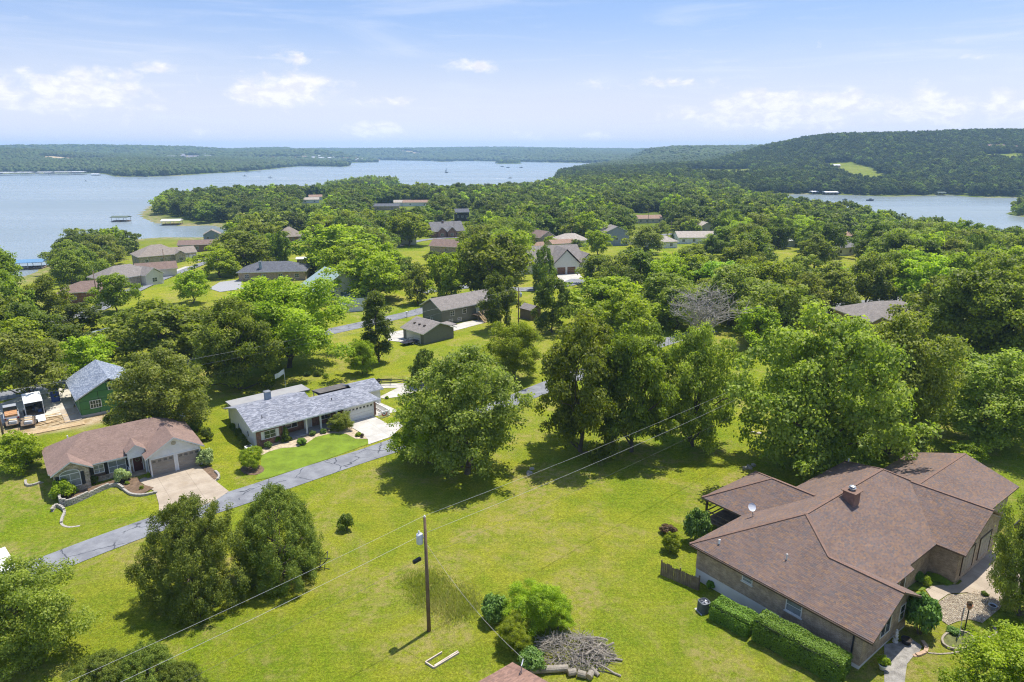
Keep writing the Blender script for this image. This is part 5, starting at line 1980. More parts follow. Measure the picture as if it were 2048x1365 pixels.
WH.posts([(7.0, 0.15), (9.1, 0.15), (11.6, 0.15)], WE - 0.15, 0.2, WHITE, 0.2)
WH.garage_door(15.1, 0.25, 0.03, 4.6, 2.15, 'f', WHITE, WHITE, 8)
WH.window(1.9, 0.18, 1.55, 1.5, 1.0, 'f', 2, 2, WHITE, WHITE, GLASS)
WH.window(5.6, 2.0, 1.5, 1.6, 1.2, 'f', 2, 2, WHITE, None, GLASS)
WH.window(10.6, 2.0, 1.5, 1.6, 1.2, 'f', 2, 2, WHITE, None, GLASS)
WH.door(8.0, 2.0, 0.22, 0.95, 2.05, 'f', OFFWHITE)
WH.window(0.0, 3.0, 1.2, 0.5, 0.8, 'l', 1, 1, WHITE, None, GLASS)
WH.window(0.0, 6.5, 1.2, 0.5, 0.8, 'l', 1, 1, WHITE, None, GLASS)
WH.chimney(4.2, 6.1, WE, zl + 0.9, 0.75, mat('blue_grey_chimney', (0.25, 0.30, 0.36), 0.7))
WH.vent(1.6, 1.7, WE + 0.7, 0.4, 0.06, BLACKP)
WH.vent(11.8, 1.9, WE + 0.7, 0.4, 0.06, BLACKP)
fr_ = MB()
fr_.box(0.6, 12.3, 10.3, 13.4, 2.55, 2.72)
WH.part(fr_, 'porch_roof', RF_FLAT)
WH.posts([(0.9, 13.2), (4.5, 13.2), (8.2, 13.2), (12.0, 13.2)], 2.55, 0.14, WHITE, -0.4)
rl = MB()
rl.box(0.9, 12.0, 13.18, 13.24, 0.85, 0.92)
WH.part(rl, 'rail', WHITE)
cp = MB()
cp.face([(12.4, 6.95, 2.95), (17.6, 6.95, 2.95), (17.6, 10.0, 2.6), (12.4, 10.0, 2.6)])
cp.box(12.4, 17.6, 7.0, 10.0, 2.45, 2.58)
WH.part(cp, 'carport_roof', RF_FLATD)
WH.posts([(12.6, 9.8), (17.4, 9.8)], 2.45, 0.12, WHITE, -0.4)
WH.slopes([[(16.9, 3.9, WE - 0.25), (21.4, 3.9, WE - 0.25), (21.4, 6.7, WE + 0.75), (16.9, 6.7, WE + 0.75)], [(21.4, 9.5, WE - 0.25), (16.9, 9.5, WE - 0.25), (16.9, 6.7, WE + 0.75), (21.4, 6.7, WE + 0.75)]], RF_GREY, WHITE, PAL_WH, expo=0.16, tabw=0.38)
WH.wall(18.6, 21.0, 4.3, 9.1, WE - 0.4, SIDE_W)
WH.gable_wall('v', 20.8, 4.3, 9.1, WE - 0.398, 0.34, SIDE_W)
WH.window(21.0, 6.0, 1.3, 0.7, 1.0, 'r', 1, 2, WHITE, None, GLASS)
# white ramp rail with a bunting on its end
rmp = MB()
for k in range(22):
    rmp.box(19.2 + 0.02, 19.2 + 0.08, -1.3 + k * 0.22, -1.24 + k * 0.22, 0, 0.98)
rmp.box(19.16, 19.28, -1.4, 3.5, 0.98, 1.06)
rmp.box(19.16, 19.28, -1.4, 3.5, 0.18, 0.26)
for k in range(10):
    rmp.box(17.4 + k * 0.18, 17.46 + k * 0.18, -1.4, -1.34, 0, 0.98)
rmp.box(17.3, 19.28, -1.43, -1.31, 0.98, 1.06)
WH.part(rmp, 'ramp_rail', WHITE)
bt = MB()
for s_, (r0, r1) in enumerate(((0.0, 0.18), (0.18, 0.34), (0.34, 0.5))):
    for k in range(8):
        a0, a1 = math.pi + math.pi * k / 8, math.pi + math.pi * (k + 1) / 8
        bt.face([(r0 * math.cos(a0), 0, r0 * math.sin(a0)), (r1 * math.cos(a0), 0, r1 * math.sin(a0)), (r1 * math.cos(a1), 0, r1 * math.sin(a1)), (r0 * math.cos(a1), 0, r0 * math.sin(a1))], s_)
WH.part(bt, 'bunting', [mat('flag_blue', (0.05, 0.07, 0.22), 0.8), WHITE, mat('flag_red', (0.42, 0.04, 0.05), 0.8)], None, (18.3, -1.47, 0.85))

# ------------------------------------------------------------------ 4. house wrapped in green sheathing
GH = House('unfinished_house', -63.4, 93.9, 38.5, 'unfinished house wrapped in green sheathing panels with a new blue grey roof')
GE, pg = 2.9, 0.55
GH.slopes([[(-0.5, 11.6, GE), (-0.5, -0.35, GE), (4.1, -0.35, GE + 4.6 * pg), (4.1, 11.6, GE + 4.6 * pg)], [(8.7, -0.35, GE), (8.7, 11.6, GE), (4.1, 11.6, GE + 4.6 * pg), (4.1, -0.35, GE + 4.6 * pg)]], RF_GREY, OFFWHITE, PAL_GH, expo=0.16, tabw=0.38)
TAPE = mat('black_seam_tape', (0.015, 0.015, 0.015), 0.5, 0.2)
SHEATH = mat('green_sheathing', (0.065, 0.185, 0.060), 0.65, 0.12, 1.2)
GH.wall(0.0, 8.2, 0.0, 11.2, GE - 0.1, TAPE, 0.35)
GH.gable_wall('u', 0.0, 0.0, 8.2, GE - 0.098, pg * 1.02, TAPE)
GH.wall(-0.06, 8.26, -0.06, 11.26, 0.345, CONCW, -1.4, 'foundation')
gz_ = [0.37, 1.2, 2.42, 3.64, 4.86]
sy = 0
for r_ in range(4):
    z0_, z1_ = gz_[r_], gz_[r_ + 1]
    x = -1.2 * (r_ % 2)
    while x < 8.2:
        a, b = max(x + 0.03, 0.01), min(x + 2.41, 8.19)
        x += 2.44
        if b - a < 0.15:
            continue
        zt = z1_ - 0.03

        def lim(q):
            return GE - 0.1 + min(q, 8.2 - q) * pg * 1.0
        if min(zt, lim(a), lim(b)) < z0_ and max(lim(a), lim(b), lim(4.1) if a < 4.1 < b else 0) < z0_ + 0.2:
            continue
        top = [(a, min(zt, lim(a))), (b, min(zt, lim(b)))]
        xs_ = sorted(set([a, b] + ([4.1] if a < 4.1 < b else []) + [q for q in ((zt - (GE - 0.1)) / pg, 8.2 - (zt - (GE - 0.1)) / pg) if a < q < b]))
        up = [(q, -0.025, max(z0_ + 0.02, min(zt, lim(q)))) for q in xs_]
        pm = MB()
        poly = [(a, -0.025, z0_ + 0.01), (b, -0.025, z0_ + 0.01)] + up[::-1]
        pm.face(poly)
        back = [(p_[0], -0.004, p_[2]) for p_ in poly]
        for i in range(len(poly)):
            j = (i + 1) % len(poly)
            pm.face([poly[i], back[i], back[j], poly[j]])
        GH.part(pm, 'sheathing_panel', SHEATH)
for r_ in range(2):
    for k in range(5):
        pm = MB()
        pm.box(-0.025, -0.004, k * 2.26 + 0.02, k * 2.26 + 2.2, 0.4 + r_ * 1.2, 1.55 + r_ * 1.2)
        GH.part(pm, 'sheathing_panel', SHEATH)
GH.window(2.0, -0.025, 1.75, 1.35, 1.1, 'f', 4, 2, WHITE, None, GLASS)
GH.window(6.4, -0.025, 1.75, 1.35, 1.1, 'f', 4, 2, WHITE, None, GLASS)
GH.window(4.3, -0.025, 4.0, 0.75, 0.85, 'f', 2, 2, WHITE, None, GLASS)
GH.slab(-2.2, -0.08, -0.9, 5.5, 0.1, CONC_TAN, 'concrete_apron', -1.2)

# ------------------------------------------------------------------ 5. the deck house, its garage and shed
gx, gy, gz0 = ground_at(884, 652)
DH = House('deck_house', gx, gy, 42, 'olive grey house with a brown roof and a wooden deck stair')
DE, pd = 3.6, 0.5
DH.slopes(DH.gable(-0.5, 17.5, -0.5, 8.0, DE, pd, 'u'), RF_WARM, OFFWHITE)
DH.slopes([[(9.6, 5.0, DE + 0.02), (9.6, -2.6, DE + 0.02), (12.2, -2.6, DE + 1.32), (12.2, 5.0, DE + 1.32)], [(14.8, -2.6, DE + 0.02), (14.8, 5.0, DE + 0.02), (12.2, 5.0, DE + 1.32), (12.2, -2.6, DE + 1.32)]], RF_WARM, OFFWHITE)
DH.slopes([[(0.6, 8.6, DE + 0.1), (0.6, 3.5, DE + 2.0), (5.6, 3.5, DE + 2.0), (5.6, 8.6, DE + 0.1)][::-1]], RF_WARM, OFFWHITE)
DH.wall(0, 17, 0, 7.5, DE - 0.1, SIDE_GREY)
DH.gable_wall('v', 0.0, 0.0, 7.5, DE - 0.098, pd, SIDE_GREY)
DH.gable_wall('v', 16.8, 0.0, 7.5, DE - 0.098, pd, SIDE_GREY)
DH.window(3.0, 0, 2.4, 1.2, 1.0, 'f', 2, 2, OFFWHITE, None, GLASS)
DH.window(6.5, 0, 2.4, 1.0, 1.0, 'f', 1, 2, OFFWHITE, None, GLASS)
DH.window(2.5, 0, 0.7, 1.0, 0.7, 'f', 1, 2, OFFWHITE, None, GLASS)
DH.window(5.0, 0, 0.7, 1.0, 0.7, 'f', 1, 2, OFFWHITE, None, GLASS)
DH.window(0, 4.0, 0.9, 0.6, 0.7, 'l', 1, 2, OFFWHITE, None, GLASS)
DH.door(10.5, 0, 1.45, 0.9, 2.0, 'f', WHITE)
mb = MB()
mb.box(8.6, 14.6, -2.4, -0.02, 1.25, 1.42)
dk = DH.part(mb, 'deck', WOODW)
for k in range(13):
    mb = MB()
    mb.box(8.6 + k * 0.5 - 0.03, 8.6 + k * 0.5 + 0.03, -2.4, -2.34, 1.43, 2.3)
    mb.build('baluster', WOODN, dk)
mb = MB()
mb.box(8.5, 14.7, -2.42, -2.32, 2.3, 2.38)
mb.build('handrail', WOODN, dk)
DH.posts([(8.7, -2.3), (11.6, -2.3), (14.5, -2.3)], 1.25, 0.15, WOODW, -0.3)
st = MB()
for s in (8.9, 9.9):
    st.beam((s, -2.4, 1.4), (s - 0.1, -4.6, 0.0), 0.08, 0.28)
so = DH.part(st, 'stair', WOODN)
for k in range(7):
    mb = MB()
    mb.box(8.85, 9.95, -2.65 - k * 0.3, -2.4 - k * 0.3, 1.2 - k * 0.19, 1.25 - k * 0.19)
    mb.build('tread', WOODN, so)
mb = MB()
for s in (8.85, 9.95):
    mb.beam((s, -2.4, 2.35), (s - 0.1, -4.6, 0.95), 0.07)
    mb.beam((s - 0.1, -4.6, 0.0), (s - 0.1, -4.6, 0.98), 0.08)
mb.build('handrail', WOODN, so)

gx, gy, _ = ground_at(848, 690)
DG = House('detached_garage', gx, gy, 44, 'small olive grey garage with a brown roof beside the pale driveway', 'garage')
DG.slopes([[(-0.5, 7.6, 2.35), (-0.5, -0.5, 2.35), (3.9, -0.5, 4.0), (3.9, 7.6, 4.0)], [(8.3, -0.5, 2.35), (8.3, 7.6, 2.35), (3.9, 7.6, 4.0), (3.9, -0.5, 4.0)]], RF_WARM, OFFWHITE)
DG.wall(0, 7.8, 0, 7.1, 2.25, SIDE_GREY)
DG.gable_wall('u', 0, 0, 7.8, 2.252, 0.4, SIDE_GREY)
DG.garage_door(0, 3.5, 0.0, 4.6, 2.0, 'l', OFFWHITE, OFFWHITE, 0)
for k in range(3):
    mb = MB()
    mb.box(1.6, 2.0, 1.8 + k * 1.7, 2.2 + k * 1.7, 3.1, 3.45)
    DG.part(mb, 'roof_vent', BROWNP)
DG.slab(8.32, 10.5, 2.0, 5.5, 2.15, RF_WARM, 'breezeway_roof', 2.0)

gx, gy, _ = ground_at(1072, 640)
SH = House('garden_shed', gx, gy, 40, 'little brown garden shed on the lawn beside the dark tall tree', 'shed')
SH.slopes(SH.gable(-1.7, 1.7, -0.2, 4.2, 2.4, 0.6, 'v'), RF_WARM, BROWNP)
SH.wall(-1.5, 1.5, 0, 4.0, 2.32, mat('shed_brown', (0.14, 0.11, 0.085), 0.8))
SH.gable_wall('u', 0, -1.5, 1.5, 2.322, 0.6, mat('shed_brown', (0.14, 0.11, 0.085), 0.8))
SH.door(0, 0, 0.05, 1.2, 1.95, 'f', BROWNP, BROWNP)

# ------------------------------------------------------------------ houses further off
def far_house(name, px, py, ang, L, W, h, pitch, typ, roof, wall, label, trim=None, nwin=3, garage=0, chim=None, side='l', cat='house', gdoor=None, group=None, wings=()):
    """(px, py): middle of the front wall at the ground"""
    x, y, z = ground_at(px, py)
    H_ = House(name, x, y, ang, label, cat, z, group)
    trim = trim or OFFWHITE
    if typ == 'h':
        pl = H_.gable(-L / 2 - 0.5, L / 2 + 0.5, -0.5, W + 0.5, h, pitch, 'u', (1, 1))
    elif typ == 'gu':
        pl = H_.gable(-L / 2 - 0.4, L / 2 + 0.4, -0.5, W + 0.5, h, pitch, 'u')
        for s in (-1, 1):
            H_.gable_wall('v', s * L / 2 - (0.2 if s > 0 else 0), 0, W, h - 0.098, pitch, wall)
    else:
        pl = H_.gable(-L / 2 - 0.5, L / 2 + 0.5, -0.4, W + 0.4, h, pitch, 'v')
        H_.gable_wall('u', 0, -L / 2, L / 2, h - 0.098, pitch, wall)
        H_.gable_wall('u', W - 0.2, -L / 2, L / 2, h - 0.098, pitch, wall)
    H_.slopes(pl, roof, trim, t=0.2)
    H_.wall(-L / 2, L / 2, 0, W, h - 0.1, wall)
    x0 = -L / 2
    usable = L - garage * 3.1
    for i in range(garage):
        H_.garage_door(L / 2 - 1.7 - i * 3.0, 0, 0.02, 2.5, 2.15, 'f', gdoor or WHITE, trim, 0)
    for i in range(nwin):
        H_.window(x0 + usable * (i + 0.5) / nwin, 0, h * 0.52, 1.2, 1.15, 'f', 2, 2, WHITE, None, GLASS)
    for i in range(max(1, int(W / 4))):
        H_.window(-L / 2 if side == 'l' else L / 2, W * (i + 0.5) / max(1, int(W / 4)), h * 0.52, 1.0, 1.1, side, 1, 2, WHITE, None, GLASS)
    if chim:
        H_.chimney(chim[0], chim[1], h, h + W / 2 * pitch + 0.8, 0.8, chim[2])
    for (u0, u1, dv, rf) in wings:      # gabled bay at the front
        w_ = (u1 - u0) / 2
        um = (u0 + u1) / 2
        H_.slopes([[(u0 - 0.4, W / 2, h + 0.03), (u0 - 0.4, -dv - 0.4, h + 0.03), (um, -dv - 0.4, h + 0.03 + (w_ + 0.4) * pitch * 1.2), (um, W / 2, h + 0.03 + (w_ + 0.4) * pitch * 1.2)],
                   [(u1 + 0.4, -dv - 0.4, h + 0.03), (u1 + 0.4, W / 2, h + 0.03), (um, W / 2, h + 0.03 + (w_ + 0.4) * pitch * 1.2), (um, -dv - 0.4, h + 0.03 + (w_ + 0.4) * pitch * 1.2)]], roof, trim, t=0.18)
        H_.wall(u0, u1, -dv, -0.01, h - 0.1, rf)
        H_.gable_wall('u', -dv, u0, u1, h - 0.098, pitch * 1.2, rf)
        H_.window(um, -dv, h * 0.5, 1.4, 1.2, 'f', 2, 2, WHITE, None, GLASS)
    return H_


FH = far_house
STONEF = STONE
# along the shore road: u runs with the road, fronts face it (lower right)
FH('shore_house', 178, 606, 20, 13, 9, 3.0, 0.42, 'h', RF_BROWN, BRICK_RED, 'low red brick house with a brown hip roof below the shore road', nwin=2, side='r')
FH('shore_house', 268, 574, 58, 15, 10, 3.2, 0.55, 'h', RF_WARM, STONEF, 'stone shore house with a cream gable and a car on its drive', nwin=2, wings=((2.5, 8.0, 2.5, SIDE_CREAM),))
FH('shore_garage', 316, 557, 30, 12, 7, 3.0, 0.5, 'gu', RF_BROWN, SIDE_CREAM, 'cream sided house with a brown roof and brick end by the shore road', nwin=1, side='r')
FH('shore_house', 325, 530, 40, 17, 13, 4.0, 0.55, 'h', RF_TAN, STONEF, 'large tan roofed brick house between the shore road and the oaks', nwin=3, side='l', wings=((5.0, 9.0, 2.0, STONEF),))
FH('shore_house', 372, 521, 40, 9, 8, 3.2, 0.5, 'gu', RF_TAN, STONEF, 'tan roofed garage wing with pale doors near the parked black car', nwin=0, garage=2, side='r')
FH('shore_house', 408, 503, 14, 22, 8, 3.2, 0.4, 'gu', RF_BROWN, BRICK_RED, 'long brown roofed ranch near the cove', nwin=4, side='r')
FH('cove_house', 425, 482, 20, 9, 7, 3.4, 0.55, 'gv', RF_TAN, SIDE_BLUE, 'small grey gabled house at the head of the cove', nwin=2)
FH('ranch_house', 545, 562, 8, 20, 11, 2.9, 0.40, 'h', RF_DARK, BRICK_RH, 'dark slate roofed house with a blue grey chimney behind the massive oak', nwin=4, chim=(-3.5, 1.5, mat('blue_chimney', (0.24, 0.29, 0.35), 0.7)))
TL = FH('metal_roof_house', 690, 598, 40, 14, 11, 3.2, 0.55, 'gv', RF_TEAL, SIDE_W, 'white house with a pale teal metal roof behind the tall bright oak', nwin=2)
TL.slopes([[(-10.2, 9.0, 2.5), (-10.2, -0.5, 2.5), (-7.3, -0.5, 3.15), (-7.3, 9.0, 3.15)]], RF_TEAL, WHITE)
TL.posts([(-10, -0.2), (-10, 4), (-10, 8.6)], 2.4, 0.14, WHITE)
FH('storage_shed', 718, 611, 14, 8, 3.2, 2.2, 0.55, 'gu', RF_GREEN, SIDE_W, 'white shed with a dark green roof, the longer of two', nwin=1, cat='shed')
FH('storage_shed', 705, 624, 18, 5.4, 2.8, 1.9, 0.6, 'gu', RF_GREEN, SIDE_W, 'white shed with a dark green roof, the smaller of two', nwin=0, cat='shed')
FH('garden_shed', 603, 529, 10, 3.0, 2.6, 2.0, 0.3, 'gu', RF_WHITE, mat('shed_tan', (0.2, 0.15, 0.1), 0.8), 'tiny shed with a bright white roof on the narrow lawn', nwin=1, cat='shed')
FH('tan_roof_house', 583, 486, 25, 13, 12, 3.0, 0.65, 'h', RF_TAN, BRICK_RED, 'house with a steep tan hip roof at the end of the narrow lawn', nwin=2, garage=1)
FH('brick_house', 897, 475, 22, 17, 11, 3.2, 0.75, 'gu', RF_GREY, BRICK_RED, 'red brick house with grey gables by the cross street', nwin=2, chim=(-1.5, 5, BRICK_RED), wings=((-6, -1.5, 1.5, BRICK_RED), (-1, 3.5, 2.5, BRICK_RED)))
FH('brown_roof_house', 893, 508, -18, 15, 9, 3.0, 0.5, 'gu', RF_BROWN, STONEF, 'brown roofed house with white garage doors half hidden by the yellow green oak', nwin=1, garage=0, side='l', gdoor=WHITE)
# big white house with the three brown doors
BT = FH('white_brick_house', 1133, 549, 18, 9.0, 9, 3.6, 0.95, 'gv', RF_WARM, OFFWHITE, 'big white brick house with a tan roof and brown garage doors', trim=BROWNP, nwin=0)
BT.garage_door(-1.9, 0, 0.0, 2.9, 2.4, 'f', DOORBR, OFFWHITE, 0)
BT.garage_door(1.7, 0, 0.0, 2.9, 2.4, 'f', DOORBR, OFFWHITE, 0)
BT.slopes(BT.gable(-19.0, 8.0, 3.6, 17.0, 3.7, 0.70, 'u', (0, 0)), RF_WARM, BROWNP, t=0.2)
BT.wall(-18.5, 7.5, 4.2, 16.4, 3.55, OFFWHITE)
BT.gable_wall('v', -18.5, 4.2, 16.4, 3.56, 0.7, OFFWHITE)
BT.gable_wall('v', 7.3, 4.2, 16.4, 3.56, 0.7, OFFWHITE)
BT.slopes([[(6.0, 10, 3.75), (6.0, 2.2, 3.75), (9.0, 2.2, 6.2), (9.0, 10, 6.2)], [(12.0, 2.2, 3.75), (12.0, 10, 3.75), (9.0, 10, 6.2), (9.0, 2.2, 6.2)]], RF_WARM, BROWNP, t=0.2)
BT.wall(6.4, 11.6, 2.6, 10, 3.6, OFFWHITE)
BT.gable_wall('u', 2.6, 6.4, 11.6, 3.602, 0.8, OFFWHITE)
BT.slopes([[(5.0, 6, 3.1), (5.0, 0.8, 3.1), (7.0, 0.8, 4.7), (7.0, 6, 4.7)], [(9.0, 0.8, 3.1), (9.0, 6, 3.1), (7.0, 6, 4.7), (7.0, 0.8, 4.7)]], RF_WARM, BROWNP, t=0.15)
BT.gable_wall('u', 1.2, 5.3, 8.7, 3.05, 0.8, OFFWHITE)
BT.posts([(5.4, 1.4), (8.6, 1.4)], 3.0, 0.3, OFFWHITE)
BT.garage_door(-4.5, 6.0, 0.0, 2.6, 2.4, 'l', DOORBR, OFFWHITE, 0)
FH('gable_house', 1095, 492, 38, 9, 14, 4.0, 0.55, 'gv', RF_BROWN, STONEF, 'brown gabled house behind the big white brick house', nwin=2)
FH('tan_roof_house', 1148, 495, 20, 15, 10, 3.0, 0.5, 'h', RF_PALE, SIDE_TAN, 'low house with a pale tan hip roof and a red car outside', nwin=2, garage=1)
FH('orange_roof_house', 1128, 499, 22, 11, 7, 2.6, 0.35, 'gu', RF_ORANGE, SIDE_TAN, 'orange roofed outbuilding just behind the big white brick house', nwin=1, cat='outbuilding')
FH('orange_roof_house', 1074, 512, 30, 9, 6, 3.0, 0.6, 'gu', RF_ORANGE, OFFWHITE, 'orange tan roofed wing left of the big white brick house', nwin=1)
FH('blue_house', 1233, 492, 12, 12, 9, 6.0, 0.45, 'gv', RF_WARM, SIDE_BLUE, 'tall blue grey two storey house on the slope', nwin=3)
FH('hill_house', 1300, 447, 10, 17, 9, 3.0, 0.4, 'gu', RF_ORANGE, SIDE_TAN, 'orange brown roofed ranch at the top of a lawn', nwin=4)
FH('pale_house', 1398, 488, 2, 20, 11, 3.0, 0.4, 'gu', RF_PALE, SIDE_W, 'pale roofed long white house by the hill road', nwin=4)
FH('tan_gable_house', 1414, 466, 15, 9, 8, 3.4, 0.5, 'gv', RF_PALE, SIDE_TAN, 'tan gabled house peeping over the pale long house', nwin=2)
FH('pale_house', 1330, 497, 15, 12, 8, 2.9, 0.5, 'h', RF_PALE, SIDE_W, 'small pale hip roof below the hill road', nwin=2)
FH('pale_house', 1460, 503, 30, 8, 8, 3.2, 0.6, 'gv', RF_PALE, SIDE_TAN, 'pale gable among trees right of the long white house', nwin=1)
FH('orange_roof_house', 1700, 484, 20, 9, 7, 3.0, 0.5, 'h', RF_ORANGE, SIDE_W, 'small white house with an orange roof in the right hand wood', nwin=2)
FH('grey_roof_house', 1690, 512, 25, 11, 8, 3.4, 0.5, 'gu', RF_GREY, SIDE_W, 'grey roofed white house half buried in the right hand wood', nwin=2)
FH('white_roof_shed', 1572, 494, 10, 9, 6, 2.6, 0.3, 'gu', RF_WHITE, SIDE_W, 'white roofed shed beside a lawn in the right hand wood', nwin=1, cat='shed')
FH('grey_roof_house', 1805, 665, 8, 18, 12, 3.0, 0.42, 'h', RF_WARM, BRICK_RH, 'low house whose grey hip roof shows between the huge maple and the dark oak', nwin=2, wings=((-8.5, -5, 1.5, BRICK_RH),))
FH('dark_house', 925, 443, 12, 9, 8, 6.0, 0.45, 'gu', RF_DARK, mat('dark_cabin', (0.05, 0.045, 0.04), 0.8), 'dark two storey cabin in the lakeward wood', nwin=3)
far_specs = [(770, 421, 4, 22, RF_DARK, 'long slate roof deep in the peninsula wood'), (835, 413, 6, 24, RF_ORANGE, 'orange roof deep in the peninsula wood'), (805, 413, 10, 14, RF_PALE, 'pale roof beside the orange one in the peninsula wood'),
             (620, 407, 16, 16, RF_PALE, 'white roofed lodge near the tip of the peninsula'), (632, 401, 20, 12, RF_ORANGE, 'small orange roofed cabin near the tip of the peninsula'), (700, 420, 12, 11, RF_PALE, 'small pale cabin in the peninsula wood'),
             (725, 420, -10, 9, RF_WARM, 'small brown cabin in the peninsula wood'), (870, 420, 5, 14, RF_WARM, 'grey brown roof right of the orange one in the peninsula wood'), (1490, 437, 12, 12, RF_PALE, 'pale roof in the wood near the cove'), (1640, 440, 0, 12, RF_GREY, 'grey roof in the wood near the cove'),
             (1140, 405, 10, 12, RF_WARM, 'brown roof in the wood above the narrows'), (1235, 352, 8, 16, RF_PALE, 'pale lodge in the wood beyond the narrows'), (812, 490, 20, 10, RF_PALE, 'pale wall glimpsed behind the very wide bright crown')]
for px, py, an, ln, rf, lb in far_specs:
    FH('cabin', px, py, an, ln, 8, 3.2, 0.4, 'gu', rf, SIDE_W if rf is not RF_DARK else BRICK_RH, lb, nwin=2)
FH('small_roof_house', 226, 700, 35, 6, 6, 2.6, 0.4, 'h', mat('grey_green_roof', (0.26, 0.30, 0.28), 0.8), SIDE_CREAM, 'small cream cottage with a grey green roof below the street', nwin=1)
FH('small_roof_house', 122, 662, 30, 5, 3, 2.2, 0.3, 'gu', RF_GREY, SIDE_W, 'tiny grey roofed hut among scrub left of the dead limbs', nwin=1, cat='hut')
# building whose roof corner pokes into the foreground
LB = House('outbuilding', 0.04, 40.31, 38.4 + 180, 'low outbuilding with a reddish brown shingle roof and a white edged eave', 'outbuilding', 0.0)
LB.slopes([[(8.5, 0, 3.2), (0, 0, 3.2), (0, 4.2, 4.3), (8.5, 4.2, 4.3)], [(0, 8.4, 3.2), (8.5, 8.4, 3.2), (8.5, 4.2, 4.3), (0, 4.2, 4.3)]], RF_BROWN, WHITE, [(0.25, 0.15, 0.11), (0.29, 0.175, 0.13), (0.22, 0.135, 0.105)])
LB.wall(0.4, 8.1, 0.4, 8.0, 3.05, SIDE_TAN)
LB.gable_wall('v', 0.4, 0.4, 8.0, 3.052, 0.26, SIDE_TAN)
mb = MB()
mb.tube([(0.5, 1.6, 3.0), (0.5, 1.6, 4.3), (0.2, 1.4, 4.45), (0.05, 1.3, 4.35)], 0.045, 7)
LB.part(mb, 'service_mast', METAL)

# ------------------------------------------------------------------ far shore buildings, docks, boats
r4 = random.Random(44)
TOWN_M = [mat('town_white', (0.62, 0.60, 0.56), 0.7), mat('town_tan', (0.45, 0.36, 0.28), 0.7), mat('town_red', (0.36, 0.20, 0.15), 0.7)]
TOWN_R = [mat('town_roof_grey', (0.26, 0.26, 0.28), 0.8), mat('town_roof_red', (0.30, 0.17, 0.13), 0.8), mat('town_roof_white', (0.6, 0.6, 0.6), 0.8)]
town_mesh = {}
for i, wm in enumerate(TOWN_M):
    wb = MB()
    wb.box(-10, 10, -6, 6, -4, 7)
    rb = MB()
    rb.face([(-11, -7, 7), (11, -7, 7), (11, 0, 11), (-11, 0, 11)])
    rb.face([(11, 7, 7), (-11, 7, 7), (-11, 0, 11), (11, 0, 11)])
    rb.face([(-11, 7, 7), (-11, -7, 7), (-11, 0, 11)])
    rb.face([(11, -7, 7), (11, 7, 7), (11, 0, 11)])
    rb.face([(-11, -7, 6.98), (-11, 7, 6.98), (11, 7, 6.98), (11, -7, 6.98)])
    town_mesh[i] = (wb.mesh('wall', wm), rb.mesh('roof', TOWN_R[i]))
spots = [(r4.uniform(598, 760), r4.uniform(316.5, 324), r4.choice((0, 1, 2, 2, 1)), 0.9, 'block of the resort town') for _ in range(46)]
spots += [(r4.uniform(330, 420), r4.uniform(315, 320), 0, 1.1, 'pale block of the hillside resort') for _ in range(9)]
spots += [(r4.uniform(470, 640), r4.uniform(303, 312), r4.choice((0, 1)), 0.75, 'small house on the ridge above the resort town') for _ in range(22)]
spots += [(r4.uniform(1055, 1105), r4.uniform(305, 312), 0, 0.8, 'pale house of the hamlet on the farthest shore') for _ in range(16)]
spots += [(1415, 334, 1, 0.45, 'house by the meadow on the long hill'), (1497, 335, 0, 0.6, 'white house at the end of the meadow on the long hill'), (1632, 336, 1, 0.42, 'house beside the pale drive on the long hill'), (1672, 336, 2, 0.5, 'brown lodge below the clearing on the long hill'),
          (1590, 315, 0, 0.5, 'white house high on the long hill'), (1562, 319, 0, 0.4, 'white cottage high on the long hill'), (1990, 302, 1, 0.9, 'estate house on the top of the long hill'), (2030, 303, 1, 0.9, 'estate wing on the top of the long hill'), (1595, 364, 2, 0.45, 'brown cottage low on the wooded shore'),
          (1515, 352, 0, 0.4, 'white cottage in the wooded shore'), (1610, 365, 2, 0.4, 'second brown cottage low on the wooded shore'), (1395, 316, 1, 0.5, 'hut on the ridge behind the long hill')]
for px, py, k, s_, lb in spots:
    x, y, z = ground_at(px, py)
    e = empty('far_building', (x, y, z), r4.uniform(-0.6, 0.6), lb, 'building', None if lb.startswith(('house', 'white', 'brown', 'estate', 'second', 'hut')) else lb + 's')
    hs = r4.uniform(0.75, 1.3)
    e.scale = (s_ * r4.uniform(0.8, 1.6), s_, s_ * hs)
    link('wall', town_mesh[k][0], e)
    link('roof', town_mesh[k][1], e)


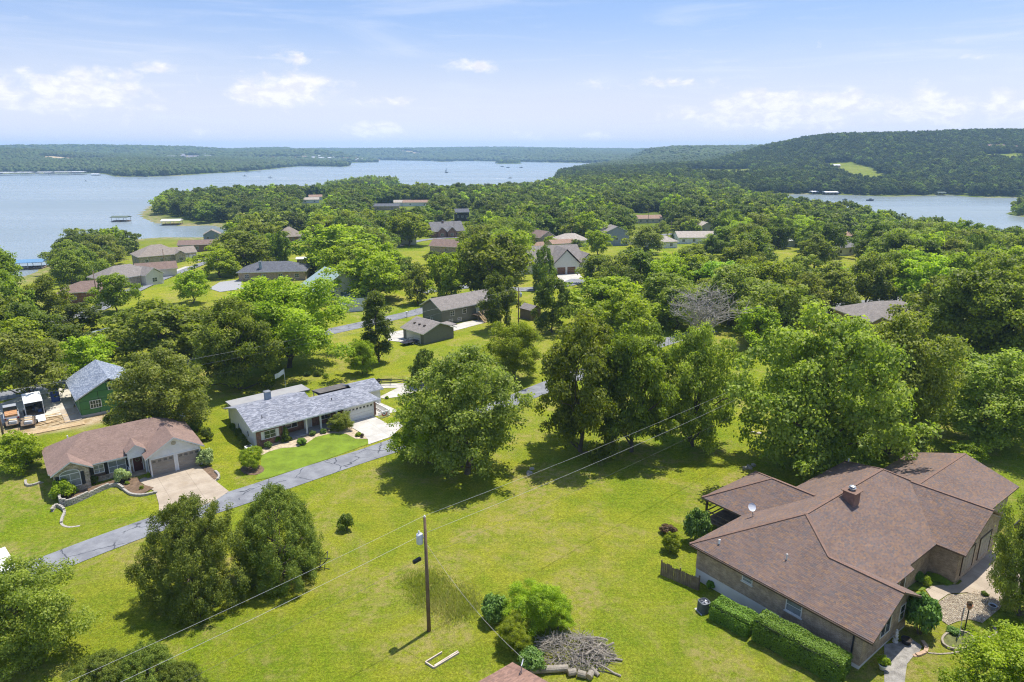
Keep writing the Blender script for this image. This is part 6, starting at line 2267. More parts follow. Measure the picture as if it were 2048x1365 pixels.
def dock(px, py, L, W, ang, roof_m, label, group=None, h=3.2, boats=True):
    x, y = on_plane(px, py, WATER)
    e = empty('boat_dock', (x, y, WATER), R(ang), label, 'dock', group)
    mb = MB()
    mb.box(-L / 2, L / 2, -W / 2, -W / 2 + 1.5, 0.15, 0.55)
    mb.box(-L / 2, L / 2, W / 2 - 1.5, W / 2, 0.15, 0.55)
    n = max(2, int(L / 4.5))
    for k in range(n + 1):
        a = -L / 2 + L * k / n
        mb.box(a - 0.5, a + 0.5, -W / 2 + 1.5, W / 2 - 1.5, 0.15, 0.549)
    mb.build('deck', WOODW, e)
    for k in range(n + 1):
        for s in (-1, 1):
            pm = MB()
            a = -L / 2 + 0.3 + (L - 0.6) * k / n
            pm.box(a - 0.1, a + 0.1, s * (W / 2 - 0.3) - 0.1, s * (W / 2 - 0.3) + 0.1, 0.55, h)
            pm.build('post', METAL, e)
    if roof_m:
        rb = MB()
        hh = 0.9
        rb.face([(-L / 2 - 0.5, -W / 2 - 0.5, h), (L / 2 + 0.5, -W / 2 - 0.5, h), (L / 2 + 0.5, 0, h + hh), (-L / 2 - 0.5, 0, h + hh)])
        rb.face([(L / 2 + 0.5, W / 2 + 0.5, h), (-L / 2 - 0.5, W / 2 + 0.5, h), (-L / 2 - 0.5, 0, h + hh), (L / 2 + 0.5, 0, h + hh)])
        for s in (-1, 1):
            rb.face([(s * (L / 2 + 0.5), -W / 2 - 0.5, h), (s * (L / 2 + 0.5), W / 2 + 0.5, h), (s * (L / 2 + 0.5), 0, h + hh)])
        rb.box(-L / 2 - 0.5, L / 2 + 0.5, -W / 2 - 0.5, W / 2 + 0.5, h - 0.2, h - 0.01)
        rb.build('roof', roof_m, e)
    return e


RF_BLUE = mat('blue_sheet_roof', (0.12, 0.24, 0.38), 0.5, 0.1)
dock(345, 450, 12, 9, 12, RF_WHITE, 'white roofed boat dock at the mouth of the cove')
dock(243, 443, 11, 8, 5, mat('dark_green_canopy', (0.10, 0.13, 0.09), 0.7), 'dark canopied boat dock floating off the point')
dock(62, 537, 11, 8, 20, RF_BLUE, 'blue roofed boat dock below the shore oaks')
for i, (px, L) in enumerate(((12, 40), (52, 32), (92, 30), (128, 34), (158, 26))):
    dock(px, 351.0 - 0.25 * i, L, 16, 3, RF_WHITE, 'long white roofed marina dock by the far shore', 'marina docks', 6.0)
dock(192, 351.5, 15, 10, 0, RF_WHITE, 'short white roofed dock standing apart from the marina')
dock(1660, 390, 15, 9, 0, RF_WHITE, 'wide white roofed dock on the far bank of the right hand cove')
dock(1627, 389, 8, 7, 10, RF_WHITE, 'small white roofed dock on the far bank of the right hand cove')
dock(1880, 391, 9, 7, 0, mat('dark_green_canopy', (0.10, 0.13, 0.09), 0.7), 'dark dock under trees on the far bank of the right hand cove')


def boat(px, py, L, ang, label, hull=None, sail=False, wake=False):
    x, y = on_plane(px, py, WATER)
    e = empty('sailing_boat' if sail else 'motor_boat', (x, y, WATER), R(ang), label, 'boat')
    W = L * 0.34
    mb = MB()
    sec = [(-0.5, 0.85, 0.0), (-0.1, 1.0, 0.02), (0.25, 0.8, 0.06), (0.5, 0.05, 0.14)]
    rows = []
    for t_, w_, s_ in sec:
        rows.append([(t_ * L, -w_ * W / 2, 0.16 * L + s_ * L * 0.4), (t_ * L, -w_ * W * 0.3, -0.1), (t_ * L, w_ * W * 0.3, -0.1), (t_ * L, w_ * W / 2, 0.16 * L + s_ * L * 0.4)])
    for i in range(3):
        for j in range(3):
            mb.face([rows[i][j], rows[i + 1][j], rows[i + 1][j + 1], rows[i][j + 1]])
        mb.face([rows[i][0], rows[i][3], rows[i + 1][3], rows[i + 1][0]])
    mb.face(rows[0])
    mb.build('hull', hull or WHITE, e)
    cb = MB()
    cb.box(-0.1 * L, 0.15 * L, -W * 0.28, W * 0.28, 0.161 * L, 0.30 * L)
    cb.build('cabin', GLASS_PALE, e)
    if sail:
        sb = MB()
        sb.tube([(0, 0, 0.16 * L), (0, 0, L * 1.5)], 0.06 * L / 6, 6)
        sb.build('mast', METAL, e)
        sb = MB()
        sb.face([(0, 0.03, 0.3 * L), (-0.45 * L, 0.03, 0.3 * L), (0, 0.03, 1.45 * L)])
        sb.face([(0, -0.01, 0.3 * L), (0, -0.01, 1.45 * L), (-0.45 * L, -0.01, 0.3 * L)])
        sb.build('sail', mat('grey_sail', (0.25, 0.27, 0.3), 0.8), e)
    if wake:
        wk = MB()
        wk.face([(-0.6 * L, -0.3 * W, 0.03), (-0.6 * L, 0.3 * W, 0.03), (-3.4 * L, 0.9 * W, 0.03), (-3.4 * L, -0.9 * W, 0.03)])
        wk.build('wake', mat('foam', (0.6, 0.62, 0.62), 0.8, 0.3, 0.6), e)
    return e


DARKH = mat('dark_hull', (0.04, 0.05, 0.07), 0.4)
boat(893, 346, 8, 15, 'dark sailing boat out on the open lake', DARKH, True)
boat(172, 363, 6, 175, 'speedboat with a short wake off the marina', None, False, True)
boat(490, 353, 10, 170, 'white cruiser near the low wooded point', None, False, True)
boat(541, 356.5, 9, 185, 'white boat trailing foam in mid lake', None, False, True)
boat(1020, 357, 9, 30, 'motor boat curving through the narrows', None, False, True)
boat(1004, 334, 10, 10, 'tiny boat right of the far island', DARKH)
boat(1016, 336, 10, 10, 'tiny boat below the far island', DARKH)
boat(1042, 336, 10, 10, 'tiny boat heading for the right bank narrows', DARKH)
boat(1690, 401, 6, 20, 'dark little boat in the right hand cove', DARKH)
boat(1740, 402, 8, 5, 'low flat boat in the right hand cove', DARKH)
boat(990, 385, 9, 0, 'dark boat moored off the peninsula', DARKH)

# ------------------------------------------------------------------ shrubs and hedges
def make_shrub(kind, seed, n=5200, leaf=0.13, squat=0.85, conical=False, nclump=34):
    r = np.random.default_rng(seed)
    d = unit(r.normal(size=(nclump, 3)))
    d[:, 2] = np.abs(d[:, 2]) * 1.15 - 0.15
    c = d * r.uniform(0.35, 0.78, (nclump, 1))
    if conical:
        t = r.uniform(0, 1, nclump)
        c = np.stack([d[:, 0] * (1 - t) * 0.85, d[:, 1] * (1 - t) * 0.85, t * 1.9 - 0.5], -1)
    idx = r.integers(0, nclump, n)
    dd = unit(r.normal(size=(n, 3)) + np.array([0, 0, 0.3]))
    P_ = c[idx] + dd * 0.34 * r.uniform(0.3, 1.0, (n, 1)) ** 0.5
    P_[:, 2] = np.maximum((P_[:, 2] + 0.62) * squat, 0.03)
    N_ = unit(dd + np.array([0, 0, 0.4]) + 0.5 * r.normal(size=(n, 3)))
    tint = 0.5 + 0.2 * r.normal(size=n) + 0.2 * r.uniform(-1, 1, nclump)[idx]
    p = Proto()
    p.crown = cards(kind + '_foliage', P_, N_, leaf * r.uniform(0.6, 1.4, n), 0.7, LEAF[kind], tint, r)
    mb = MB()
    for k in range(7):
        a = k * 0.9
        mb.tube([(0.04 * math.cos(a), 0.04 * math.sin(a), -0.1), (0.2 * math.cos(a), 0.2 * math.sin(a), 0.35), (0.45 * math.cos(a), 0.45 * math.sin(a), 0.85)], [0.035, 0.025, 0.012], 4, cap=False)
    p.trunk = mb.mesh(kind + '_stems', BARK)
    p.H, p.R = float(P_[:, 2].max()), 1.0
    return p


SHR = {k: make_shrub(k, s) for s, k in enumerate(('shrub', 'bright', 'cream', 'hedge', 'dark', 'red', 'lime'), 200)}
SHR['cone'] = make_shrub('dark', 231, conical=True)


def shrub(kind, px, py, w, h, label, group=None, name='shrub'):
    """foot at (px, py), w and h in photo pixels"""
    x, y, z = ground_at(px, py)
    d = depth_of(x, y, z)
    p = SHR[kind]
    e = empty(name, (x, y, z), RNG.uniform(0, 6), label, 'shrub', group)
    rad = w / 2 * d / FPX
    hh = h * d / FPX * 1.0
    e.scale = (rad, rad, hh / p.H)
    link('stems', p.trunk, e)
    link('foliage', p.crown, e)
    return e


def hedge_block(name, corners, h, label, seed, n, z0):
    """clipped hedge over a rotated rectangle given by 2 points on its axis and a half width"""
    (ax, ay), (bx, by), hw = corners
    r = np.random.default_rng(seed)
    L = math.hypot(bx - ax, by - ay)
    e = empty(name, (ax, ay, z0), math.atan2(by - ay, bx - ax), label, 'hedge')
    pts, nrm = [], []
    areas = np.array([L * 2 * hw, L * h, L * h, 2 * hw * h, 2 * hw * h])
    f = r.choice(5, n, p=areas / areas.sum())
    u_, v_ = r.uniform(0, 1, n), r.uniform(-1, 1, n)
    X_ = np.where(f < 3, u_ * L, np.where(f == 3, 0, L))
    Y_ = np.where(f == 0, v_ * hw, np.where(f == 1, -hw, np.where(f == 2, hw, v_ * hw)))
    Z_ = np.where(f == 0, h, np.where(f < 3, (v_ + 1) / 2 * h, u_ * h))
    N_ = np.zeros((n, 3))
    N_[:, 2] = f == 0
    N_[:, 1] = np.where(f == 1, -1, np.where(f == 2, 1, 0))
    N_[:, 0] = np.where(f == 3, -1, np.where(f == 4, 1, 0))
    P_ = np.stack([X_, Y_, Z_], -1)
    P_ += (0.07 * np.sin(X_ * 2.3 + seed) + 0.05 * np.sin(Y_ * 5 + Z_ * 3) + 0.045 * r.normal(size=n))[:, None] * N_
    edge = np.clip((np.abs(Y_) / hw - 0.72) / 0.28, 0, 1) * np.clip((Z_ / h - 0.72) / 0.28, 0, 1)
    P_[:, 2] -= edge * 0.16
    P_[:, 1] -= np.sign(Y_) * edge * 0.12
    P_[:, 2] = np.maximum(P_[:, 2], 0.03)
    me = cards('hedge_foliage', P_, unit(N_ + np.array([0, 0, 0.3]) + 0.55 * r.normal(size=(n, 3))), 0.105 * r.uniform(0.6, 1.4, n), 0.7, LEAF['hedge'], 0.5 + 0.25 * r.normal(size=n), r)
    link('foliage', me, e)
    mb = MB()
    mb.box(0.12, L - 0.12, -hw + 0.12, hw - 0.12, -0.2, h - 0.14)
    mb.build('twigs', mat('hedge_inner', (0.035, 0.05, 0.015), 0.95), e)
    return e


h2a, h2b = rh(1.1, -1.2), rh(7.9, -1.75)
hedge_block('hedge', (h2a, h2b, 1.02), 1.9, 'long clipped green hedge under the brick wall window', 5, 26000, 0.2)
h1a, h1b = rh(8.3, -1.85), rh(11.7, -2.15)
hedge_block('hedge', (h1a, h1b, 1.0), 1.5, 'shorter clipped green hedge beside the air conditioner', 6, 15000, -0.05)
S = shrub
S('shrub', 1394, 1088, 62, 78, 'tall rounded shrub in front of the screened porch')
S('bright', 1341, 1103, 46, 40, 'bright green low bush by the board fence')
S('red', 1337, 1068, 38, 20, 'rusty half bare bush above the bright green one')
S('shrub', 1838, 1268, 78, 92, 'big feathery evergreen at the near end of the brick house')
S('bright', 1850, 1170, 26, 20, 'small shrub by the brick house front step')
S('shrub', 1835, 1165, 30, 24, 'dark low shrub in the shady corner of the brick house')
S('lime', 1880, 1160, 60, 10, 'patch of yellow green ground cover by the concrete walk')
S('hedge', 1420, 1178, 22, 18, 'ivy clump at the foot of the board fence')
S('dark', 693, 1060, 36, 34, 'lone round dark bush on the open lawn')
S('bright', 126, 995, 48, 38, 'round bright bush before the arched stone window')
S('lime', 150, 988, 16, 16, 'little yellow bush at the corner of the stone front')
S('dark', 190, 968, 20, 18, 'dark bush at the foot of the stone front')
S('cream', 245, 966, 34, 32, 'cream variegated bush before the stone fronted house')
S('cream', 414, 930, 40, 36, 'cream variegated bush right of the grey garage doors')
S('lime', 254, 970, 12, 8, 'tiny lime plant in the mulch by the garage drive')
S('bright', 284, 979, 11, 8, 'tiny green plant at the tip of the mulch bed')
S('bright', 297, 955, 16, 9, 'low clump between porch and garage door')
S('hedge', 554, 884, 19, 17, 'green ball shrub under the ranch house window')
S('cone', 573, 884, 24, 32, 'dark egg shaped yew beside the ranch porch')
S('shrub', 536, 897, 18, 15, 'dusky ball shrub at the brick corner of the ranch')
S('hedge', 603, 890, 23, 14, 'low spreading shrub along the ranch flower bed')
S('shrub', 625, 872, 16, 11, 'small shrub before the first porch post')
S('shrub', 647, 867, 15, 10, 'small shrub before the second porch post')
S('dark', 663, 864, 8, 7, 'tiny dark shrub before the third porch post')
S('bright', 717, 873, 17, 8, 'flowering clump beside the ranch driveway')
S('red', 725, 876, 8, 10, 'purple leaved bush beside the ranch driveway')
S('bright', 774, 798, 9, 6, 'small plant on the island of lawn by the upper drive')
for k, (px, py, w, h) in enumerate(((466, 862, 16, 16), (477, 873, 17, 17), (484, 884, 17, 17), (490, 895, 20, 18))):
    S('dark', px, py, w, h, 'dark foundation shrub along the white end wall of the ranch', 'foundation shrubs of the ranch end wall')
S('dark', 636, 752, 18, 12, 'dark shrub in the island bed behind the ranch')
S('bright', 652, 756, 14, 9, 'light plant in the island bed behind the ranch')
S('shrub', 615, 752, 16, 10, 'dusky shrub in the island bed behind the ranch')
S('dark', 415, 880, 26, 26, 'dark bush between the two front houses')
S('shrub', 395, 862, 30, 34, 'loose shrub under the oak behind the stone fronted house')
S('dark', 50, 935, 30, 22, 'dark low bush under the loose tree left of the stone fronted house')
T(PX, 'bright', 503, 937, 893, 48, 'small crape myrtle on a round mulch bed by the lane')
T(PX, 'maple', 684, 861, 823, 44, 'flowering tree trimmed round before the ranch porch')
# the overgrown clump round the brush pile
T(PX, 'bright', 1070, 1258, 1162, 108, 'big leafy sapling clump behind the brush pile')
S('shrub', 990, 1240, 66, 58, 'duller leafy bush at the left of the sapling clump')
T(PX, 'bright', 1028, 1296, 1232, 74, 'pale leafy bush bent over the brush pile')
T(PX, 'bright', 1116, 1258, 1196, 70, 'loose green bush at the right of the sapling clump')
S('shrub', 1060, 1338, 66, 44, 'scrubby weeds at the near end of the brush pile')

# tall dry weeds round the utility pole
wp_ = survey([(768, 1158), (805, 1135), (870, 1128), (950, 1165), (985, 1215), (960, 1255), (890, 1268), (850, 1250), (832, 1240), (800, 1190)])
r = np.random.default_rng(3)
nb = 15000
xs_ = [p[0] for p in wp_]
ys_ = [p[1] for p in wp_]
X_, Y_ = r.uniform(min(xs_), max(xs_), nb), r.uniform(min(ys_), max(ys_), nb)
d_ = sdf(X_, Y_, wp_) + 0.5 * lump(X_, Y_, 1.3, 3)
k_ = d_ > 0
X_, Y_, d_ = X_[k_], Y_[k_], d_[k_]
nb = len(X_)
keep = r.uniform(0, 1, nb) < np.clip(d_ / 2.2, 0.04, 1)
X_, Y_, d_ = X_[keep], Y_[keep], d_[keep]
nb = len(X_)
hh = r.uniform(0.12, 0.42, nb) * np.clip(d_ / 1.8, 0.3, 1)
a_ = r.uniform(0, 6.28, nb)
lx, ly = np.cos(a_) * hh * 0.5, np.sin(a_) * hh * 0.5
wx, wy = -np.sin(a_) * 0.035, np.cos(a_) * 0.035
Zg = height(X_, Y_)
V = np.stack([np.stack([X_ - wx, Y_ - wy, Zg], -1), np.stack([X_ + wx, Y_ + wy, Zg], -1), np.stack([X_ + lx + wx * 0.3, Y_ + ly + wy * 0.3, Zg + hh], -1), np.stack([X_ + lx - wx * 0.3, Y_ + ly - wy * 0.3, Zg + hh], -1)], 1)
me = fast_mesh('weeds', V.reshape(-1, 3), np.arange(nb * 4).reshape(nb, 4), 4)
at_ = me.attributes.new('tint', 'FLOAT', 'FACE')
at_.data.foreach_set('value', np.clip(0.38 + 0.45 * lump(X_, Y_, 0.6, 6) + 0.15 * r.normal(size=nb), 0, 1).astype(np.float32))
me.materials.append(LEAF['weed'])
tag(link('tall_weeds', me), 'tall dry weeds round the foot of the utility pole', 'weeds', None, 'stuff')

# ------------------------------------------------------------------ poles and wires
POLEW = mat('pole_wood', (0.17, 0.115, 0.075), 0.9, 0.4, 0.7, fine=12, bump=0.02)
WIREM = mat('aluminium_wire', (0.42, 0.42, 0.41), 0.5, 0.1)
CABLEM = mat('dark_cable', (0.10, 0.10, 0.09), 0.6, 0.2)


def pole(x, y, h, label, can=None, r0=0.17, cross=False):
    z = hz(x, y)
    e = empty('utility_pole', (x, y, z), 0, label, 'utility pole')
    mb = MB()
    mb.tube([(0, 0, -0.5), (0.01, 0, h * 0.5), (0, 0, h)], [r0, r0 * 0.85, r0 * 0.66], 10)
    mb.build('shaft', POLEW, e, smooth_=True)
    mb = MB()
    mb.lathe([(0.0, h + 0.18), (0.06, h + 0.18), (0.06, h + 0.1), (0.09, h + 0.09), (0.09, h + 0.03), (0.05, h - 0.04)], 8)
    mb.build('insulator', OFFWHITE, e)
    if can:
        a, zc, s = can
        cx, cy = 0.45 * math.cos(a), 0.45 * math.sin(a)
        mb = MB()
        mb.lathe([(0.0, -0.42), (0.24, -0.42), (0.27, -0.38), (0.27, 0.36), (0.25, 0.42), (0.12, 0.47), (0, 0.48)], 18, 0, (cx, cy, zc))
        t_ = mb.build('transformer', mat('transformer_grey', (0.52, 0.55, 0.58), 0.4, 0.08), e, smooth_=True)
        mb = MB()
        mb.lathe([(0.05, 0.44), (0.08, 0.5), (0.05, 0.54), (0.08, 0.6), (0.05, 0.64), (0.07, 0.7), (0.0, 0.76)], 8, 0, (cx - 0.05, cy, zc))
        mb.build('bushing', OFFWHITE, t_)
        mb = MB()
        mb.box(min(0, cx) + 0.1, max(0, cx) - 0.1 + 0.02, -0.05 + cy * 0.5, 0.05 + cy * 0.5, zc + 0.1, zc + 0.2)
        mb.build('bracket', METAL, t_)
    return e


def wire(a, b, sag, rad, label, m_=None, name='power_line', group=None, n=26):
    pts = []
    a, b = Vector(a), Vector(b)
    for i in range(n + 1):
        t = i / n
        p = a.lerp(b, t)
        p.z -= sag * 4 * t * (1 - t)
        pts.append(p)
    mb = MB()
    mb.tube(pts, rad, 5)
    return tag(mb.build(name, m_ or WIREM, None, smooth_=True), label, 'cable', group)


px0, py0, pz0 = ground_at(858, 1262)
PH = 10.43
pole(px0, py0, PH, 'tall wooden utility pole with a grey transformer on the near lawn', (math.pi * 1.02, 8.55, 1))
nxt, prv = (px0 + 0.734 * 78, py0 + 0.678 * 78), (px0 - 0.734 * 62, py0 - 0.678 * 62)
pole(nxt[0], nxt[1], PH, 'utility pole hidden inside the huge maple')
for zt, rad, nm, m_ in ((PH + 0.15, 0.009, 'top', WIREM), (9.05, 0.011, 'middle', WIREM), (7.0, 0.009, 'lowest', CABLEM)):
    wire((px0, py0, pz0 + zt), (nxt[0], nxt[1], hz(*nxt) + zt), 0.9, rad, nm + ' cable from the near utility pole toward the huge maple', m_)
    wire((px0, py0, pz0 + zt), (prv[0], prv[1], pz0 + zt), 0.9, rad, nm + ' cable from the near utility pole over the low cedars', m_)
pole(prv[0], prv[1], PH, 'utility pole beyond the low cedars')
mb = MB()
mb.beam((px0 - 0.9, py0 - 0.85, 6.93), (px0 - 0.4, py0 - 0.38, 6.98), 0.22, 0.26)
tag(mb.build('splice_box', BLACKP), 'black splice box clipped to the lowest cable at the near pole', 'splice box')
mx_ = LB.root.matrix_basis @ Vector((0.05, 1.3, 4.35))
wire((px0 + 0.12, py0, pz0 + 8.0), mx_, 0.7, 0.014, 'twisted service cable dropping from the near pole to the outbuilding', mat('service_cable', (0.32, 0.30, 0.26), 0.7), 'service_cable')
ax, ay, az = ground_at(1037, 662)
pole(ax, ay, 9.6, 'grey utility pole with a transformer on the lawn by the deck house', (-0.1, 8.0, 1), 0.15)
bx, by, bz = ground_at(19, 930)
pole(bx, by, 9.8, 'leaning wooden pole left of the stone fronted house', None, 0.15)
for zt, nm in ((9.6, 'top'), (8.5, 'middle'), (6.6, 'lowest')):
    wire((ax, ay, az + zt), (bx, by, bz + zt), 1.2, 0.010, nm + ' cable strung across the ranch house back lawn', WIREM if zt > 7 else CABLEM)
cx_, cy_ = ax + (ax - bx) * 0.7, ay + (ay - by) * 0.7
for px, py, h_, lb in ((197, 611, 9, 'utility pole beside the low red brick shore house'), (332, 550, 9, 'utility pole at the brick end of the cream sided house'), (908.5, 477, 9.5, 'thin pole in front of the red brick house with grey gables'), (1296, 449, 10, 'thin pole on the lawn below the orange brown ranch'),
                     (1318, 480, 9, 'thin pole on the lawn left of the long white house'), (1341, 480, 9, 'lamp topped pole left of the long white house'), (1142, 492, 8, 'dark pole in front of the pale tan hip roof')):
    x, y, z = ground_at(px, py)
    pole(x, y, h_, lb, None, 0.14)

# ------------------------------------------------------------------ board fence, condenser, planters and garden things by the brick house
fa, fb_ = ground_at(1321, 1150), ground_at(1396, 1182)
fe = empty('board_fence', fa, math.atan2(fb_[1] - fa[1], fb_[0] - fa[0]), 'short run of weathered brown board fence at the house corner', 'fence')
fl = math.hypot(fb_[0] - fa[0], fb_[1] - fa[1])
nf = 20
rr_ = random.Random(4)
for k in range(nf):
    mb = MB()
    w_ = fl / nf
    hgt = 1.45 + rr_.uniform(-0.06, 0.06) - (0.12 if 6 <= k else 0)
    x0, x1 = k * w_ + 0.008, (k + 1) * w_ - 0.008
    lean = rr_.uniform(-0.015, 0.015)
    mb.face([(x0, -0.02, -0.1), (x1, -0.02, -0.1), (x1 + lean, -0.02, hgt - 0.06), ((x0 + x1) / 2 + lean, -0.02, hgt), (x0 + lean, -0.02, hgt - 0.06)])
    mb.face([(x1, 0.0, -0.1), (x0, 0.0, -0.1), (x0 + lean, 0.0, hgt - 0.06), ((x0 + x1) / 2 + lean, 0.0, hgt), (x1 + lean, 0.0, hgt - 0.06)])
    for s in ((x0, 1), (x1, 0)):
        mb.face([(s[0], -0.02, -0.1), (s[0] + lean, -0.02, hgt - 0.06), (s[0] + lean, 0, hgt - 0.06), (s[0], 0, -0.1)])
    mb.build('plank', WOODW, fe)
for z_ in (0.35, 1.1):
    mb = MB()
    mb.box(0, fl, 0.002, 0.05, z_, z_ + 0.09)
    mb.build('rail', WOODW, fe)
for k in range(3):
    mb = MB()
    mb.box(k * fl / 2 - 0.05, k * fl / 2 + 0.05, 0.052, 0.15, -0.3, 1.5)
    mb.build('post', WOODW, fe)

x, y, z = ground_at(1407, 1222)
ac = empty('air_conditioner', (x, y, z), R(20), 'dark grey round cornered air conditioner by the painted foundation', 'air conditioner')
ACM = mat('condenser_grey', (0.10, 0.115, 0.125), 0.5, 0.2)
mb = MB()
sec_ = [(0.46 * (abs(math.cos(a)) ** 0.6) * (1 if math.cos(a) > 0 else -1), 0.46 * (abs(math.sin(a)) ** 0.6) * (1 if math.sin(a) > 0 else -1)) for a in np.linspace(0, 2 * math.pi, 28, endpoint=False)]
for i in range(28):
    a, b = sec_[i], sec_[(i + 1) % 28]
    mb.face([(a[0], a[1], 0), (b[0], b[1], 0), (b[0], b[1], 0.95), (a[0], a[1], 0.95)])
    mb.face([(a[0], a[1], 0.95), (b[0], b[1], 0.95), (b[0] * 0.8, b[1] * 0.8, 0.99), (a[0] * 0.8, a[1] * 0.8, 0.99)])
mb.build('casing', ACM, ac)
for i in range(0, 28, 1):
    a = sec_[i]
    mb = MB()
    mb.box(a[0] * 1.01 - 0.012, a[0] * 1.01 + 0.012, a[1] * 1.01 - 0.012, a[1] * 1.01 + 0.012, 0.06, 0.9)
    mb.build('louver', ACM, ac)
mb = MB()
for k in range(5):
    rr2 = 0.07 + k * 0.065
    mb.tube([(rr2 * math.cos(a), rr2 * math.sin(a), 0.985) for a in np.linspace(0, 6.283, 19)], 0.008, 4, cap=False)
mb.build('grille', METAL, ac)
mb = MB()
for k in range(4):
    a = k * math.pi / 2
    mb.face([(0, 0, 0.9), (0.33 * math.cos(a), 0.33 * math.sin(a), 0.88), (0.33 * math.cos(a + 0.7), 0.33 * math.sin(a + 0.7), 0.93)])
mb.build('fan', METAL, ac)
mb = MB()
mb.box(-0.55, 0.55, -0.55, 0.55, -0.12, 0.0)
mb.build('pad', CONCW, ac)

# concrete walk, stone beds
zc5 = lambda pts: zz(1780, 1100, 5.149, pts)
sheet('walk', zc5([(690, 300), (745, 330), (700, 365), (560, 365), (420, 380), (365, 415), (440, 520), (460, 590), (500, 530), (600, 460), (790, 445), (900, 410), (940, 375), (1000, 440), (1180, 525), (1300, 470), (1400, 300), (1380, 100), (1250, -60), (1000, -130), (880, -60), (830, 110), (740, 180)]), CONC_TAN, 0.07)
GRAVEL_T = mat('tan_river_gravel', (0.36, 0.30, 0.21), 0.95, 0.35, 2.5, fine=25, bump=0.06)
stone_bed = zc5([(505, 540), (600, 468), (790, 455), (900, 420), (1000, 450), (1180, 535), (1120, 620), (950, 760), (820, 720), (700, 740), (600, 780), (540, 740), (480, 650)])
sheet('stone_bed', stone_bed, GRAVEL_T, 0.055)
sheet('gravel_path', zc5([(-60, 980), (60, 960), (230, 930), (330, 1000), (300, 1060), (240, 1100), (175, 1180), (160, 1280), (150, 1400), (-60, 1400)]), GRAVEL_G, 0.05)
sheet('planting_bed', zc5([(640, 170), (700, 330), (560, 360), (420, 375), (340, 420), (200, 420), (120, 360), (240, 250)]), mat('ground_cover_green', (0.14, 0.20, 0.02), 0.95, 0.4, 3, fine=20, bump=0.06), 0.06)
sb_w = survey(stone_bed)
r = np.random.default_rng(8)
pv_, pf_ = [], []
xs_ = [p[0] for p in sb_w]
ys_ = [p[1] for p in sb_w]
X_, Y_ = r.uniform(min(xs_), max(xs_), 5200), r.uniform(min(ys_), max(ys_), 5200)
k_ = sdf(X_, Y_, sb_w) > 0.05
X_, Y_ = X_[k_], Y_[k_]
Z_ = height(X_, Y_) + 0.06
oc = np.array([(1, 0, 0), (0, 1, 0), (-1, 0, 0), (0, -1, 0), (0, 0, 0.7), (0, 0, -0.5)])
of = np.array([(0, 1, 4), (1, 2, 4), (2, 3, 4), (3, 0, 4), (1, 0, 5), (2, 1, 5), (3, 2, 5), (0, 3, 5)])
n_ = len(X_)
s_ = r.uniform(0.03, 0.085, (n_, 1, 1)) * r.uniform(0.7, 1.3, (n_, 1, 3))
a_ = r.uniform(0, 6.28, n_)
ocr = np.stack([oc[None, :, 0] * np.cos(a_)[:, None] - oc[None, :, 1] * np.sin(a_)[:, None], oc[None, :, 0] * np.sin(a_)[:, None] + oc[None, :, 1] * np.cos(a_)[:, None], np.repeat(oc[None, :, 2], n_, 0)], -1)
V = ocr * s_ + np.stack([X_, Y_, Z_], -1)[:, None, :]
me = fast_mesh('pebbles', V.reshape(-1, 3), (of[None] + (np.arange(n_) * 6)[:, None, None]).reshape(-1, 3), 3)
at_ = me.attributes.new('tone', 'FLOAT_COLOR', 'FACE')
tc = np.array([(0.46, 0.38, 0.27), (0.36, 0.30, 0.22), (0.54, 0.47, 0.36), (0.30, 0.23, 0.16)])[r.integers(0, 4, n_)]
at_.data.foreach_set('color', np.concatenate([np.repeat(tc, 8, 0), np.ones((n_ * 8, 1))], 1).astype(np.float32).ravel())
me.materials.append(SHINGLE)
tag(link('river_pebbles', me), 'tan river pebbles filling the bed beside the concrete walk', 'pebbles', None, 'stuff')

EDGE = mat('edging_block', (0.33, 0.28, 0.21), 0.9, 0.3, 3, fine=25, bump=0.02)
WALLBLK = mat('retaining_block', (0.36, 0.33, 0.28), 0.9, 0.25, 3, fine=25, bump=0.02)


def block_mesh(nm, l, w, h, material, seed):
    r_ = random.Random(seed)
    bm = bmesh.new()
    bmesh.ops.create_cube(bm, size=1.0)
    bmesh.ops.bevel(bm, geom=bm.edges[:], offset=0.07, segments=1, affect='EDGES')
    for v_ in bm.verts:
        v_.co = Vector(((v_.co.x + r_.uniform(-0.02, 0.02)) * l, (v_.co.y + r_.uniform(-0.03, 0.03)) * w, (v_.co.z + 0.5 + r_.uniform(-0.02, 0.02)) * h))
    me_ = bpy.data.meshes.new(nm)
    bm.to_mesh(me_)
    bm.free()
    me_.materials.append(material)
    return me_


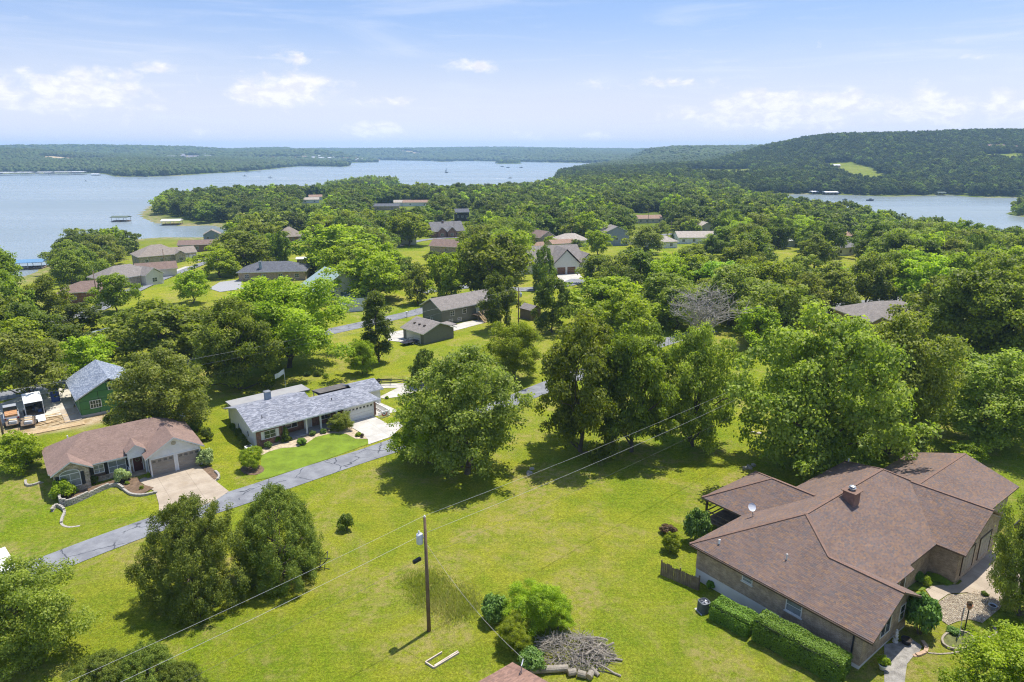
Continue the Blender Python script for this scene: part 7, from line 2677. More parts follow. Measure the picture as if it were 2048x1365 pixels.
def block_row(name, pts, label, courses, size=(0.42, 0.26, 0.17), material=None, cat='retaining wall', top=None, world_pts=False, base=-0.1):
    """a low wall of separate blocks along a curve; courses may vary along it"""
    w = pts if world_pts else survey(pts)
    line = grow_line(w, 0.08)
    e = empty(name, (line[0].x, line[0].y, hz(line[0].x, line[0].y)), 0, label, cat)
    ms = [block_mesh('block', *size, material or WALLBLK, s) for s in range(5)]
    rr3 = random.Random(9)
    acc = [0.0]
    for i in range(1, len(line)):
        acc.append(acc[-1] + (line[i] - line[i - 1]).length)
    Lt = acc[-1]

    def where(s):
        i = 1
        while i < len(line) - 1 and acc[i] < s:
            i += 1
        t_ = (s - acc[i - 1]) / max(1e-6, acc[i] - acc[i - 1])
        p = line[i - 1].lerp(line[i], t_)
        d = (line[i] - line[i - 1])
        return p, math.atan2(d.y, d.x)
    count = 0
    for c in range(max(courses) if isinstance(courses, (list, tuple)) else courses):
        s = (0.5 + 0.5 * (c % 2)) * size[0]
        while s < Lt:
            f = s / Lt
            nc = courses if not isinstance(courses, (list, tuple)) else courses[min(len(courses) - 1, int(f * len(courses)))]
            if c < nc:
                p, a = where(s)
                zb = hz(p.x, p.y) + base
                o = link('block', ms[rr3.randrange(5)], e)
                o.location = (p.x - e.location.x + rr3.uniform(-0.01, 0.01), p.y - e.location.y, zb - e.location.z + c * (size[2] + 0.006))
                o.rotation_euler = (0, 0, a + rr3.uniform(-0.05, 0.05))
                count += 1
            s += size[0] * 1.03
    return e


cb = lambda pts: zz(90, 820, 6.378, pts)
wall_px = cb([(195, 1130), (215, 1225), (340, 1215), (500, 1145), (700, 1045), (850, 985), (930, 978), (1010, 1030), (1100, 1085), (1240, 1098), (1410, 1065)])
block_row('retaining_wall', wall_px, 'curved grey block retaining wall below the stone fronted house', [6, 6, 5, 5, 4, 4, 3, 3, 2, 2, 2, 2])
block_row('edging_wall', cb([(1100, 1075), (1230, 1060), (1310, 1020), (1390, 985)]), 'single course of pale blocks around the tip of the mulch bed', 1)
block_row('edging_wall', zz(0, 960, 2.926, [(305, 190), (322, 165), (350, 165), (378, 190), (365, 230), (362, 262), (400, 278), (460, 273)]), 'winding low block wall on the lawn below the stone fronted house', [3, 3, 2, 2, 1, 1])
block_row('edging_wall', zz(0, 960, 2.926, [(150, 5), (155, 32), (185, 36), (245, 18)]), 'short curved block edging left of the stone fronted house', 2)
block_row('edging_wall', zz(0, 680, 3.934, [(1690, 1035), (1722, 1070), (1715, 1100), (1690, 1108)]), 'little curved block edging right of the tan driveway', 2)
BED = survey(cb([(215, 1215), (340, 1205), (500, 1135), (700, 1035), (850, 975), (930, 970), (1010, 1020), (1100, 1075), (1240, 1088), (1390, 1000), (1240, 960), (1180, 870), (900, 900), (600, 990), (430, 1030), (250, 1060)]))
sheet('planting_bed', BED, MULCH, 0.10, world_pts=True)

# round flower bed with flag, lamp post and urns
bed_c = [(1915 + 31 * math.cos(a), 1283 + 18 * math.sin(a)) for a in np.linspace(0.2, 6.4, 18)]
sheet('planting_bed', bed_c, mat('bed_soil', (0.13, 0.14, 0.045), 0.95, 0.4, 3, fine=20, bump=0.06), 0.09)
block_row('bed_edging', bed_c + bed_c[:1], 'ring of brown edging stones around the flag bed', 2, (0.30, 0.16, 0.11), EDGE, 'edging', base=-0.02)
block_row('bed_edging', zc5([(880, 905), (980, 925), (1060, 900), (1090, 850), (1060, 800)]), 'curve of edging stones behind the flag bed', 2, (0.30, 0.16, 0.11), EDGE, 'edging', base=-0.02)
block_row('bed_edging', zc5([(390, 1065), (520, 1075), (640, 1065), (740, 1045), (830, 1035)]), 'thin line of flat stones beside the grey gravel path', 1, (0.34, 0.13, 0.08), EDGE, 'edging', base=-0.02)
block_row('bed_edging', zc5([(240, 1095), (300, 1085), (360, 1055), (370, 1010), (345, 970)]), 'pair of broad tan slabs ending the grey gravel path', 2, (0.45, 0.28, 0.09), mat('tan_slab', (0.45, 0.31, 0.21), 0.9, 0.2), 'edging', base=-0.02)
S('shrub', 1905, 1268, 30, 14, 'grey green perennials in the flag bed')
S('bright', 1938, 1262, 34, 12, 'low spreading juniper behind the flag pole')
S('dark', 1968, 1192, 16, 10, 'dark clump on the river pebbles by the walk')
# lamp post with hanging planter
x, y, z = ground_at(1929, 1262)
lp = empty('lamp_post', (x, y, z), 0, 'black garden post carrying a terracotta flower pot', 'post')
mb = MB()
mb.tube([(0, 0, -0.2), (0, 0, 2.1)], [0.055, 0.045], 8)
mb.build('shaft', BLACKP, lp)
mb = MB()
mb.lathe([(0.0, 2.1), (0.14, 2.1), (0.22, 2.42), (0.24, 2.42), (0.24, 2.46), (0.0, 2.44)], 14)
mb.build('pot', mat('terracotta', (0.42, 0.19, 0.10), 0.8, 0.15), lp)
fo = link('flowers', SHR['red'].crown, lp, (0, 0, 2.38))
fo.scale = (0.25, 0.25, 0.3)
# flag on a slim pole
x, y, z = ground_at(1917, 1276)
fg = empty('flag_pole', (x, y, z), R(60), 'slim white pole with a drooping stars and stripes flag', 'flag')
mb = MB()
mb.tube([(0, 0, -0.2), (0, 0, 3.0)], 0.022, 7)
mb.build('pole', WHITE, fg)
m = NT('flag_cloth')
sp = m.n('ShaderNodeSeparateXYZ')
m.t.links.new(m.n('ShaderNodeUVMap', uv_map='cloth').outputs[0], sp.inputs[0])
stripe = m.math('GREATER_THAN', m.math('FRACT', m.math('MULTIPLY', sp.outputs[1], 6.5)), 0.5)
c = m.mix(stripe, (0.42, 0.03, 0.05), (0.75, 0.74, 0.72))
cant = m.math('MULTIPLY', m.math('LESS_THAN', sp.outputs[0], 0.4), m.math('GREATER_THAN', sp.outputs[1], 0.46))
vs = m.n('ShaderNodeTexVoronoi')
m.t.links.new(m.scale(m.n('ShaderNodeUVMap', uv_map='cloth').outputs[0], (14, 16, 1)), vs.inputs['Vector'])
vs.inputs['Scale'].default_value = 1.0
vs.inputs['Randomness'].default_value = 0.0
star = m.math('LESS_THAN', vs.outputs['Distance'], 0.26)
c = m.mix(cant, c, m.mix(star, (0.03, 0.04, 0.16), (0.75, 0.75, 0.75)))
FLAGM = m.fin(c, 0.8, 0.2)
nu, nv = 16, 10
V, Fc, UVs = [], [], []
for j in range(nv + 1):
    for i in range(nu + 1):
        a, b = i / nu, j / nv
        V.append((0.03 + a * 0.42 + 0.03 * math.sin(a * 9), 0.07 * math.sin(a * 11 + b * 2) * a ** 0.4, 2.05 + b * 0.85 - a * 0.75 * (1 - 0.25 * b) - 0.1 * a * a))
        UVs.append((a, b))
for j in range(nv):
    for i in range(nu):
        k = j * (nu + 1) + i
        Fc.append((k, k + 1, k + nu + 2, k + nu + 1))
me = fast_mesh('flag', np.array(V), np.array(Fc), 4, True)
ul = me.uv_layers.new(name='cloth')
li = np.array(Fc).ravel()
ul.data.foreach_set('uv', np.array(UVs)[li].astype(np.float32).ravel())
me.materials.append(FLAGM)
link('flag', me, fg)


def tub(px, py, r0, r1, h, m_, label, plant_kind=None, fill=None, ps=1.0):
    x, y, z = ground_at(px, py)
    e = empty('planter', (x, y, z + 0.06), 0, label, 'planter')
    mb = MB()
    mb.lathe([(0.0, 0.0), (r0, 0.0), (r1, h * 0.9), (r1 + 0.03, h * 0.92), (r1 + 0.03, h), (r1 - 0.03, h), (r1 - 0.05, h * 0.8), (0.0, h * 0.8)], 20)
    mb.build('tub', m_, e, smooth_=True)
    mb = MB()
    mb.lathe([(r1 - 0.06, h * 0.82), (0, h * 0.84)], 16)
    mb.build('soil', fill or mat('potting_soil', (0.05, 0.04, 0.03), 0.95), e)
    if plant_kind:
        o = link('plant', SHR[plant_kind].crown, e, (0, 0, h * 0.8))
        o.scale = (0.42 * ps, 0.42 * ps, 0.5 * ps)
    return e


tub(1984, 1219, 0.2, 0.31, 0.36, mat('glazed_pale_blue', (0.42, 0.47, 0.55), 0.25, 0.08), 'pale blue glazed tub standing on the river pebbles')
tub(1764, 1340, 0.18, 0.28, 0.42, WHITE, 'white pot with a leafy plant at the near corner of the brick house', 'bright', None, 1.2)
tub(1812, 1288, 0.3, 0.38, 0.4, BLACKP, 'black round water tub beside the white statue')
x, y, z = ground_at(1790, 1285)
stt = empty('garden_statue', (x, y, z + 0.05), R(30), 'small white garden statue by the brick gable wall', 'statue')
STM = mat('white_cast_stone', (0.55, 0.54, 0.50), 0.8, 0.2, 6, fine=40, bump=0.02)
mb = MB()
mb.lathe([(0.0, 0.0), (0.22, 0.0), (0.22, 0.08), (0.16, 0.12), (0.14, 0.28), (0.2, 0.32), (0.2, 0.38), (0, 0.38)], 14)
mb.build('plinth', STM, stt)
bm = bmesh.new()
for (cx1, cy1, cz1, rr1, sz1) in ((0, 0, 0.58, 0.15, 1.4), (0, 0.01, 0.84, 0.13, 1.1), (0, 0, 1.06, 0.085, 1.15), (-0.11, -0.05, 0.80, 0.05, 2.0), (0.11, -0.05, 0.78, 0.05, 2.0), (0.05, -0.1, 0.62, 0.06, 1.2)):
    q = bmesh.ops.create_icosphere(bm, subdivisions=2, radius=rr1)
    for v_ in q['verts']:
        v_.co = Vector((v_.co.x + cx1, v_.co.y + cy1, v_.co.z * sz1 + cz1))
me = bpy.data.meshes.new('figure')
bm.to_mesh(me)
bm.free()
me.polygons.foreach_set('use_smooth', [True] * len(me.polygons))
me.materials.append(STM)
link('figure', me, stt)

# ------------------------------------------------------------------ brush pile, logs, bed frame
TWIG = mat('grey_twigs', (0.30, 0.265, 0.215), 0.95, 0.35, 3, fine=20)
LOGM = mat('grey_log_bark', (0.27, 0.235, 0.185), 0.95, 0.35, 2, fine=16, bump=0.03)
CUTM = mat('cut_wood', (0.38, 0.29, 0.19), 0.9, 0.25, 8)
x, y, z = ground_at(1150, 1308)
bp = empty('brush_pile', (x, y, z), R(-10), 'heap of grey cut branches and twigs on the lawn', 'brush pile')
bp.scale = (1.15, 1.25, 1.2)
r = np.random.default_rng(12)
mb = MB()
for k in range(620):
    a = r.uniform(0, 6.28)
    q = math.sqrt(r.uniform(0, 1))
    cx1, cy1 = q * 2.5 * math.cos(a) * 1.05, q * 1.6 * math.sin(a)
    top = 1.05 * (1 - q * q) + 0.12
    z_ = r.uniform(0.05, top)
    L = r.uniform(0.5, 1.7)
    d = unit(np.array([r.normal() + 0.5, r.normal() * 0.6 - 0.2, r.normal() * 0.22]))
    c0 = np.array([cx1, cy1, z_])
    p_ = [c0 - d * L / 2, c0 + r.normal(size=3) * 0.07, c0 + d * L / 2 + r.normal(size=3) * 0.1]
    for w_ in p_:
        w_[2] = max(w_[2], 0.03)
    rd = r.uniform(0.010, 0.026)
    mb.tube(p_, [rd, rd * 0.8, rd * 0.4], 4, cap=False)
tag(mb.build('twigs', TWIG, bp), kind='stuff')
for k in range(12):
    a = r.uniform(-1.0, 0.9)
    st_ = np.array([r.uniform(-0.4, 1.3), r.uniform(-0.9, 0.8), r.uniform(0.2, 0.8)])
    en = st_ + np.array([math.cos(a) * r.uniform(1.2, 2.3), math.sin(a) * 1.6, -0.4])
    en[2] = max(0.08, en[2])
    mb = MB()
    mb.tube(limb_path(st_, en, r, 4, 0.02), [0.05, 0.06, 0.065, 0.07, 0.075], 7)
    mb.build('branch', LOGM, bp)


def log(px, py, L, rad, ang, label, group=None, z_=None, tilt=0.0):
    x, y, z = ground_at(px, py)
    mb = MB()
    n = 12
    mb.tube([(-L / 2, 0, 0), (-L / 4, 0, 0.01), (0, 0, 0), (L / 4, 0.01, 0), (L / 2, 0, 0)], [rad, rad * 0.98, rad * 0.97, rad * 0.96, rad * 0.95], n)
    mb.m[-1] = mb.m[-2] = 1
    o = mb.build('log', [LOGM, CUTM], None, (x, y, z + (z_ if z_ is not None else rad)))
    o.rotation_euler = (0, tilt, R(ang))
    return tag(o, label, 'log', group)


log(1098, 1345, 2.9, 0.28, 4, 'long thick felled log lying before the brush pile')
log(1144, 1351, 0.62, 0.27, 12, 'sawn log round next to the long felled log')
log(1164, 1355, 0.62, 0.27, -20, 'second sawn log round in line after the long felled log')
log(1180, 1356, 0.55, 0.26, 62, 'sawn log round turned end on beside the lawn')
log(1190, 1348, 0.75, 0.17, -48, 'slim sawn log leaning at the end of the row', tilt=0.25)
for k, (px, py, L, an, z_) in enumerate(((1152, 1325, 0.55, 70, 0.15), (1158, 1318, 0.5, 10, 0.4), (1170, 1326, 0.7, -35, 0.15), (1179, 1306, 0.55, 65, 0.35), (1185, 1300, 0.6, 110, 0.2), (1165, 1312, 0.6, -10, 0.2), (1198, 1303, 1.3, 15, 0.15))):
    log(px, py, L, 0.13, an, 'short firewood length tumbled at the edge of the brush pile', 'firewood lengths', z_)
log(1194, 1330, 1.5, 0.08, 80, 'bare pale bough lying from the brush pile to the lawn')

fr_w = [ground_at(*p) for p in ((851, 1327), (868, 1338), (918, 1308), (884, 1307))]
bf = empty('garden_bed', fr_w[0], 0, 'old pale plank frame of a garden bed on the near lawn', 'garden bed')
for a, b in ((0, 1), (1, 2), (0, 3)):
    pa, pb_ = Vector(fr_w[a]) - Vector(fr_w[0]), Vector(fr_w[b]) - Vector(fr_w[0])
    mb = MB()
    mb.beam(pa + Vector((0, 0, 0.08)), pb_ + Vector((0, 0, 0.08)), 0.09, 0.17)
    mb.build('plank', mat('pale_plank', (0.50, 0.42, 0.33), 0.85, 0.2, 3), bf)
mb = MB()
pa, pb_ = Vector(fr_w[1]) - Vector(fr_w[0]), Vector(fr_w[2]) - Vector(fr_w[0])
mb.beam(pa + Vector((0.0, 0.22, 0.06)), pb_ + Vector((-0.1, 0.2, 0.06)), 0.12, 0.1)
mb.build('plank', mat('pale_plank', (0.50, 0.42, 0.33), 0.85, 0.2, 3), bf)
for k, (px, py) in enumerate(((1490, 938), (1497, 935), (1507, 932), (1500, 938))):
    x, y, z = ground_at(px, py)
    o = link('field_stone', block_mesh('stone', 0.5, 0.4, 0.28, mat('field_stone', (0.38, 0.34, 0.29), 0.9, 0.25), 40 + k))
    o.location = (x, y, z - 0.03)
    o.rotation_euler = (0, 0, k)
    tag(o, 'pale field stone in a little heap beyond the screened porch', 'stone', 'field stones beyond the porch')
rk = random.Random(3)
rocks = [(1056 + rk.uniform(0, 12), 938 + rk.uniform(0, 14)) for _ in range(4)] + [(1480 + rk.uniform(0, 40), 868 + rk.uniform(-3, 3)) for _ in range(4)]
for k, (px, py) in enumerate(rocks):
    x, y, z = ground_at(px, py)
    o = link('field_stone', block_mesh('stone', rk.uniform(0.3, 0.7), 0.35, 0.2, mat('field_stone', (0.38, 0.34, 0.29), 0.9, 0.25), 60 + k))
    o.location = (x, y, z - 0.03)
    o.rotation_euler = (0, 0, rk.uniform(0, 3))
    near_ = px < 1300
    tag(o, 'flat stone left by the lawn edge below the row of three oaks' if near_ else 'flat stone under the shade of the huge maple', 'stone', 'stones below the three oaks' if near_ else 'stones by the huge maple')

# ------------------------------------------------------------------ vehicles and site clutter
TYRE = mat('tyre_rubber', (0.02, 0.02, 0.02), 0.8, 0.2)
RIM = mat('wheel_rim', (0.40, 0.41, 0.43), 0.35, 0.1, metal=0.6)


def wheel(parent, x, y, r, w=0.2):
    mb = MB()
    mb.tube([(x, y - w / 2, r), (x, y + w / 2, r)], r, 16)
    t_ = mb.build('wheel', TYRE, parent)
    mb = MB()
    mb.tube([(x, y - w / 2 - 0.01, r), (x, y + w / 2 + 0.01, r)], r * 0.58, 12)
    mb.build('rim', RIM, t_)


def car(px, py, ang, paint, label, suv=False, pickup=False, name='parked_car'):
    x, y, z = ground_at(px, py)
    e = empty(name, (x, y, z + 0.12), R(ang), label, 'pickup truck' if pickup else 'car')
    L, W, H = (5.3, 1.9, 1.8) if pickup else (4.7, 1.85, 1.7 if suv else 1.42)
    h0, hb = 0.32, (0.98 if pickup or suv else 0.85)
    prof = [(-L / 2, h0), (L / 2, h0), (L / 2, hb * 0.72), (L / 2 - 0.12, hb * 0.86), (L * 0.22, hb), (-L / 2 + 0.05, hb), (-L / 2, hb * 0.8)]
    mb = MB()
    k = len(prof)
    for s in (-1, 1):
        q = [(a, s * W / 2, b) for a, b in prof]
        mb.face(q if s < 0 else q[::-1])
    for i in range(k):
        a, b = prof[i], prof[(i + 1) % k]
        mb.face([(a[0], W / 2, a[1]), (b[0], W / 2, b[1]), (b[0], -W / 2, b[1]), (a[0], -W / 2, a[1])])
    mb.build('body', paint, e)
    if pickup:
        x0, x1, x2, x3 = -0.1, 0.35, 1.1, 1.65
        x0 = -0.35
        gh = [(x0, hb), (x0 + 0.1, H), (1.0, H), (1.6, hb)]
    elif suv:
        gh = [(-L / 2 + 0.1, hb), (-L / 2 + 0.4, H), (0.55, H), (1.2, hb)]
    else:
        gh = [(-L / 2 + 0.5, hb), (-1.05, H), (0.35, H), (1.15, hb)]
    mb = MB()
    wi = W / 2 - 0.16
    lo, hi = [(a, b) for a, b in gh if b == hb], [(a, b) for a, b in gh if b != hb]
    A = [(gh[0][0], -W / 2 + 0.04, hb), (gh[3][0], -W / 2 + 0.04, hb), (gh[3][0], W / 2 - 0.04, hb), (gh[0][0], W / 2 - 0.04, hb)]
    B = [(gh[1][0], -wi, H), (gh[2][0], -wi, H), (gh[2][0], wi, H), (gh[1][0], wi, H)]
    for i in range(4):
        j = (i + 1) % 4
        mb.face([A[i], A[j], B[j], B[i]])
    mb.build('windows', GLASS, e)
    mb = MB()
    mb.box(gh[1][0], gh[2][0], -wi, wi, H - 0.02, H + 0.05)
    mb.build('roof', paint, e)
    for a in (-L * 0.31, L * 0.31):
        for s in (-1, 1):
            wheel(e, a, s * (W / 2 - 0.1), 0.34, 0.24)
    for s in (-1, 1):
        mb = MB()
        mb.box(L / 2 - 0.03, L / 2 + 0.015, s * W * 0.36 - 0.18, s * W * 0.36 + 0.18, hb * 0.62, hb * 0.78)
        mb.build('headlight', GLASS_PALE, e)
        mb = MB()
        mb.box(-L / 2 - 0.015, -L / 2 + 0.03, s * W * 0.4 - 0.12, s * W * 0.4 + 0.12, hb * 0.68, hb * 0.9)
        mb.build('tail_light', mat('tail_red', (0.35, 0.02, 0.02), 0.3), e)
    if pickup:
        mb = MB()
        mb.box(-L / 2 + 0.15, -0.45, -0.75, 0.75, hb + 0.01, hb + 0.3)
        mb.build('load', mat('orange_lumber_load', (0.42, 0.22, 0.10), 0.8, 0.3), e)
    return e


paint_k = mat('black_car_paint', (0.02, 0.022, 0.028), 0.25, 0.1, spec=0.6)
paint_b = mat('dark_blue_car_paint', (0.035, 0.05, 0.075), 0.25, 0.1, spec=0.6)
paint_r = mat('dark_red_car_paint', (0.25, 0.03, 0.03), 0.25, 0.1, spec=0.6)
paint_s = mat('silver_car_paint', (0.35, 0.36, 0.37), 0.3, 0.1, spec=0.6)
car(397, 520, 10, paint_k, 'black car parked by the tan roofed garage wing', True)
car(298, 556, 50, paint_b, 'dark blue car on the drive of the stone shore house')
car(1121, 496, 15, paint_r, 'dark red car outside the pale tan hip roofed house')
car(1271, 443, 20, WHITE, 'white car left of the orange brown ranch', True)
car(1268, 490, 20, WHITE, 'white car beneath the tall blue grey house')
car(24, 838, 128, paint_s, 'grey pickup truck with an orange load on the building site', False, True, 'pickup_truck')

x, y, z = ground_at(70, 828)
tr = empty('cargo_trailer', (x, y, z + 0.07), R(128), 'white enclosed cargo trailer with its ramp door down', 'trailer')
L, W, H = 5.2, 2.3, 2.5
mb = MB()
mb.box(-L / 2, L / 2, -W / 2, -W / 2 + 0.08, 0.5, H)
mb.box(-L / 2, L / 2, W / 2 - 0.08, W / 2, 0.5, H)
mb.box(L / 2 - 0.08, L / 2 - 0.001, -W / 2 + 0.081, W / 2 - 0.081, 0.5, H)
mb.build('body', WHITE, tr)
mb = MB()
mb.box(-L / 2 + 1.0, L / 2 - 0.001, -W / 2 + 0.001, W / 2 - 0.001, H + 0.002, H + 0.07)
mb.build('roof', WHITE, tr)
mb = MB()
mb.box(-L / 2, -L / 2 + 0.98, -W / 2 + 0.001, W / 2 - 0.001, H + 0.001, H + 0.06)
mb.build('roof_edge', WHITE, tr)
mb = MB()
mb.box(-L / 2, L / 2 - 0.1, -W / 2 + 0.09, W / 2 - 0.09, 0.42, 0.5)
mb.build('floor', WOODW, tr)
mb = MB()
mb.face([(-L / 2, -W / 2 + 0.1, 0.5), (-L / 2, W / 2 - 0.1, 0.5), (-L / 2 - 1.9, W / 2 - 0.1, 0.08), (-L / 2 - 1.9, -W / 2 + 0.1, 0.08)])
mb.face([(-L / 2, W / 2 - 0.1, 0.44), (-L / 2, -W / 2 + 0.1, 0.44), (-L / 2 - 1.9, -W / 2 + 0.1, 0.03), (-L / 2 - 1.9, W / 2 - 0.1, 0.03)])
mb.build('ramp_door', WHITE, tr)
mb = MB()
mb.tube([(L / 2, -0.5, 0.5), (L / 2 + 1.2, 0, 0.5), (L / 2, 0.5, 0.5)], 0.05, 6)
mb.build('tongue', BLACKP, tr)
for a in (-0.5, 0.35):
    for s in (-1, 1):
        wheel(tr, a, s * (W / 2 + 0.12), 0.34)
for k in range(5):
    mb = MB()
    mb.box(-1.5 + k * 0.7, -1.0 + k * 0.7, -0.9 + 0.3 * (k % 3), -0.4 + 0.3 * (k % 3), 0.502, 0.9 + 0.25 * (k % 2))
    mb.build('tool_box', [mat('tool_blue', (0.08, 0.12, 0.25), 0.6), mat('tool_grey', (0.2, 0.2, 0.2), 0.6)][k % 2], tr)


def flat_trailer(px, py, ang, L, W, label, load=True, mesh_m=None, name='utility_trailer'):
    x, y, z = ground_at(px, py)
    e = empty(name, (x, y, z + 0.06), R(ang), label, 'trailer')
    fm = mesh_m or BLACKP
    mb = MB()
    mb.box(-L / 2, L / 2, -W / 2, W / 2, 0.45, 0.53)
    mb.build('bed', WOODW if load else fm, e)
    mb = MB()
    for s in (-1, 1):
        mb.beam((-L / 2, s * W / 2, 0.95), (L / 2, s * W / 2, 0.95), 0.05)
        for k in range(5):
            a = -L / 2 + L * k / 4
            mb.beam((a, s * W / 2, 0.5), (a, s * W / 2, 0.95), 0.05)
    mb.build('side_rail', fm, e)
    mb = MB()
    mb.tube([(L / 2, -0.4, 0.48), (L / 2 + 1.1, 0, 0.48), (L / 2, 0.4, 0.48)], 0.045, 6)
    mb.build('tongue', fm, e)
    for s in (-1, 1):
        wheel(e, -0.2, s * (W / 2 + 0.13), 0.32)
    if load:
        rr4 = random.Random(7)
        for k in range(6):
            mb = MB()
            a = -L / 2 + 0.3 + k * L / 7
            mb.box(a, a + 0.5, -0.5, 0.4, 0.54, 0.8 + rr4.uniform(0, 0.35), rz=rr4.uniform(-0.4, 0.4))
            mb.build('load', [mat('pale_load', (0.5, 0.5, 0.5), 0.6), WOODN, mat('grey_load', (0.2, 0.21, 0.22), 0.7)][k % 3], e)
    return e


flat_trailer(58, 850, 125, 3.6, 1.8, 'flat utility trailer heaped with building scraps')
flat_trailer(27, 852, 128, 2.6, 1.7, 'small open trailer hitched behind the grey pickup')
flat_trailer(822, 688, 40, 4.4, 1.9, 'low trailer parked against the olive grey garage', False)
x, y, z = ground_at(112, 803)
pt = empty('portable_toilet', (x, y, z), R(40), 'blue portable toilet under the feathery olive tree', 'portable toilet')
BLUEP = mat('blue_plastic', (0.03, 0.07, 0.25), 0.5, 0.15)
mb = MB()
mb.box(-0.55, 0.55, -0.55, 0.55, 0.05, 2.1)
mb.build('cabin', BLUEP, pt)
mb = MB()
mb.box(-0.4, 0.4, -0.585, -0.552, 0.12, 1.95)
mb.build('door', mat('blue_plastic_light', (0.05, 0.10, 0.32), 0.5), pt)
mb = MB()
mb.lathe([(0.78, 2.1), (0.7, 2.2), (0.0, 2.32)], 4)
q = mb.build('roof', BLUEP, pt)
q.rotation_euler = (0, 0, R(45))
# lumber, scraps on the site
rr5 = random.Random(21)
for k in range(13):
    px, py = rr5.uniform(82, 138), rr5.uniform(832, 852)
    x, y, z = ground_at(px, py)
    mb = MB()
    L_ = rr5.uniform(1.4, 3.6)
    mb.box(-L_ / 2, L_ / 2, -0.08, 0.08, 0.0, 0.06)
    o = mb.build('plank', WOODN, None, (x, y, z + 0.075))
    o.rotation_euler = (0, 0, R(38) + rr5.uniform(-0.5, 0.5))
    tag(o, 'loose new plank dropped on the pale gravel of the building site', 'plank', 'loose planks on the building site')
mb = MB()
x, y, z = ground_at(100, 861)
for k in range(4):
    mb.box(-4.2, 4.2, -0.5 + k * 0.3, -0.28 + k * 0.3, 0, 0.09)
o = mb.build('lumber_row', WOODN, None, (x, y, z + 0.03))
o.rotation_euler = (0, 0, R(36))
tag(o, 'long row of new boards laid along the dug bank', 'lumber')

# boat trailer on the upper drive, black frame by the cedar
x, y, z = ground_at(775, 769)
btf = empty('boat_trailer', (x, y, z + 0.06), R(8), 'empty black boat trailer behind the ranch house', 'trailer')
mb = MB()
mb.beam((-2.6, -0.8, 0.5), (1.4, -0.8, 0.5), 0.1)
mb.beam((-2.6, 0.8, 0.5), (1.4, 0.8, 0.5), 0.1)
mb.beam((1.4, -0.8, 0.5), (3.4, 0, 0.5), 0.1)
mb.beam((1.4, 0.8, 0.5), (3.4, 0, 0.5), 0.1)
for a in (-2.4, -1.0, 0.6):
    mb.beam((a, -0.8, 0.5), (a, 0.8, 0.5), 0.08)
mb.build('frame', BLACKP, btf)
for s in (-1, 1):
    wheel(btf, -1.5, s * 1.0, 0.35)
    mb = MB()
    mb.beam((-2.3, s * 0.45, 0.72), (0.8, s * 0.45, 0.72), 0.12, 0.08)
    mb.build('bunk', BLACKP, btf)
mb = MB()
mb.beam((2.6, 0, 0.5), (2.6, 0, 1.2), 0.08)
mb.build('winch_post', BLACKP, btf)
x, y, z = ground_at(632, 1132)
bfk = empty('metal_rack', (x, y, z), R(12), 'black tubular metal frame lying at the foot of the cedar', 'rack')
mb = MB()
for s in (-0.7, 0.7):
    mb.tube([(-1.6, s, 0.12), (0.4, s, 0.25), (1.1, s, 0.95)], 0.04, 6)
for a in (-1.4, -0.7, 0.0, 0.4):
    mb.tube([(a, -0.7, 0.18), (a, 0.7, 0.18)], 0.035, 6)
mb.tube([(1.1, -0.7, 0.95), (1.1, 0.7, 0.95)], 0.04, 6)
mb.tube([(0.4, -0.7, 0.25), (1.3, -0.9, 0.05)], 0.035, 6)
mb.tube([(0.4, 0.7, 0.25), (1.3, 0.9, 0.05)], 0.035, 6)
mb.build('tubes', BLACKP, bfk)
mb = MB()
mb.tube([(-1.0, -0.75, 0.22), (-1.0, -0.6, 0.22)], 0.22, 14)
mb.build('wheel', TYRE, bfk)

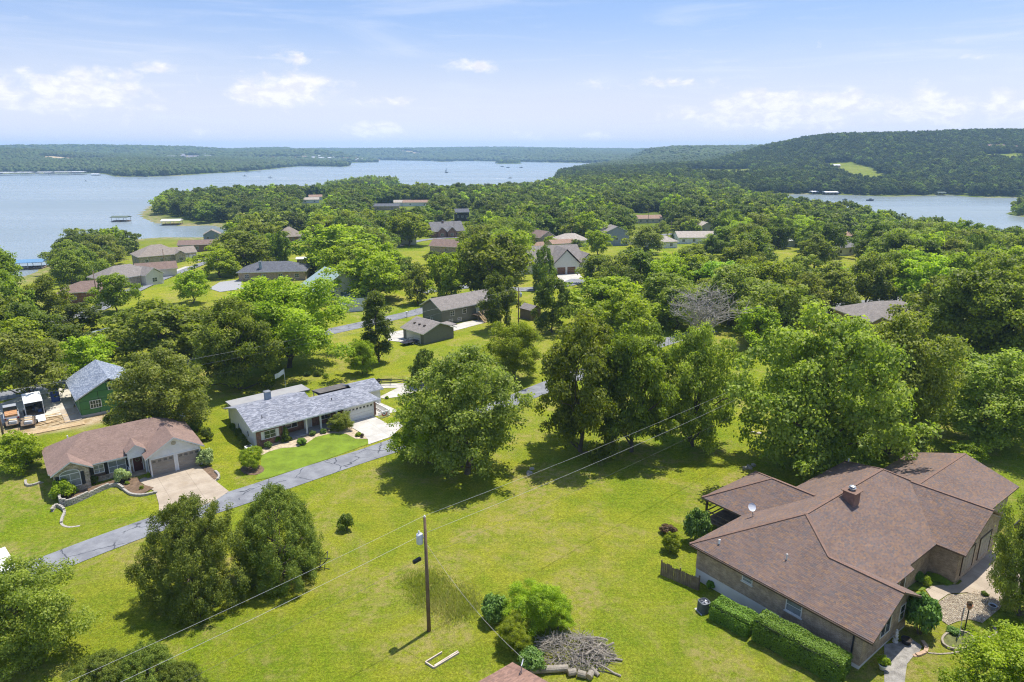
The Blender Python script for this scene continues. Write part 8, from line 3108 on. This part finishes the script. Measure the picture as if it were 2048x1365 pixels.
# mailbox, bins, white condenser
x, y, z = ground_at(814, 635)
mbx = empty('mailbox', (x, y, z), R(60), 'white topped mailbox beside the street', 'mailbox')
mb = MB()
mb.beam((0, 0, -0.1), (0, 0, 1.1), 0.1)
mb.build('post', BROWNP, mbx)
mb = MB()
mb.box(-0.14, 0.14, -0.28, 0.28, 1.1, 1.38)
mb.build('box', WHITE, mbx)
x, y, z = ground_at(499, 906)
acw = empty('air_conditioner', (x, y, z), R(40), 'white box air conditioner at the end of the ranch house', 'air conditioner')
mb = MB()
mb.box(-0.45, 0.45, -0.4, 0.4, 0.05, 0.9)
mb.build('casing', WHITE, acw)
mb = MB()
mb.lathe([(0.0, 0.905), (0.34, 0.905), (0.34, 0.92), (0, 0.93)], 16)
mb.build('grille', BLACKP, acw)
for px, py, lb in ((311, 562, 'dark wheeled bin by the shore road'), (275, 581, 'dark bin on the lawn edge by the shore road')):
    x, y, z = ground_at(px, py)
    e = empty('wheeled_bin', (x, y, z + 0.1), 0.4, lb, 'bin')
    mb = MB()
    mb.face([(-0.28, -0.3, 0), (0.28, -0.3, 0), (0.36, -0.38, 1.05), (-0.36, -0.38, 1.05)])
    mb.face([(0.28, 0.3, 0), (-0.28, 0.3, 0), (-0.36, 0.38, 1.05), (0.36, 0.38, 1.05)])
    mb.face([(0.28, -0.3, 0), (0.28, 0.3, 0), (0.36, 0.38, 1.05), (0.36, -0.38, 1.05)])
    mb.face([(-0.28, 0.3, 0), (-0.28, -0.3, 0), (-0.36, -0.38, 1.05), (-0.36, 0.38, 1.05)])
    mb.build('body', BROWNP, e)
    mb = MB()
    mb.box(-0.39, 0.39, -0.42, 0.42, 1.052, 1.12)
    mb.build('lid', BROWNP, e)
# drooping white flag in the ranch's back yard
x, y, z = ground_at(572, 783)
wf = empty('yard_flag', (x, y, z), R(30), 'white flag on a pole behind the ranch house roof', 'flag')
mb = MB()
mb.tube([(0, 0, -0.2), (0, 0, 3.9)], 0.03, 6)
mb.build('pole', WHITE, wf)
mb = MB()
for k in range(8):
    a0, a1 = k / 8, (k + 1) / 8
    f_ = lambda a: (-a * 1.5, 0.12 * math.sin(a * 8), 3.8 - a * 0.7)
    p0, p1 = f_(a0), f_(a1)
    mb.face([p0, p1, (p1[0], p1[1], p1[2] - 0.8), (p0[0], p0[1], p0[2] - 0.8)])
mb.build('cloth', WHITE, wf)
